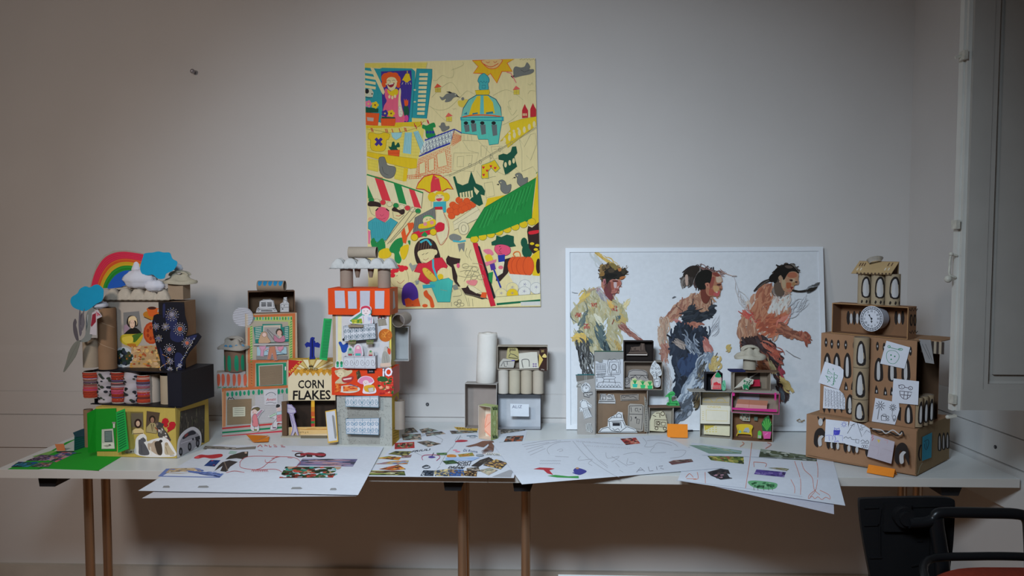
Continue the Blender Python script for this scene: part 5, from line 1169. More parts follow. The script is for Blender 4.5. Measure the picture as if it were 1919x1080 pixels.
    d.poly('988c7c', '385,560 455,430 915,400 920,930 840,960 400,945'); d.poly(OR, '440,425 918,402 920,440 450,452'); d.poly(OR, '885,410 920,410 920,920 890,920'); d.poly('a86440', '385,570 410,560 412,945 386,945'); d.poly(OR, '385,930 840,925 840,950 386,965'); d.poly('b8803c', '395,420 460,410 450,450')
    d.poly('98a060', '458,450 884,436 890,560 850,560 850,500 458,490'); d.poly('98a060', '840,500 890,500 890,910 850,910'); d.poly('98a060', '410,560 440,550 440,920 414,920')
    for i in range(14): x = 460+i*32; d.oval('1c7c3c' if i % 3 else '3c8c8c', x, 462, 8, 20, n=7)
    for i in range(15): y = 500+i*28; d.line('1c7c3c', [(862,y+8),(884,y-6)], 9); d.line('3c8c3c', [(414,y+60),(436,y+48)], 8)
    d.crop(E2); d.poly(OR, '440,0 530,0 525,300 440,312'); d.poly('a0683c', '470,0 500,0 500,280 470,280')
    for i in range(8): d.line('8a3c28', [(474,20+i*34),(492,30+i*34)], 9)
    d.poly(GN, '538,10 920,0 925,285 890,290 545,300'); d.poly('1c5c4c', '545,20 560,20 560,300 548,300'); d.rect('c0c0bc', 902, 48, 920, 96, out='1c3c34', ow=3)
    b.build('tower_box', CARD, H)
    b = MB(); corrugated(b, G, E2, '572,38 880,18 882,272 578,292', 'a8a49c', 1, 0, lift=.0042); corrugated(b, G, E2, '582,44 870,26 872,266 588,286', '75634f', 14, .0005, lift=.005); b.build('corrugated_shutter', CARD, H)
    k = Cut('window_print', H, G, E1, lift=.0042); k.poly('1c6c60', '548,525 770,522 768,560 848,545 848,720 470,740 450,560 552,545'); k.poly('a89c8c', '560,540 756,534 750,600 800,720 540,730 556,620'); k.poly('8a8480', '570,560 740,560 740,720 570,720')
    for i in range(7): k.line('b0aca4', [(470,570+i*20),(540,560+i*20)], 8); k.line('b0aca4', [(800,570+i*20),(840,564+i*20)], 8)
    k.poly('a8886c', '510,740 530,640 560,610 600,620 610,670 640,730', sm=True, out='40342c', ow=3); k.oval('c8a89c', 572, 645, 26, 26, out='40342c', ow=3); k.poly('3c342c', '700,610 720,578 760,580 780,620 770,660 740,600 710,640', sm=True); k.oval('b89080', 740, 625, 26, 32); k.poly('a06878', '680,650 700,660 740,690 790,650 800,720 690,720', sm=True, out='3c2c34', ow=3)
    k.line('40383c', '604,580 680,650', 5); k.line('40383c', '600,590 676,700', 5); k.line('40383c', '790,640 800,560', 5); k.poly('9c9894', '450,742 846,738 846,762 452,768', out='30343c', ow=4); k.poly('8ca4ac', '488,780 820,780 824,860 490,884', out='2c4454', ow=4); k.rect('74706c', 480, 880, 830, 925); k.line('2c4454', '560,800 640,850 720,840 800,860', 4, sm=True)
    k.end('drawn window with two waving neighbours')
    k = standee('washing_cutout', H, '512,770 590,765 590,800 630,780 690,770 720,780 786,765 790,800 750,840 700,810 720,930 680,932 660,860 640,925 600,922 620,800 570,830 565,890 525,885 530,820 510,800', G, E1, 'a88c90', .0006, lift=.006, sm=False)
    k.poly('b08094', '516,776 586,772 580,806 562,812 558,884 528,880 534,812', out='4c2c3c', ow=3); k.poly('a46c54', '630,780 690,772 714,926 684,928 660,840 636,922 606,918 628,800', out='4c2c24', ow=3); k.poly('b87888', '720,782 784,770 782,800 750,832 728,806', out='4c2c3c', ow=3); k.end('paper clothes hung on the line')
    # open box on top, tube on it
    z3 = A2.z + tw.h + .0006; A3 = tw.p(.012, .0, tw.h+.0006); ob = Box.at(A3, A3 + (lb.ux * ((at_y(544,588,A3.y).x-A3.x)/lb.ux.x)), at_y(500, 547, A3.y).z - A3.z, .075)
    b = MB(); ob.open(b, '5e4634', '54402f', .002); b.build('open_box', CARD, H); Fb = ob.back_in(.012)
    k = standee('sofa_cutout', H, '476,400 490,350 510,330 515,270 560,248 640,244 678,262 690,330 720,390 720,404', Face(ob.p(0,.025,0), ob.ux, ob.uz, -ob.uy), E1, 'a8a6a6', .0006, lift=0, sm=False); k.line('28282c', '512,340 520,272 560,254 640,250 672,266 682,330', 5, sm=True)
    for y in (284,302,318): k.line('28282c', [(535,y),(590,y-2),(590,y+8),(540,y+8)], 6); k.line('28282c', [(602,y),(655,y-2),(655,y+8),(606,y+8)], 6)
    k.line('28282c', '500,356 600,362 690,350', 5); k.rect('28282c', 534, 372, 662, 382); k.oval(None, 506, 364, 10, 16, out='28282c', ow=4); k.oval(None, 690, 358, 10, 16, out='28282c', ow=4); k.end('black and white drawn sofa')
    k = standee('bedside_cutout', H, '750,400 750,300 780,280 790,225 825,222 830,270 850,296 850,400', Face(ob.p(0,.02,0), ob.ux, ob.uz, -ob.uy), E1, 'a8a6a6', .0006, lift=0, sm=False); k.line('28282c', '758,306 848,300 846,396 756,398 758,306', 4); k.line('28282c', '758,340 848,336', 4); k.line('28282c', '784,290 792,236 822,232 826,284', 4); k.oval('28282c', 796, 320, 6); k.oval('28282c', 778, 356, 9, 7); k.line('28282c', '790,250 824,262', 4); k.end('black and white drawn bedside chest')
    p = at_y(484, 538, A3.y+.02); q = at_y(534, 538, A3.y+.02); zc = A3.z + ob.h + .021
    def roll(b):
        a = Vector((p.x, p.y, zc)); c = Vector((q.x, p.y, zc)); b.tube(a, c, .0205, '7c6c5c', 28, .0012, TUBEI)
        for i in range(5):
            x = p.x + (i+.6)*(q.x-p.x)/5.2
            b.grid([[(x + dx, p.y - .0208*math.cos(R(t)), zc + .0208*math.sin(R(t))) for dx in (-.0075+.003*(t < 20), .0075-.003*(t < 20))] for t in range(5, 75, 10)], '1f6c94')
    part('cardboard_tube', H, roll, CARD, 'paper tube lying down with blue scallops')
    Fd = face_y(G.px(475, 600).y - .006); b = MB(); d = Draw(b, Fd, crop=E1, base=0); P = [(333+117*math.cos(6.283*i/30), 445+110*math.sin(6.283*i/30)) for i in range(30)]; d.cut('8a888c', P, .0008, False)
    for i in range(11):
        y = 352+i*19; hw = 112*math.sqrt(max(0, 1-((y-445)/108)**2))
        a, c = d.P((333-hw, y-hw*.10)), d.P((333+hw, y+hw*.16)); b.bar(a + Fd.n*.0012, c + Fd.n*.0012, .0022, .0016, 'c4c4ca', (0,0,1))
    b.build('corrugated_disc', PAPER, H).__setitem__('label', 'round disc of white ridged card')
    GAIN[0] = 1.55
shop_house()

# ================================================================== corn flakes carton house
def cereal_house():
    GAIN[0] = 1.5; E2 = (400, 680, 240/1620); E3 = (540, 620, 100/540.)
    H = thing('cereal_house', 'corn flakes carton made into a church with a dark cut-out door and blue cross', 'model house', on_table(582, 818))
    cb = Box((541, 817.5), (629, 816), 675, .055); F = cb.front(); b = MB()
    # carton with a real opening: panels round it
    y0, y1 = F.px(570, 801).z, F.px(570, 751).z; P = cb.p; t = .0015; zo = cb.O.z
    c = 'b8a484'
    for (za, zb) in ((0, y0-zo), (y1-zo, cb.h)):
        b.hexa([P(0,0,za),P(cb.w,0,za),P(cb.w,t,za),P(0,t,za),P(0,0,zb),P(cb.w,0,zb),P(cb.w,t,zb),P(0,t,zb)], c)
    z0, z1 = y0-zo, y1-zo; xm0, xm1 = .49*cb.w, .56*cb.w
    b.hexa([P(xm0,0,z0),P(xm1,0,z0),P(xm1,t,z0),P(xm0,t,z0),P(xm0,0,z1),P(xm1,0,z1),P(xm1,t,z1),P(xm0,t,z1)], 'b0882c')
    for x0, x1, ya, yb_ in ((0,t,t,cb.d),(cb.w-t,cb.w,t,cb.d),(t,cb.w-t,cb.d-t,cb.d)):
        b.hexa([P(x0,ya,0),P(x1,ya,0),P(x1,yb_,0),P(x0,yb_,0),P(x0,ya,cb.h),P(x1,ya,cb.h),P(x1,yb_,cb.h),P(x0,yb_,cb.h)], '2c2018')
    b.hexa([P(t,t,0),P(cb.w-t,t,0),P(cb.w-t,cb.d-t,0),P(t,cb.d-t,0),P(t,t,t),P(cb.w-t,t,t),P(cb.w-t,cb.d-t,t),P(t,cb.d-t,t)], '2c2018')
    b.hexa([P(0,0,cb.h-t),P(cb.w,0,cb.h-t),P(cb.w,cb.d,cb.h-t),P(0,cb.d,cb.h-t),P(0,0,cb.h),P(cb.w,0,cb.h),P(cb.w,cb.d,cb.h),P(0,cb.d,cb.h)], 'b0882c')
    d = Draw(b, F, crop=E2); d.clip = lambda x, y: (min(max(x, 540.5), 628.6), max(y, 674.5))
    d.poly('98783c', '945,-36 1620,-40 1620,80 945,80'); 
    for i in range(13): a = -2.9+i*.42*.52; d.poly('c8bc98' if i % 2 else 'b09a5c', [(1230,120),(1230+420*math.cos(a),120+170*math.sin(a)),(1230+420*math.cos(a+.16),120+170*math.sin(a+.16))])
    for i in range(16): d.oval('a0701c' if i % 2 else 'b8842c', 960+i*40, 100+(i*37 % 23), 34, 34, n=8)
    d.poly('bcae90', '945,165 1100,150 1400,148 1560,150 1560,478 945,478')
    for i in range(17): d.oval('bcae90' if i % 2 else 'a87c2c', 970+i*36, 140+(i*13 % 11), 13, 22, n=7)
    d.poly('a01c1c', '945,-36 1128,-20 945,190'); d.text('FAMILY', 'c8a83c', '953,110 1090,-22 1110,0 975,142', .012)
    d.text('CROWNFIELD', '2c2414', '1150,70 1320,66 1322,98 1148,100', .01); d.text('SINCE 1905', '2c2414', '1185,100 1285,98 1285,110 1185,112'); d.poly('2c2414', '1205,56 1212,30 1225,44 1236,18 1246,44 1260,28 1264,56'); d.line('2c2414', '1145,88 1200,64 1270,62 1330,86', 3, sm=True)
    BK = '100c0c'; d.text('CORN', BK, '1072,222 1396,214 1398,326 1070,326', .022); d.text('FLAKES', BK, '1008,352 1480,346 1486,466 1004,474', .024)
    d.poly('c0a06c', '960,815 1620,810 1620,890 960,920')
    photo(d, '1020,822 1600,816 1600,850 1020,850', ['b88c4c','c8a86c','a87030','d0b884'], 14, 5); d.text('e 475 g C', '3c3020', '1070,872 1204,870 1204,894 1070,896')
    for y, cc in ((500,'c09028'),(560,'b07020'),(620,'a84c20'),(700,'a02c24'),(740,'2c6c34'),(770,'a02c2c')): d.poly(cc, [(1236,y),(1280,y-2),(1280,min(y+60,805)),(1236,min(y+60,808))])
    b.build('cereal_carton', GLOSS, H)
    part('side_flap', H, lambda b: b.hexa([P(-.002,-.022,.001),P(0,0,.001),P(-.001,.0005,.001),P(-.0225,-.012,.001),P(-.002,-.022,z1),P(0,0,z1),P(-.001,.0005,z1),P(-.0225,-.012,z1)], '54402f'))
    part('tray_base', H, lambda b: b.box(cb.O.x-.022, cb.p(cb.w,0,0).x-.02, cb.O.y-.026, cb.O.y-.008, TZ, TZ+.005, '8c8472'))
    part('tray_base', H, lambda b: b.box(cb.p(cb.w,0,0).x-.12, cb.p(cb.w,0,0).x-.02, cb.O.y-.034, cb.O.y-.027, TZ, TZ+.009, '5c5444'))
    Fc = face_y(cb.p(0,.02,0).y); k = Cut('cross', H, Fc, (390, 500, 210/667), lift=0); k.cut('8a8830', '590,552 600,540 640,540 660,556', .001, False)
    k.cut('14206c', '610,425 620,418 636,422 632,438 640,446 638,452 655,450 668,462 664,482 650,480 634,476 634,530 640,548 604,550 606,530 608,478 598,476 586,482 576,462 590,448 606,452 608,440', .003, False); k.line('0c1030', '622,430 622,540', 6); k.end('ornate dark blue cross')
    Fn = F.shift(.012); k = standee('tower_drawing', H, '885,535 920,520 990,530 1035,580 1046,630 1012,650 1086,925 1060,925 1035,870 1010,925 975,925 1000,840 960,650 910,610', Fn, E2, '9c94a4', .0008, lift=0, sm=False)
    k.line('3c1c6c', '890,545 925,526 985,536 1030,584 1040,630 960,640 912,604 890,545', 6, sm=True); k.line('3c1c6c', '1000,650 1040,760 1078,920', 6); k.line('3c1c6c', '965,650 1010,790 1004,860 982,920', 6); k.line('3c1c6c', '980,660 1024,770', 4)
    for i in range(9): k.line('3c1c6c', [(905+i*14,560+i*3),(907+i*14,572+i*3)], 4)
    k.end('paper tower drawn in purple outline')
    GAIN[0] = 1.55
cereal_house()

# ================================================================== tall house with balconies
def balcony_house():
    GAIN[0] = 1.5; T1 = (590, 450, 190/1080); T2 = (590, 620, 190/933)
    H = thing('balcony_house', 'tall narrow junk-model house with orange boxes, paper balconies and an egg-carton roof', 'model house', on_table(685, 835))
    lb = Box((632, 834), (735, 837), 740, .10); F = lb.front(); b = MB(); lb.solid(b, '8a8a84', {'right': 'a08430', 'top': '8a7058', 'left': '8a7a50'}); d = Draw(b, F, crop=T2); r = random.Random(11)
    d.poly('7c7a74', '300,700 590,700 600,1045 310,1045'); 
    for i in range(620):
        x, y = r.uniform(212, 710), r.uniform(600, 1050)
        if 300 < x < 600 and not (720 < y < 785 or y > 990): continue
        s = r.uniform(1.6, 4); d.poly(r.choice(['3a3a3a','4c4c4a','2c2c2e','a4a49e']), [(x,y),(x+s*1.5,y+s*.3),(x+s,y+s),(x-s*.3,y+s*.8)])
    d = Draw(b, lb.right(), crop=T2)
    for i in range(5): d.line('6c5c1c', [(722,900+i*24),(770,880+i*24)], 5)
    d.line('8c3c8c', '740,640 752,600 762,630', 6); b.build('speckled_box', CARD, H)
    z2 = lb.p(0,0,lb.h+.0006); rb = Box.at(lb.p(-.014,-.012,lb.h+.0006), lb.p(lb.w+.004,-.012,lb.h+.0006), at_y(680,690,z2.y-.012).z - z2.z, .11); b = MB(); rb.solid(b, 'b43414', {'right': 'a85c54', 'top': 'b43414'}); red = b.build('red_box', CARD, H); G = rb.front()
    k = Cut('teddy_clipping', red, G, T2); k.poly('a89878', '196,375 216,358 260,352 300,366 340,362 342,384 310,410 280,430 300,480 200,490 190,470 230,430 190,400', sm=True); k.oval('b8a888', 236, 398, 36, 32); k.oval('a08c6c', 198, 376, 16, 14); k.oval('a08c6c', 272, 372, 14, 14); face_line(k, 234, 400, 4); k.end('teddy bear')
    k = Cut('mouth_clipping', red, G, T2, lift=.001); k.poly('8c2c2c', '248,440 280,422 352,420 350,450 310,478 262,474', sm=True); k.poly('c8a8a4', '256,444 340,430 336,446 270,456'); k.end('smiling red lips')
    k = Cut('dinner_clipping', red, G, T2, lift=.0008); k.oval('b4aca0', 310, 538, 108, 36, n=22); photo(k, '260,510 390,506 396,552 262,560', ['b4441c','c86c30','a03414','d08c4c'], 24, 3); photo(k, '190,486 246,486 240,560 182,570', ['b4501c','c07030','9c3814'], 12, 4); k.line('3c4c6c', '320,492 400,520', 7); k.end('plate of grilled fish')
    k = Cut('doll_clipping', red, G, T2, lift=.0014); k.cut('c0b4bc', '396,470 420,430 470,416 524,430 548,470 520,500 560,530 556,574 450,578 444,540 450,496', .0006); k.poly('b8708c', '402,466 424,434 470,420 520,434 540,468 500,480 480,462 450,490 420,488', sm=True); k.oval('c8b0b0', 470, 476, 28, 22); face_line(k, 470, 476, 3); k.poly('b48828', '456,510 540,500 548,556 470,560', sm=True); k.poly('a8a098', '490,530 540,520 544,560 500,566', out='50483c', ow=3); k.end('pink-haired paper doll')
    k = Cut('fruit_clipping', red, G, T2, lift=.0006); photo(k, '574,420 720,420 728,580 580,590', ['a82c20','b83c2c','8c1c1c','2c5c2c','c88c6c','3c2418','1c441c'], 60, 6, .12, .08); k.poly('244c24', '574,450 610,420 660,430 672,460 620,470', sm=True); k.end()
    k = Cut('letter_clipping', red, G, T2, lift=.001); k.poly('484048', '622,344 650,344 650,420 624,420'); k.text('iO', 'c8c0c8', '624,344 714,336 716,420 624,424', .03); k.end('pale letters iO'); k = Cut('label', red, G, T2, lift=.001); k.poly('181418', '482,358 552,354 552,392 484,394'); k.text('Sicily', 'a89ca0', '500,368 536,366 536,382 500,384'); k.end('small black label')
    k = Cut('plant_clipping', red, G, T2, lift=.0005); photo(k, '380,380 410,362 430,430 390,450', ['3c3824','5a4c34','2c2c1c'], 12, 7); k.end()
    # middle pale box
    wb = Box.at(rb.p(.014,.012,rb.h+.0006), rb.p(rb.w-.012,.012,rb.h+.0006), at_y(680,590,G.O.y+.012).z-(rb.O.z+rb.h), .085); b = MB(); wb.solid(b, 'a8a4a4', {'left': '7c6c58', 'right': 'b0a870'}); d = Draw(b, wb.front(), crop=T1); d.poly('b8ae84', '245,795 285,795 285,1500 245,1500'); d.poly('b4a24c', '795,795 815,795 815,1500 795,1500'); wbx = b.build('pale_box', CARD, H); W = wb.front()
    part('flap', H, lambda b: b.hexa([wb.p(-.012,.0,0),wb.p(0,.0,0),wb.p(0,.04,0),wb.p(-.012,.04,0),wb.p(-.012,.0,wb.h-.001),wb.p(0,.0,wb.h-.001),wb.p(0,.04,wb.h-.001),wb.p(-.012,.04,wb.h-.001)], '7c6a54', {'front': '8c7c64'}))
    k = Cut('basket_clipping', wbx, W, T1); k.poly('6c6458', '668,848 750,834 770,908 678,918'); 
    for i in range(6): k.line('8c8474', [(676+i*16,850),(684+i*15,912)], 5); k.oval(['4c3830','7c2c2c','2c2428','5a3c30','30262a','6c4440'][i], 680+i*15, 828-(i*11 % 17), 10, 16)
    k.end('basket of bottles')
    k = Cut('pasta_clipping', wbx, W, T1); k.oval('a0541c', 752, 1015, 72, 70, n=20)
    for i in range(40): a = r.random()*6.28; q = r.random()*56; k.line(r.choice(['b8742c','8c4014','c48438','a05c1c']), spiral(752+q*math.cos(a), 1015+q*math.sin(a), 14, .5, a), 4)
    k.end('round plate of pasta')
    k = Cut('bird_clipping', wbx, W, T2); k.poly('1c3c84', '218,110 240,100 262,130 300,110 306,160 280,200 250,195 236,150', sm=True); k.poly('1c1c1c', '252,80 266,66 276,84 262,100'); k.end('blue bird')
    k = standee('parrot_cutout', H, '636,180 644,150 666,140 690,154 704,190 708,240 704,300 700,330 606,332 614,290 622,240', W, T2, '9a948c', .001, lift=.004); k.poly('a83c24', '676,160 698,170 700,210 684,216 672,190', sm=True); k.oval('28221e', 672, 156, 5); k.poly('848078', '630,200 660,190 690,240 690,290 640,310 618,280', sm=True); k.line('6c6862', '640,230 650,300', 4); k.line('6c6862', '660,220 672,300', 4); k.poly('b09888', '606,300 700,292 700,326 606,330'); k.end('grey parrot with a red cheek')
    # balconies: railing panel, floor and side cheeks
    def balcony(name, face, crop, quad, c, n, off, depth, rows, w=3, base='a8a8ac'):
        k = Cut(name, H, face.shift(off), crop, lift=0); k.cut(base, quad, .0008, False); railing(k, quad, c, n, w, rows)
        q = [k.P(p, 0) for p in pts(quad)]; nn = face.n
        for a, e in ((q[3], q[2]), (q[0], q[3]), (q[1], q[2])): k.mb.face([a, e, e - nn*(off-.0006), a - nn*(off-.0006)], '8c8c8e')
        k.end('white paper balcony with a drawn iron railing')
    balcony('balcony', W, T1, '306,920 640,892 650,1050 318,1082', '2c4450', 5, .030, .03, 2, 5)
    balcony('balcony', W, T2, '266,240 558,232 560,350 268,345', '5c5054', 3, .028, .03, 1, 3)
    balcony('balcony', F, T2, '282,606 584,600 586,706 284,698', '2c5c6c', 4, .026, .03, 1, 4); balcony('balcony', F, T2, '287,812 590,806 586,958 290,948', '1c5c78', 4, .026, .03, 2, 4)
    for x in (345, 506): k = Cut('planter_clipping', H, W.shift(.031), T2, lift=0); k.cut('5c5c3c', [(x-34,88),(x+36,84),(x+32,122),(x-30,128)], .0006, False); photo(k, [(x-32,90),(x+33,86),(x+30,104),(x-30,108)], ['3c4c28','2c3c1c','7c3430','5c6c3c'], 14, x, .1, .3); k.line('7c6c54', [(x-30,110),(x+30,106)], 6); k.end()
    k = standee('tulip_girl', H, '484,760 480,730 500,706 550,698 596,712 604,750 592,790 616,830 616,895 540,900 400,893 366,866 380,830 440,790', W.shift(.026), T1, 'b0aeb2', .0008, lift=0); k.poly('a82c44', '490,746 500,712 550,700 590,718 592,750 560,726 520,728', sm=True); k.oval('c8b4b4', 546, 766, 40, 36); face_line(k, 544, 762, 6); k.line('2c7c7c', '498,740 500,790 530,800', 8, sm=True); k.line('2c7c7c', '596,740 600,780 575,800', 8, sm=True); k.poly('3c7c5c', '372,860 500,770 508,800 400,880'); photo(k, '390,850 500,836 510,890 400,892', ['8c8c24','6c7c24','b0a83c','3c6c2c'], 16, 8); k.line('a83c54', '516,812 520,890', 4); k.line('a83c54', '604,812 600,890', 4)
    for a, e in ((576,830),(590,840),(578,850)): k.oval(None, a, e, 10, 10, out='5c6c9c', ow=3)
    k.end('paper girl with red hair and flowers'); part('flower_tray', H, lambda b: (lambda a, c: b.box(a.x, c.x, a.y-.012, a.y, a.z-.007, a.z, '7c6c58'))(W.shift(.034).px(654, 609), W.shift(.034).px(681, 609)))
    for x, y, rx, ry, c, l in ((398,180,42,56,'b4788c','pink-hooded paper figure'),(326,190,30,44,'7c9484','small drawn potted cactus'),(514,204,26,32,'9c8c7c','small drawn potted plant')):
        k = standee('balcony_cutout', H, [(x-rx,y+ry),(x-rx,y-ry*.3),(x-rx*.5,y-ry),(x+rx*.5,y-ry),(x+rx,y-ry*.3),(x+rx,y+ry)], W.shift(.026), T2, 'a8a4a8', .0007, lift=0); k.poly(c, [(x-rx*.7,y+ry*.9),(x-rx*.7,y-ry*.2),(x-rx*.3,y-ry*.75),(x+rx*.3,y-ry*.75),(x+rx*.7,y-ry*.2),(x+rx*.7,y+ry*.9)], sm=True); k.oval('c4aca8' if rx > 40 else '2c7c4c', x, y-ry*.4, rx*.36, ry*.26); k.poly('3c8c84' if rx > 40 else '8c2c3c', [(x-rx*.6,y+ry*.5),(x+rx*.6,y+ry*.5),(x+rx*.6,y+ry*.9),(x-rx*.6,y+ry*.9)]); 
        if rx > 40: face_line(k, x, y-ry*.4, 3)
        k.end(l)
    for x in (212, 248): k = standee('cactus_cutout', H, [(x-22,342),(x-22,300),(x-10,276),(x+12,276),(x+18,340)], G.shift(.004), T2, 'b0aca8', .0006, lift=0); k.oval('1c6c44', x-2, 298, 13, 17); k.poly('2c8c6c', [(x-14,312),(x+10,312),(x+8,336),(x-12,336)]); k.end('tiny drawn cactus')
    # orange box and roof
    ob = Box.at(wb.p(-.022,-.016,wb.h+.0006), wb.p(wb.w+.008,-.016,wb.h+.0006), at_y(640,541,W.O.y-.016).z-(wb.O.z+wb.h), .115); b = MB(); ob.solid(b, 'b83a0c', {'right': 'b4603c'}); b.build('orange_box', CARD, H, ).__setitem__('label', 'bright orange box with four white windows'); O = ob.front()
    for q in ('212,540 316,540 326,726 218,726', '352,546 444,546 448,732 358,732', '482,542 588,542 584,760 484,760', '640,542 742,542 738,732 642,732'):
        b = MB(); corrugated(b, O, T1, q, '9c9aa2', 12, .0003, True); b.build('paper_window', PAPER, H)
    k = Cut('paper_window', H, ob.right(), T1); k.poly('a49c9c', '832,546 846,544 856,720 830,740'); k.end()
    z5 = ob.O.z + ob.h + .0006; y5 = O.O.y + .03
    for x in (647, 718): tube_v(H, x, 540, 500, 24, y5-.01, '7c6c60', zb=z5)
    p0, p1 = at_y(620, 503, y5-.005), at_y(743, 503, y5-.005)
    part('egg_carton', H, lambda b: egg_tray(b, p0.x, p1.x, y5-.022, y5+.045, p0.z+.001, .036, 5, 2, 'a3a2a0', .4), PULP)
    for x in (670, 695): q = at_y(x, 504, y5+.01); part('carton_spike', H, lambda b: b.tube((q.x,y5+.01,q.z+.002), (q.x,y5+.01,q.z-.032), .0125, '6c5c50', 12, r2=.006), PULP)
    a, e = at_y(654, 473, y5+.01), at_y(707, 473, y5+.01); part('cardboard_tube', H, lambda b: b.tube((a.x,a.y,p0.z+.037+.0205), (e.x,e.y-.006,p0.z+.037+.0205), .0205, '8a7e70', 28, .0012, TUBEI))
    # right-hand additions
    c0 = at_y(749, 600, W.O.y+.03); part('cardboard_tube', H, lambda b: b.tube((c0.x,c0.y-.03,c0.z), (c0.x+.012,c0.y+.06,c0.z+.002), .0235, '8a8078', 28, .0012, TUBEI))
    gb = Box.y(735, 766, 677, 613, W.O.y+.045, .05); b = MB(); gb.open(b, '908c8a', '8c8c8c', .002); b.build('open_box', CARD, H)
    tube_v(H, 746, 806, 753, 22.5, F.O.y+.02, '857a70')
    k = standee('slotted_card', H, '97,742 195,722 216,1022 122,1036', F.shift(.02), T2, 'b08c3c', .0012, lift=0, sm=False); k.poly('a8a8ac', '102,750 186,736 206,1008 128,1020'); k.poly('74726e', '158,782 168,774 180,790 202,960 198,996 184,990', sm=False); k.end('white card with a grey slot and orange ends')
    k = standee('comb_card', H, '96,835 182,840 182,850 130,1285 50,1270', face_y(W.O.y+.04), T1, '1f8a48', .001, lift=0, sm=False)
    for i in range(26): t = i/26; k.line('145c34', [(110-t*44, 862+t*400), (176-t*42, 866+t*400)], 8)
    k.end('green card cut into slats')
    GAIN[0] = 1.55
balcony_house()
# ================================================================== grey house with the white roll
def roll_house():
    A = (860, 600, 200/831); K = '26262c'
    H = thing('paper_roll_house', 'grey-box house with a white paper roll on top and four roll cores', 'model house', on_table(945, 804))
    gb = Box((871, 803), (931, 805), 719, .055); b = MB(); gb.open(b, '8c8884', '7c726c', .002, cf={'left': '8a3c3c'}, ce='8c8884'); b.build('grey_box', CARD, H)
    zt = gb.O.z + gb.h + .0006; p = at_y(910, 722, gb.O.y); q = at_y(913, 626, gb.O.y); R0 = .040; cy = gb.O.y + .030
    def roll(b):
        a = Vector((p.x, cy, zt)); t = Vector((q.x, cy, q.z)); n = 28; rows = []
        for k, (f, r) in enumerate(((0,.93),(.01,1),(.3,1.01),(.6,.99),(.95,.98),(1,.93),(.995,.6),(.985,.45),(.93,.40))):
            c = a.lerp(t, f); rows.append([(c.x+R0*r*math.cos(6.283*i/n), c.y+R0*r*math.sin(6.283*i/n), c.z+.0012*math.sin(i*1.1)*(f > .9)) for i in range(n)])
        b.grid(rows, 'b6b2ac', True)
    part('white_paper_roll', H, roll, TISSUE)
    rb = Box((933, 805.5), (1014, 806), 739, .05); b = MB(); rb.open(b, '1c1c20', '94969a', .0022, ce='1c1c20'); b.build('black_edged_box', CARD, H)
    k = standee('name_note', H, '400,652 545,656 546,752 402,750', face_y(rb.O.y+.012), A, 'aeb2b8', .0004, lift=0, sm=False); k.text('ALIZ', '4c5064', '414,664 492,664 490,686 414,688'); k.end('white note with a handwritten name')
    zt = rb.O.z + rb.h + .0006; z2 = 0
    for x, w, l in ((943.1,19,'a09a92'),(964.2,21.4,'98907f'),(986.6,21.8,'968c7c'),(1008.5,20.6,'988e80')):
        o = tube_v(H, x, 738, 693.5, w, rb.O.y+.002, l, zb=zt)
    z2 = at_y(975, 693.5, rb.O.y).z + .0008
    tb = Box.at(Vector((at_y(932,694,rb.O.y).x, rb.O.y, z2)), Vector((at_y(1026,694,rb.O.y).x, rb.O.y-.004, z2)), at_y(970,649,rb.O.y).z-z2, .05); b = MB(); tb.open(b, '8c8478', '74685c', .002); b.build('open_box', CARD, H)
    Ft = Face(tb.p(0,.02,0), tb.ux, tb.uz, -tb.uy)
    k = standee('boot_drawing', H, '372,280 380,220 400,205 450,215 466,260 470,300 440,316 376,300', Ft, A, '948a5c', .0006, lift=0); k.line(K, '388,285 400,262 430,270 460,290 462,300 386,292', 5); k.line('3a2c28', '400,255 396,240 404,230', 5); 
    for x in (402,418,434): k.line('3a3028', spiral(x, 230, 9), 4)
    k.end('yellow cut-out with a drawn boot')
    k = standee('table_drawing', H, '318,330 345,300 436,310 430,352 425,372 312,372', Face(tb.p(0,.012,0), tb.ux, tb.uz, -tb.uy), A, '98948c', .0006, lift=0, sm=False); k.line(K, '328,360 346,324 436,318', 4); k.line(K, '350,330 356,362 372,362', 4); k.line(K, '376,322 378,350', 4); k.line('4c3c8c', '410,316 436,314', 6); k.end()
    k = standee('arch_drawing', H, '466,260 560,250 608,250 622,376 472,380', Face(tb.p(0,.005,0), tb.ux, tb.uz, -tb.uy), A, 'aaa69a', .0006, lift=0, sm=False); k.line(K, '500,372 490,320 500,308 530,306 546,318 548,364', 5, sm=True)
    for y in (342, 360): k.line('4c2c6c', [(574,y),(606,y)], 4); k.line('4c2c6c', [(580,y-6),(580,y+8)], 4); k.line('4c2c6c', [(600,y-6),(600,y+8)], 4)
    k.end('white card with a drawn arch')
    k = Cut('chocolate_panel', H, tb.front(), A, lift=.001); k.cut('2e1a14', '628,222 688,220 684,398 622,390', .0008, False); k.poly('b09850', '624,262 656,308 622,372'); k.poly('b8a464', '650,280 668,262 682,280 680,292 652,290', sm=True); k.text('CHOC', 'b8a060', '640,232 664,232 664,250 640,252'); k.text('200g', 'b8b0a8', '638,380 664,382 664,390 638,388'); k.end('brown chocolate wrapper panel')
roll_house()
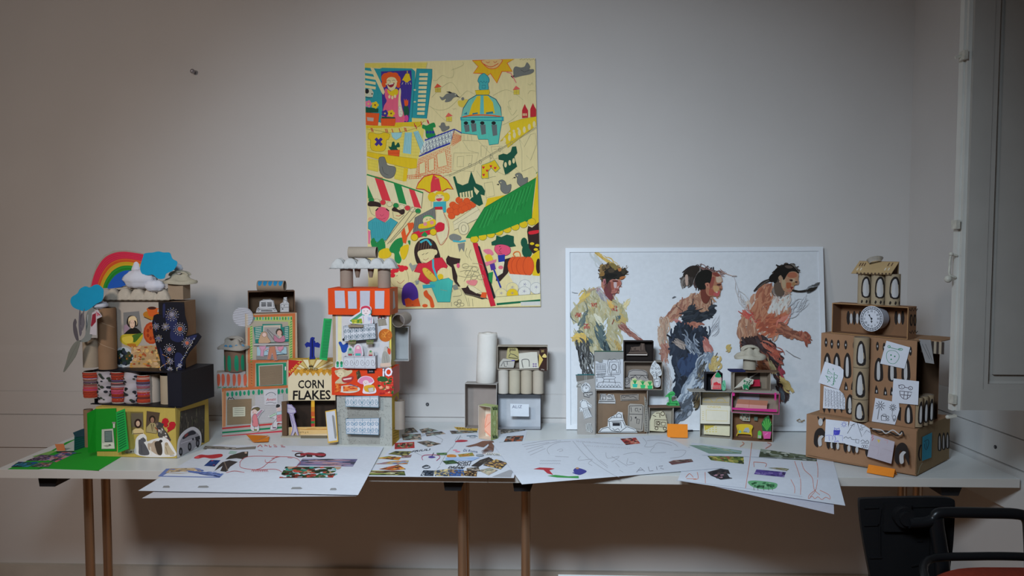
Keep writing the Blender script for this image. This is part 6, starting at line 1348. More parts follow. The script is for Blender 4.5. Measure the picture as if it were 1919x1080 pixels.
def envelope_box():
    A = (860, 600, 200/831)
    H = thing('pale_green_box', 'small upright open box with green side standing on the collage sheet before the grey house', 'box', on_table(915, 825))
    sb = Box((896.5, 822), (920, 826), 760, .045, TZ+.0022); b = MB(); sb.open(b, '8c9464', 'b4a898', .0012, ce='a8a094', cf={'right': '848c58'}); d = Draw(b, sb.right(), crop=A); rr = random.Random(2)
    for i in range(30): x = rr.uniform(256, 300); y = rr.uniform(670, 900); d.line(rr.choice(['94a070','747c48','a4ac80']), [(x, y), (x+rr.uniform(-4,6), y+26)], 4)
    for y in (688, 908):
        for i in range(7): d.line('20301c', [(262+i*6, y-14+(i*7 % 9)), (268+i*5, y+14)], 4)
    b.build('card_box', CARD, H)
    k = Cut('folded_note', H, sb.back_in(.004), A, lift=.001); k.cut('c0907c', '186,852 214,732 300,720 300,900 250,920', .0006, False); k.line('b0583c', '200,850 222,740 290,734', 3); k.line('b0583c', '192,850 262,780', 3); k.line('b0583c', '196,852 250,905', 3); k.end('salmon pink folded note')
envelope_box()
# ================================================================== house furnished with black and white drawings
def drawn_house():
    B = (1040, 620, 260/1276); K = '202024'; W = 'aeb0b2'; GAIN[0] = 1.5
    H = thing('furnished_card_house', 'card house furnished with black-and-white paper cut-outs of fridge, sofa and table', 'model house', on_table(1150, 812))
    lc = Box((1082, 814.5), (1115, 815), 704, .036); b = MB(); lc.solid(b, '84807c', {'top': '2c5c60'}); d = Draw(b, lc.front(), crop=B); d.line('245054', '190,408 355,404', 8); d.poly('5c5852', '192,412 356,410 356,440 200,470'); b.build('left_wardrobe_box', CARD, H); F = lc.front()
    def ink(d, *L, w=4, c=K):
        for q in L: d.line(c, q, w)
    k = Cut('clock_cutout', H, F, B, lift=.0015); k.line('9a9a98', '276,410 276,470', 3); k.line('9a9a98', '290,410 290,470', 3); k.cut(W, '240,520 262,488 286,476 314,492 326,524 316,560 284,574 252,562', .0006); ink(k, '250,512 280,486 312,512', '262,500 270,486', '284,496 296,484'); k.oval(None, 284, 534, 36, 34, out=K, ow=4); ink(k, '284,534 298,522', '284,534 284,516')
    for i in range(12): a = i*.524; k.oval(K, 284+26*math.cos(a), 534+25*math.sin(a), 2.5, n=6)
    k.end('round wall clock drawing')
    k = Cut('hat_cutout', H, F, B, lift=.0012); k.cut('8c8a86', '198,520 206,490 240,480 258,500 252,526', .0005); ink(k, '200,516 250,520', '208,512 214,492 240,486 248,510'); k.end()
    k = Cut('shirt_cutout', H, F, B, lift=.0018); k.cut('908e8c', '262,570 300,566 346,560 346,590 322,592 320,616 262,606', .0006, False); ink(k, '264,572 310,568 342,564 342,586 318,590 316,612 266,602 264,572', '290,586 310,600', w=6); k.end()
    k = Cut('dress_cutout', H, F, B, lift=.0018); k.cut(W, '230,650 256,630 290,640 318,670 340,684 334,712 306,706 346,790 270,812 256,740 226,746 224,706 234,700', .0006, False); ink(k, '236,660 258,640 290,648 306,704 258,716 236,700 236,660', '298,664 334,690 328,706 306,698', '232,706 226,738 250,734', '258,716 274,806 342,788 306,706', '250,646 252,632')
    for i in range(5): ink(k, [(270+i*9,720-i*2),(284+i*12,796-i*3)], w=3)
    k.end('dress drawing')
    k = Cut('boots_cutout', H, F, B, lift=.0015); k.cut('9a9a98', '284,860 300,850 334,850 348,926 340,940 286,922', .0005, False); ink(k, '294,856 296,906 284,914 306,922 310,854', '318,856 322,920 340,936 346,924 334,910 332,856'); k.end()
    # lower middle room
    mb_ = Box((1116, 814.5), (1213, 814), 731, .036); b = MB(); mb_.open(b, '8c8680', '6e5a48', .002); b.build('kitchen_box', CARD, H); I = Face(mb_.p(0,.030,0), mb_.ux, mb_.uz, -mb_.uy); I2 = Face(mb_.p(0,.008,0), mb_.ux, mb_.uz, -mb_.uy)
    k = Cut('shelf_cutout', H, I, B, lift=0); k.cut('9c9a98', '398,668 404,640 412,636 416,580 470,580 474,600 490,582 540,588 556,640 556,672', .0006, False); ink(k, '420,586 466,584 468,634 420,638 420,586', '478,602 530,590 540,634 480,636', '404,652 552,650', '426,600 460,600', '440,612 440,634', '490,610 520,606 528,630', w=6); k.end('shelf drawing with pots')
    k = Cut('painting_cutout', H, I, B, lift=0); k.cut('7c746c', '600,590 770,582 770,640 602,646', .0006, False); ink(k, '612,596 758,590 760,632 614,638 612,596', '622,606 640,616 650,604 680,602 690,612 720,604 750,622', w=5); k.end()
    k = Cut('fridge_cutout', H, I, B, lift=.002); k.cut('8c867e', '672,690 690,670 800,676 820,690 810,920 780,928 668,900', .0006, False); ink(k, '684,692 800,688 808,700 796,908 676,890 684,692', '684,766 804,770', '698,704 702,748', '696,786 704,806 696,832', '738,714 760,712 760,738 738,738 738,714', '744,788 748,806', '752,810 776,816 770,856 750,850 752,810', w=5); k.oval(K, 784, 722, 6); k.oval(K, 740, 800, 7); k.oval(K, 770, 744, 4); k.end('fridge drawing')
    k = standee('table_cutout', H, '398,938 420,900 484,880 488,812 520,790 560,770 580,746 620,752 626,800 650,870 740,905 758,940', I2, B, W, .0007, lift=0, sm=False); ink(k, '490,826 520,800 610,798 632,826 490,836 490,826', '498,838 506,892', '604,838 612,896', '624,832 648,884', '520,800 520,786 546,784 548,800', '568,796 566,774 590,760 612,776 612,798', '406,932 440,900 490,888 520,920 600,930 660,884 720,904 750,932 406,932', '524,842 600,840', '530,900 550,916 580,900 596,920', w=5); k.rect(K, 530, 848, 598, 876); k.end('table on a rug, with teapots')
    # crinkled strip with a leafy drawing
    k = standee('side_strip', H, '820,600 836,620 850,700 860,800 856,930 822,930 816,840 826,720', Face(mb_.p(0,-.002,0), mb_.ux, mb_.uz, -mb_.uy), B, '7a766e', .0007, lift=0, sm=False)
    for i in range(14): ink(k, spiral(838, 640+i*21, 9, 1, i), w=3)
    k.end()
    # upper left
    z2 = lc.O.z; ul = Box.y(1114, 1168, 731, 660, mb_.O.y+.002, .034); ul = Box.at(Vector((ul.O.x, ul.O.y, mb_.O.z+mb_.h+.0005)), Vector((ul.O.x+ul.w, ul.O.y, mb_.O.z+mb_.h+.0005)), ul.O.z+ul.h-mb_.O.z-mb_.h, .034)
    b = MB(); ul.solid(b, '7c7a76', {'top': '3a5c50'}); b.build('parlour_box', CARD, H)
    k = Cut('parlour_drawing', H, ul.front(), B, lift=.0012); k.cut('a6a8ac', '372,278 372,536 628,546 628,262 600,262 480,270 440,266 430,296', .0005, False); ink(k, '374,306 466,304 466,400 376,404', '376,362 464,358', '376,380 470,374', '376,430 440,430', '386,440 386,470', '488,274 500,262 520,272 545,260 570,272 596,262 600,300 596,340 602,388 590,404 490,406 484,380 492,340 484,300 488,274', '502,288 584,286 586,390 504,392 502,288', '380,520 400,480 440,470 600,476 616,520 380,520', '436,430 470,418 540,418 560,432 540,446 450,446 436,430', '452,446 440,486', '548,446 556,488', '500,446 500,470', '400,286 410,294 440,290 438,270', w=4)
    for i in range(7): ink(k, [(384+i*12,314),(384+i*12,354)], [(390+i*11,386),(390+i*11,424)], [(388+i*30,520),(404+i*30,496),(420+i*30,518)], w=4)
    k.oval(None, 542, 334, 22, 26, out=K, ow=5); ink(k, '516,388 526,362 560,362 572,388', '516,388 516,420'); face_line(k, 542, 336, 3, K); k.end('drawing of a parlour with a portrait')
    # right part
    zr = mb_.O.z+mb_.h+.0005; x0 = at_y(1169,730,ul.O.y).x; x1 = at_y(1224,730,ul.O.y).x; x2 = at_y(1241,730,ul.O.y).x
    hh = at_y(1190, 678, ul.O.y).z - zr
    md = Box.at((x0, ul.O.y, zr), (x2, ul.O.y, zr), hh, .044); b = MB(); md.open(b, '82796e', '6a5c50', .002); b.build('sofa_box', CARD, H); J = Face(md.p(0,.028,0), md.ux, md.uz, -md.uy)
    k = Cut('sofa_cutout', H, J, B, lift=0); k.cut('8a8480', '636,500 634,450 666,424 676,376 720,356 800,360 846,380 856,440 880,500 860,520 640,520', .0006); ink(k, '666,430 680,380 720,362 800,364 844,386 852,440', '690,410 750,408 846,412', '640,440 660,424 686,440 684,480 660,500 640,490 640,440', '700,440 740,410 760,440', '770,440 800,410 840,440', w=5); k.oval(None, 662, 458, 16, 16, out=K, ow=4); k.oval(None, 710, 440, 14, 12, out=K, ow=4); k.end('sofa drawing')
    k = standee('cactus_card', H, '696,532 694,480 714,440 740,434 760,460 790,450 810,462 830,470 860,458 890,460 900,490 904,534', md.front().shift(.002), B, 'a8aa80', .0006, lift=0, sm=False)
    for x, y in ((736,478),(808,486),(874,492)):
        for a in (-.5, -.2, .1, .4): k.line('188040', [(x,y+12),(x+34*math.sin(a)*1.2,y-30+14*abs(a))], 7)
        k.poly('2c9c88' if x < 760 else '2c9c5c', [(x-24,y+12),(x+24,y+12),(x+18,y+44),(x-18,y+44)]); 
    k.end('card with three green potted cacti')
    db = Box.at((x0, ul.O.y, zr+hh+.0006), (x1, ul.O.y, zr+hh+.0006), at_y(1190, 640, ul.O.y).z-zr-hh, .034); b = MB(); db.open(b, '241c1a', '1c1614', .002); b.build('dark_box', CARD, H)
    k = Cut('kitchen_shelf_cutout', H, Face(db.p(0,.02,0), db.ux, db.uz, -db.uy), B, lift=0); k.cut('54463e', '656,226 690,190 700,150 780,145 790,112 824,118 830,180 852,212 850,230', .0006, False); k.line('b4aca4', '660,222 848,222', 8); ink(k, '700,160 700,186 730,186 730,160', '740,156 742,184 772,182', '790,120 790,180 820,180 820,124', '690,192 836,190', '672,210 842,208', '706,150 722,148', w=5, c='18100e'); k.end('brown shelf drawing')
    k = standee('plant_cutout', H, '896,300 918,276 936,300 960,320 980,380 976,410 946,424 968,440 966,510 930,520 912,500 904,430 874,380 880,340', md.front().shift(.004), B, W, .0007, lift=0)
    for x, y in ((905,320),(925,300),(895,350),(930,345),(955,345),(900,385),(930,385),(960,385),(940,410),(912,410)): ink(k, spiral(x, y, 12, 1, x), w=3.5)
    ink(k, '914,446 962,440 956,508 922,512 914,446', '924,470 950,468', '934,440 930,400', w=5); k.end('potted plant drawing')
    # lower right
    lr = Box((1216, 813.5), (1262, 813), 764, .034); b = MB(); lr.open(b, '948c84', '8a8478', .002); b.build('stove_box', CARD, H)
    part('shelf_board', H, lambda b: b.hexa([lr.p(x,y,z) for z in (lr.h+.0005, lr.h+.003) for x,y in ((0,-.006),(lr.w+.025,-.006),(lr.w+.025,.034),(0,.034))], '6c5444'))
    k = standee('stove_cutout', H, '866,920 868,840 890,780 920,750 980,738 1010,750 1020,800 1032,830 1034,910 1000,930', Face(lr.p(0,.006,0), lr.ux, lr.uz, -lr.uy), B, 'aca68c', .0006, lift=0, sm=False); ink(k, '918,818 1030,822 1026,890 914,880 918,818', '930,760 960,756 966,800', '900,780 930,790', '930,834 968,836 966,870 930,868 930,834', '980,840 1016,842 1012,876 980,872 980,840', w=6, c='302018')
    for x, y, r in ((990,764,18),(950,852,12),(934,898,14),(1010,900,14)): k.oval(None, x, y, r, out='302018', ow=6)
    k.end('drawing of a wheeled stove')
    k = standee('scooter_cutout', H, '1012,610 1050,570 1084,558 1104,580 1090,600 1074,606 1076,650 1120,640 1140,670 1136,694 1032,686 1034,660 1048,650 1040,610', Face(lr.p(0,.015,lr.h), lr.ux, lr.uz, -lr.uy), B, '3a9450', .0008, lift=0); ink(k, '1046,582 1060,660 1034,668 1128,672', '1050,590 1096,580', '1080,650 1120,646', w=5, c='125c2c'); k.oval('125c2c', 1046, 674, 9); k.oval('125c2c', 1120, 676, 9); k.end('green toy scooter')
    GAIN[0] = 1.55
drawn_house()
# ================================================================== house with the yellow sofa
def sofa_house():
    S = (1270, 620, 230/1129)
    H = thing('yellow_sofa_house', 'small card house with a yellow sofa, a pink upper room and an egg-carton hat roof', 'model house', on_table(1400, 828))
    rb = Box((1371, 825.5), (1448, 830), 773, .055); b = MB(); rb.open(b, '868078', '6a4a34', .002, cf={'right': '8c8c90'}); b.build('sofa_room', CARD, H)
    lb = Box((1311, 820), (1370, 824), 733, .055); b = MB(); lb.open(b, '8c8a84', '8c867a', .002); b.build('cinema_box', CARD, H); F = lb.front()
    k = Cut('yellow_drawing', H, Face(lb.p(0,.035,0), lb.ux, lb.uz, -lb.uy), S, lift=0); k.cut('948c7c', '226,560 480,560 478,690 226,690', .0005, False)
    for q in ('240,580 300,572 350,584', '380,580 420,570 466,584', '232,650 250,620 290,620 320,655', '350,650 370,622 410,620 440,650', '230,655 470,660'): k.line('a88c30', q, 4)
    k.end()
    k = Cut('cinema_screen', H, F, S, lift=.004); k.cut('b8b2a2', '212,682 482,690 480,858 210,852', .0006, False); k.line('b09a40', '262,728 460,736 456,830 262,826 262,728', 3); k.text('CINEMA', 'b0983c', '274,688 400,694 398,712 274,706')
    for i in range(5): k.line('b09a40', [(228,745+i*18),(240,742+i*18)], 4)
    k.end('cream panel with a screen outline')
    k = Cut('ticket_panel', H, Face(lb.p(0,.02,0), lb.ux, lb.uz, -lb.uy), S, lift=0); k.cut('b4ae94', '240,862 480,870 478,970 240,952', .0006, False); k.poly('a89440', '244,866 350,870 250,920'); 
    for i in range(12): k.rect('b0a050', 262+(i % 4)*28, 885+(i//4)*20, 276+(i % 4)*28, 893+(i//4)*20)
    k.end()
    R_ = Face(rb.p(0,.040,0), rb.ux, rb.uz, -rb.uy)
    k = Cut('yellow_sofa_cutout', H, R_, S, lift=0); k.cut('b89c28', '545,900 540,870 580,860 660,862 692,880 680,920 684,960 680,976 664,956 560,950 548,970 540,960 552,930', .0006); k.line('8a7014', '556,900 560,930 670,936 676,900', 4); k.poly('5c9c84', '562,920 584,918 584,940 562,942'); k.poly('8c9494', '600,930 620,895 650,890 662,920 656,940'); k.line('4c5458', '606,928 640,932', 5); k.end('yellow sofa')
    k = Cut('bookshelf_cutout', H, R_, S, lift=0); k.cut('8c8878', '572,742 668,742 664,834 600,830 572,810', .0005, False); r = random.Random(3)
    for i in range(34): x = r.uniform(574, 652); y = 748+20*(i % 4); k.rect(r.choice(['30302c','5c7c74','2c4c4c','6c4c34','b0aca0']), x, y, x+r.uniform(4, 12), y+13)
    k.end(); k = Cut('picture_cutout', H, R_, S, lift=0); k.cut('8c6c58', '690,738 746,740 748,768 690,766', .0005, False); k.poly('b09080', '698,744 738,746 738,762 698,760'); k.end(); k = Cut('picture_cutout', H, R_, S, lift=0); k.cut('4c5c54', '704,790 736,792 734,830 702,826', .0005, False); k.end()
    k = standee('potted_palm', H, '770,850 800,800 836,780 862,850 860,920 858,992 790,994 780,920', Face(rb.p(0,.006,0), rb.ux, rb.uz, -rb.uy), S, '24502c', .0006, lift=0, sm=False)
    for i in range(16): a = -1.3+i*.17; k.line(['3c8c3c','5ca048','1c5c28'][i % 3], [(820,920),(820+26*math.sin(a)*1.3,880-30*math.cos(a)),(820+46*math.sin(a),850-46*math.cos(a)+20*abs(a))], 6)
    k.poly('b0447c', '780,924 862,930 850,994 792,994'); k.line('c87ca0', '800,960 830,940', 5); k.end('palm in a pink pot')
    k = standee('small_cactus', H, '734,990 738,930 752,918 770,932 770,992', Face(rb.p(0,.006,0), rb.ux, rb.uz, -rb.uy), S, '4c9c3c', .0006, lift=0, sm=False); k.poly('8a8a84', '738,962 768,964 766,990 740,988'); k.end('small green cactus')
    # pink room
    zp = rb.O.z + rb.h + .0006; A = rb.p(-.001,-.002,rb.h+.0006); xr = at_y(1455, 771, A.y).x
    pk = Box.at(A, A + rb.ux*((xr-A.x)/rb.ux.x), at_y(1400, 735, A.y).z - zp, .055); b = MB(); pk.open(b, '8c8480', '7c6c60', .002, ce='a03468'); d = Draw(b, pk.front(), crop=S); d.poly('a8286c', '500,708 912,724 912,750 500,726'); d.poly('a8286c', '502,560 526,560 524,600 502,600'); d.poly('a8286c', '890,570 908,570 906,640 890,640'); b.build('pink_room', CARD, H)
    k = Cut('folded_note', H, Face(pk.p(0,.02,0), pk.ux, pk.uz, -pk.uy), S, lift=0); k.cut('94604c', '552,630 832,645 822,690 540,672', .0006, False); k.poly('b08078', '540,672 822,690 820,724 528,706'); k.line('8c4c3c', '660,640 656,710', 3); k.end('salmon pink folded note')
    k = Cut('white_panel', H, Face(pk.p(0,.050,0), pk.ux, pk.uz, -pk.uy), S, lift=0); k.cut('84808a', '566,570 752,575 750,640 566,630', .0005, False); k.end()
    z3 = pk.O.z + pk.h + .0006; y3 = pk.O.y
    lx = at_y(1292, 728, y3).x; part('terrace_board', H, lambda b: b.box(lx, at_y(1371,728,y3).x, y3-.004, y3+.05, z3-.0005, z3+.0018, '8c8880'))
    part('terrace_board', H, lambda b: b.box(at_y(1372,728,y3).x, at_y(1458,728,y3).x, y3-.012, y3+.05, z3+.0001, z3+.0018, '928e86')); z3 += .0024
    def bx(x0, x1, yt, d=.04, y=y3+.004): return Box.at((at_y(x0,725,y).x, y, z3), (at_y(x1,725,y).x, y, z3), at_y((x0+x1)/2,yt,y).z-z3, d)
    dk = bx(1323, 1354, 700); b = MB(); dk.open(b, '18181e', '101014', .0015); b.box(dk.O.x+.045, dk.O.x+.053, y3+.01, y3+.018, z3+dk.h+.0005, z3+dk.h+.008, '18181e'); b.build('dark_hut', CARD, H)
    k = standee('red_house_cutout', H, '308,540 304,450 330,410 360,380 392,410 404,440 400,542', dk.front().shift(.003), S, 'b0948c', .0007, lift=0, sm=False); k.poly('b02c34', '330,480 360,470 396,490 398,538 320,538'); k.line('b02c34', '312,500 312,450 336,416 360,396', 5); k.poly('187848', '344,412 366,382 396,412 390,430 350,428', sm=True); k.oval('b8a098', 380, 462, 18, 22); face_line(k, 380, 460, 3)
    for i in range(6): k.line('b8a8a0', [(330+i*11,500),(332+i*11,530)], 3)
    k.end('red paper house with a green roof'); k = standee('green_figure', H, '408,542 412,470 436,460 440,540', dk.front().shift(.005), S, '5c9c7c', .0006, lift=0); k.line('1c6c44', '418,490 430,520', 5); k.end()
    ub = bx(1375, 1444, 698, .045); b = MB(); ub.open(b, '8c8274', '74685a', .002); d = Draw(b, Face(ub.p(0,.04,0), ub.ux, ub.uz, -ub.uy), crop=S); d.poly('2c2620', '640,380 756,380 756,520 650,500')
    for i in range(9): d.line('a8a49c', [(650+i*12,450-i*8),(672+i*10,420-i*5)], 3)
    b.build('upper_room', CARD, H)
    k = standee('red_carpet_piece', H, '676,470 700,452 754,450 760,512 664,514', Face(ub.p(0,.02,0), ub.ux, ub.uz, -ub.uy), S, '9c1c34', .0008, lift=0, sm=False); k.end('red glossy paper'); k = standee('palm_cutout', H, '516,534 600,450 632,430 700,450 690,490 660,500 650,544 600,540 590,510', ub.front().shift(.002), S, 'a8a498', .0006, lift=0, sm=False); r = random.Random(5)
    for i in range(26): x, y = r.uniform(610, 680), r.uniform(448, 510); k.line(r.choice(['1c6c44','145034','2c8c5c']), [(x,y),(x+r.uniform(-24,14),y+r.uniform(6,20))], 7)
    k.poly('1c6c44', '600,500 650,500 655,540 606,540'); k.line('c8a0a0', '626,530 640,542', 6); k.end('white cut-out with a dark green palm')
    zt = z3 + ub.h + .0006
    part('roof_board', H, lambda b: (b.box(at_y(1377,697,y3).x, at_y(1462,697,y3).x, y3-.002, y3+.045, zt, zt+.002, '5c4838'), b.box(at_y(1368,697,y3).x, at_y(1396,697,y3).x, y3-.006, y3+.04, zt+.0021, zt+.007, '1c2048')))
    tube_v(H, 1407.5, 695, 673, 24, y3+.006, '8c8476', zb=zt+.0075); p = at_y(1409, 673, y3+.006); part('egg_carton_roof', H, lambda b: egg_hat(b, p.x, y3+.03, p.z, .055, .042, .045, '989284', 8), PULP)
sofa_house()
# ================================================================== brown cardboard palace (far right)
def palace():
    GAIN[0] = 1.45; P1 = (1490, 470, 310/1522); P2 = (1490, 670, 310/1456); BR = '86644a'; DK = '241e1c'; WH = 'a4a2a2'
    H = thing('cardboard_palace', 'tall stepped brown cardboard palace with painted arches and a round white clock', 'model house', on_table(1650, 870))
    def arch(d, x, y0, y1, w, dark=DK, white=WH, o=.30):
        h = y1-y0; d.poly(dark, [(x-w,y1),(x-w,y0+h*.35),(x-w*.5,y0+h*.08),(x,y0),(x+w*.6,y0+h*.10),(x+w,y0+h*.4),(x+w,y1)], sm=True); d.poly(white, [(x-w*.45,y1-h*.06),(x-w*.45,y0+h*.35),(x-w*.05,y0+h*.16),(x+w*o,y0+h*.35),(x+w*o,y1-h*.06)], sm=True)
    dR = (on_table(1778, 860) - on_table(1717, 892)).length
    bb = Box((1510, 856), (1717, 892), 776, dR, TZ+.004, at_z(1778, 860, TZ+.004)); b = MB(); bb.solid(b, BR, {'right': '7c684c', 'top': '8c6c50'}); F = bb.front(); d = Draw(b, F, crop=P2)
    for x, y, s in ((212,690,1),(930,830,1.15)): d.poly(DK, [(x-46*s,y+70*s),(x-40*s,y-20*s),(x-10*s,y-62*s),(x+24*s,y-66*s),(x+54*s,y-30*s),(x+64*s,y+60*s if s > 1 else y-10),(x+62*s,y+105*s if s > 1 else y),(x+20*s,y+10*s),(x-4*s,y-8*s),(x-14*s,y+40*s),(x-12*s,y+100*s)], sm=True); d.poly(WH, [(x-4*s,y+90*s),(x-10*s,y+30*s),(x+16*s,y-2*s),(x+40*s,y+6*s),(x+22*s,y+30*s),(x+22*s,y+84*s)], sm=True)
    for x, y in ((290,760),(342,770),(440,790),(510,800),(632,830)): d.oval(DK, x, y, 15, 46, rot=-4); d.oval(WH, x+34, y+12, 13, 30)
    d.line(DK, '200,520 214,556 240,560 262,530', 12, sm=True); d.oval(WH, 224, 570, 20, 34); d.line(DK, '660,620 700,640 740,660 790,650 840,660 900,690 940,650 960,690', 13, sm=True); d.line(WH, '680,630 760,640 800,670 860,640 920,680 940,660', 9, sm=True)
    d.line('5c4430', '110,860 1065,1040', 3); d = Draw(b, bb.right(), crop=P2)
    for x in (1272, 1308, 1342): arch(d, x, 665-(x-1272)*.1, 815-(x-1272)*.28, 15)
    d.line(DK, '1100,910 1088,860 1096,800 1110,770', 13, sm=True); d.line('9c9884', '1080,1030 1100,960 1120,930', 5); d.line('94805c', '1072,650 1060,1030', 5); b.build('base_box', CARD, H)
    z2 = bb.O.z + bb.h + .0006
    A, B_ = at_z(1536, 774, z2), at_z(1714, 803, z2); ux = (B_-A).normalized(); uy = Vector((-ux.y, ux.x, 0)); bk = on_plane(1757, 790, B_, ux); dM = .19
    mb = Box.at(A, B_, at_y(1536, 624, A.y).z - z2, dM); b = MB(); p = mb.p; w, dd, h, t = mb.w, mb.d, mb.h, .003
    def wl(x0,x1,y0,y1,z0,z1,cf=None,c=BR): b.hexa([p(x0,y0,z0),p(x1,y0,z0),p(x1,y1,z0),p(x0,y1,z0),p(x0,y0,z1),p(x1,y0,z1),p(x1,y1,z1),p(x0,y1,z1)], c, cf)
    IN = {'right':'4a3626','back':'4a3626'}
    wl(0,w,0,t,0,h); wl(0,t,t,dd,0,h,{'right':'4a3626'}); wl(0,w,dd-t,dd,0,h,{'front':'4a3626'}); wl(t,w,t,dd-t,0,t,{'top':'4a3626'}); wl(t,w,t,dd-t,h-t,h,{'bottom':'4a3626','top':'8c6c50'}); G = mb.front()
    d = Draw(b, G, crop=P1)
    for x, y in ((285,845),(338,860),(398,862),(466,868),(545,872),(758,880),(820,890),(1062,925)): d.oval(DK, x, y, 14, 44, n=9); d.oval(WH, x, y, 5, 12, n=6)
    for x in (297, 385, 482): arch(d, x, 940, 1160, 32)
    for x in (780, 905, 1030): arch(d, x-10, 985, 1190, 36)
    d.crop(P2)
    for x, y in ((448,255),(508,252),(716,285),(794,300),(852,300)): d.poly(DK, [(x-16,y+34),(x-12,y-14),(x-2,y-44),(x+12,y-10),(x+18,y+36)]); d.oval(WH, x+2, y+14, 6, 14, n=7)
    for x, y, e in ((484,325,490),(1000,415,575)): arch(d, x, y, e, 32)
    for x in (255, 300, 350, 408, 460, 505, 920): d.poly(DK, [(x-15,450),(x+15,452),(x+3,494)] if x < 900 else [(x-20,440),(x+15,440),(x+10,560),(x-16,550)])
    b.build('main_box', CARD, H)
    # three half tubes up the middle
    r = .0345; c0 = on_plane(1618, 760, G.O - G.n*0, G.n); cx = c0 + G.n*.012
    zs = [at_y(1618, yy, cx.y).z for yy in (789, 746.5, 687.5, 631)]; zs[0] = max(zs[0], z2+.001) - 0
    for i in range(3):
        b = MB(); a_ = Vector((cx.x, cx.y-.0, zs[i]+.0008)); t_ = Vector((cx.x, cx.y, zs[i+1]-.0008)); 
        a_ += G.n*.012; t_ += G.n*.012
        b.tube(a_, t_, r*.72, '8a7860', 28, .0012, TUBEI); hz = t_.z - a_.z
        R_ = r*.72
        patch_v(b, a_, R_, [(-52,.12*hz),(-54,.6*hz),(-36,.88*hz),(-14,.86*hz),(4,.6*hz),(8,.12*hz)], DK, .0003); patch_v(b, a_, R_, [(-42,.2*hz),(-42,.62*hz),(-30,.78*hz),(-16,.74*hz),(-8,.2*hz)], WH, .0007); patch_v(b, a_, R_, [(48,.3*hz),(50,.7*hz),(58,.85*hz),(64,.3*hz)], DK)
        b.build('cardboard_tube', CARD, H).__setitem__('label', 'roll core painted with an arched window')
    # tubes on the right-hand side
    for k, f in enumerate((.020, .056, .092)):
        rr = .0165; q = mb.p(w-.001+k*.003, f, 0); b = MB(); hz = .094; a_ = Vector((q.x,q.y,z2+.0035)); b.tube(a_, a_+Vector((0,0,hz)), rr, '8a7860', 26, .0012, TUBEI)
        for g in (12, 75): patch_v(b, a_, rr, [(g-24,.15*hz),(g-26,.6*hz),(g-8,.86*hz),(g+12,.84*hz),(g+26,.5*hz),(g+24,.15*hz)], DK, .0003); patch_v(b, a_, rr, [(g-12,.2*hz),(g-12,.6*hz),(g,.74*hz),(g+12,.6*hz),(g+10,.2*hz)], WH, .0007)
        b.build('cardboard_tube', CARD, H)
    # striped awning flap
    zt = mb.O.z + mb.h + .0007; fl = Box.at(mb.p(w-.03, .004, mb.h-.0), mb.p(w+.075, .004, mb.h), .002, dM*.62)
    b = MB(); b.hexa([mb.p(w-.02,.03,h+.0006),mb.p(w+.060,.03,h+.0006),mb.p(w+.060,dd*.9,h+.0006),mb.p(w-.02,dd*.9,h+.0006),mb.p(w-.02,.03,h+.003),mb.p(w+.060,.03,h+.003),mb.p(w+.060,dd*.9,h+.003),mb.p(w-.02,dd*.9,h+.003)], '8c6c50')
    for k in range(9):
        x0 = w+.002+k*.0075; x1 = x0+.0075 if k % 2 else x0+.0055
        b.hexa([mb.p(x0,.029,h-.038),mb.p(x0+.0075,.029,h-.038),mb.p(x0+.0075,.0305,h-.038),mb.p(x0,.0305,h-.038),mb.p(x0,.029,h+.0006),mb.p(x0+.0075,.029,h+.0006),mb.p(x0+.0075,.0305,h+.0006),mb.p(x0,.0305,h+.0006)], ['342c28','8c8070'][k % 2])
    b.build('striped_awning', CARD, H)
    k = Cut('grey_paper_strip', H, Face(mb.p(w+.001,.024,0), ux, Vector((0,0,1)), G.n), P1, lift=0); k.cut('7c7a7a', '1140,815 1248,822 1280,1042 1200,1030', .0005, False); k.line('4c4c4c', '1170,860 1240,1000', 4); k.line('4c4c4c', '1200,860 1262,1010', 4); k.end()
    # open box with the clock
    y3 = mb.p(.05,.02,0).y; A3 = at_z(1568, 622, zt); A3 = mb.p(.030,.012,h+.0007); e = on_plane(1701, 630, A3, G.n)
    cbx = Box.at(A3, A3 + ux*((e-A3).dot(ux)), on_plane(1568, 565, A3, G.n).z - on_plane(1568, 622, A3, G.n).z, .065)
    b = MB(); cbx.open(b, '86644a', '74543c', .0025, ce='94704c'); K_ = Face(cbx.p(0,cbx.d-.0026,0), ux, Vector((0,0,1)), G.n); d = Draw(b, K_, crop=P1)
    for x in (490, 545, 598, 930, 990): d.oval(DK, x, 618, 17, 66, n=10)
    for x in (516, 572, 958): d.oval(WH, x, 625, 13, 50, n=8)
    d = Draw(b, Face(cbx.p(0,0,.0026), ux, uy, Vector((0,0,1))), crop=P1)
    for x in (470, 550, 625, 835, 920, 990): d.oval(WH, x, 738+(x-470)*.05, 22, 6, n=8)
    d = Draw(b, cbx.right(), crop=P1)
    for x in (1068, 1102): d.oval(DK, x, 640, 15, 56); d.oval('7c6044', x+2, 640, 6, 36)
    for y in (540, 745): d.line(DK, [(1052,y),(1066,y+16),(1078,y-12),(1090,y+16),(1104,y-12),(1116,y+14),(1126,y-6)], 9)
    b.build('clock_box', CARD, H)
    cf = cbx.front().shift(.004); cc = cf.px(*(1490+705*.20368, 470+626*.20368)); cr = (cf.px(1490+812*.20368, 597.5)-cc).length
    ck = part('clock', H, lambda b: (b.tube(cc, cc-cf.n*.045, cr, 'a8a8b0', 36, cap=True)), TISSUE, 'round white clock wrapped in paper')
    k = Cut('clock_face', ck, cf, P1, lift=.0003); k.cut('b6b8c0', [(705+108*math.cos(6.283*i/24), 626+118*math.sin(6.283*i/24)) for i in range(24)], .0008, False)
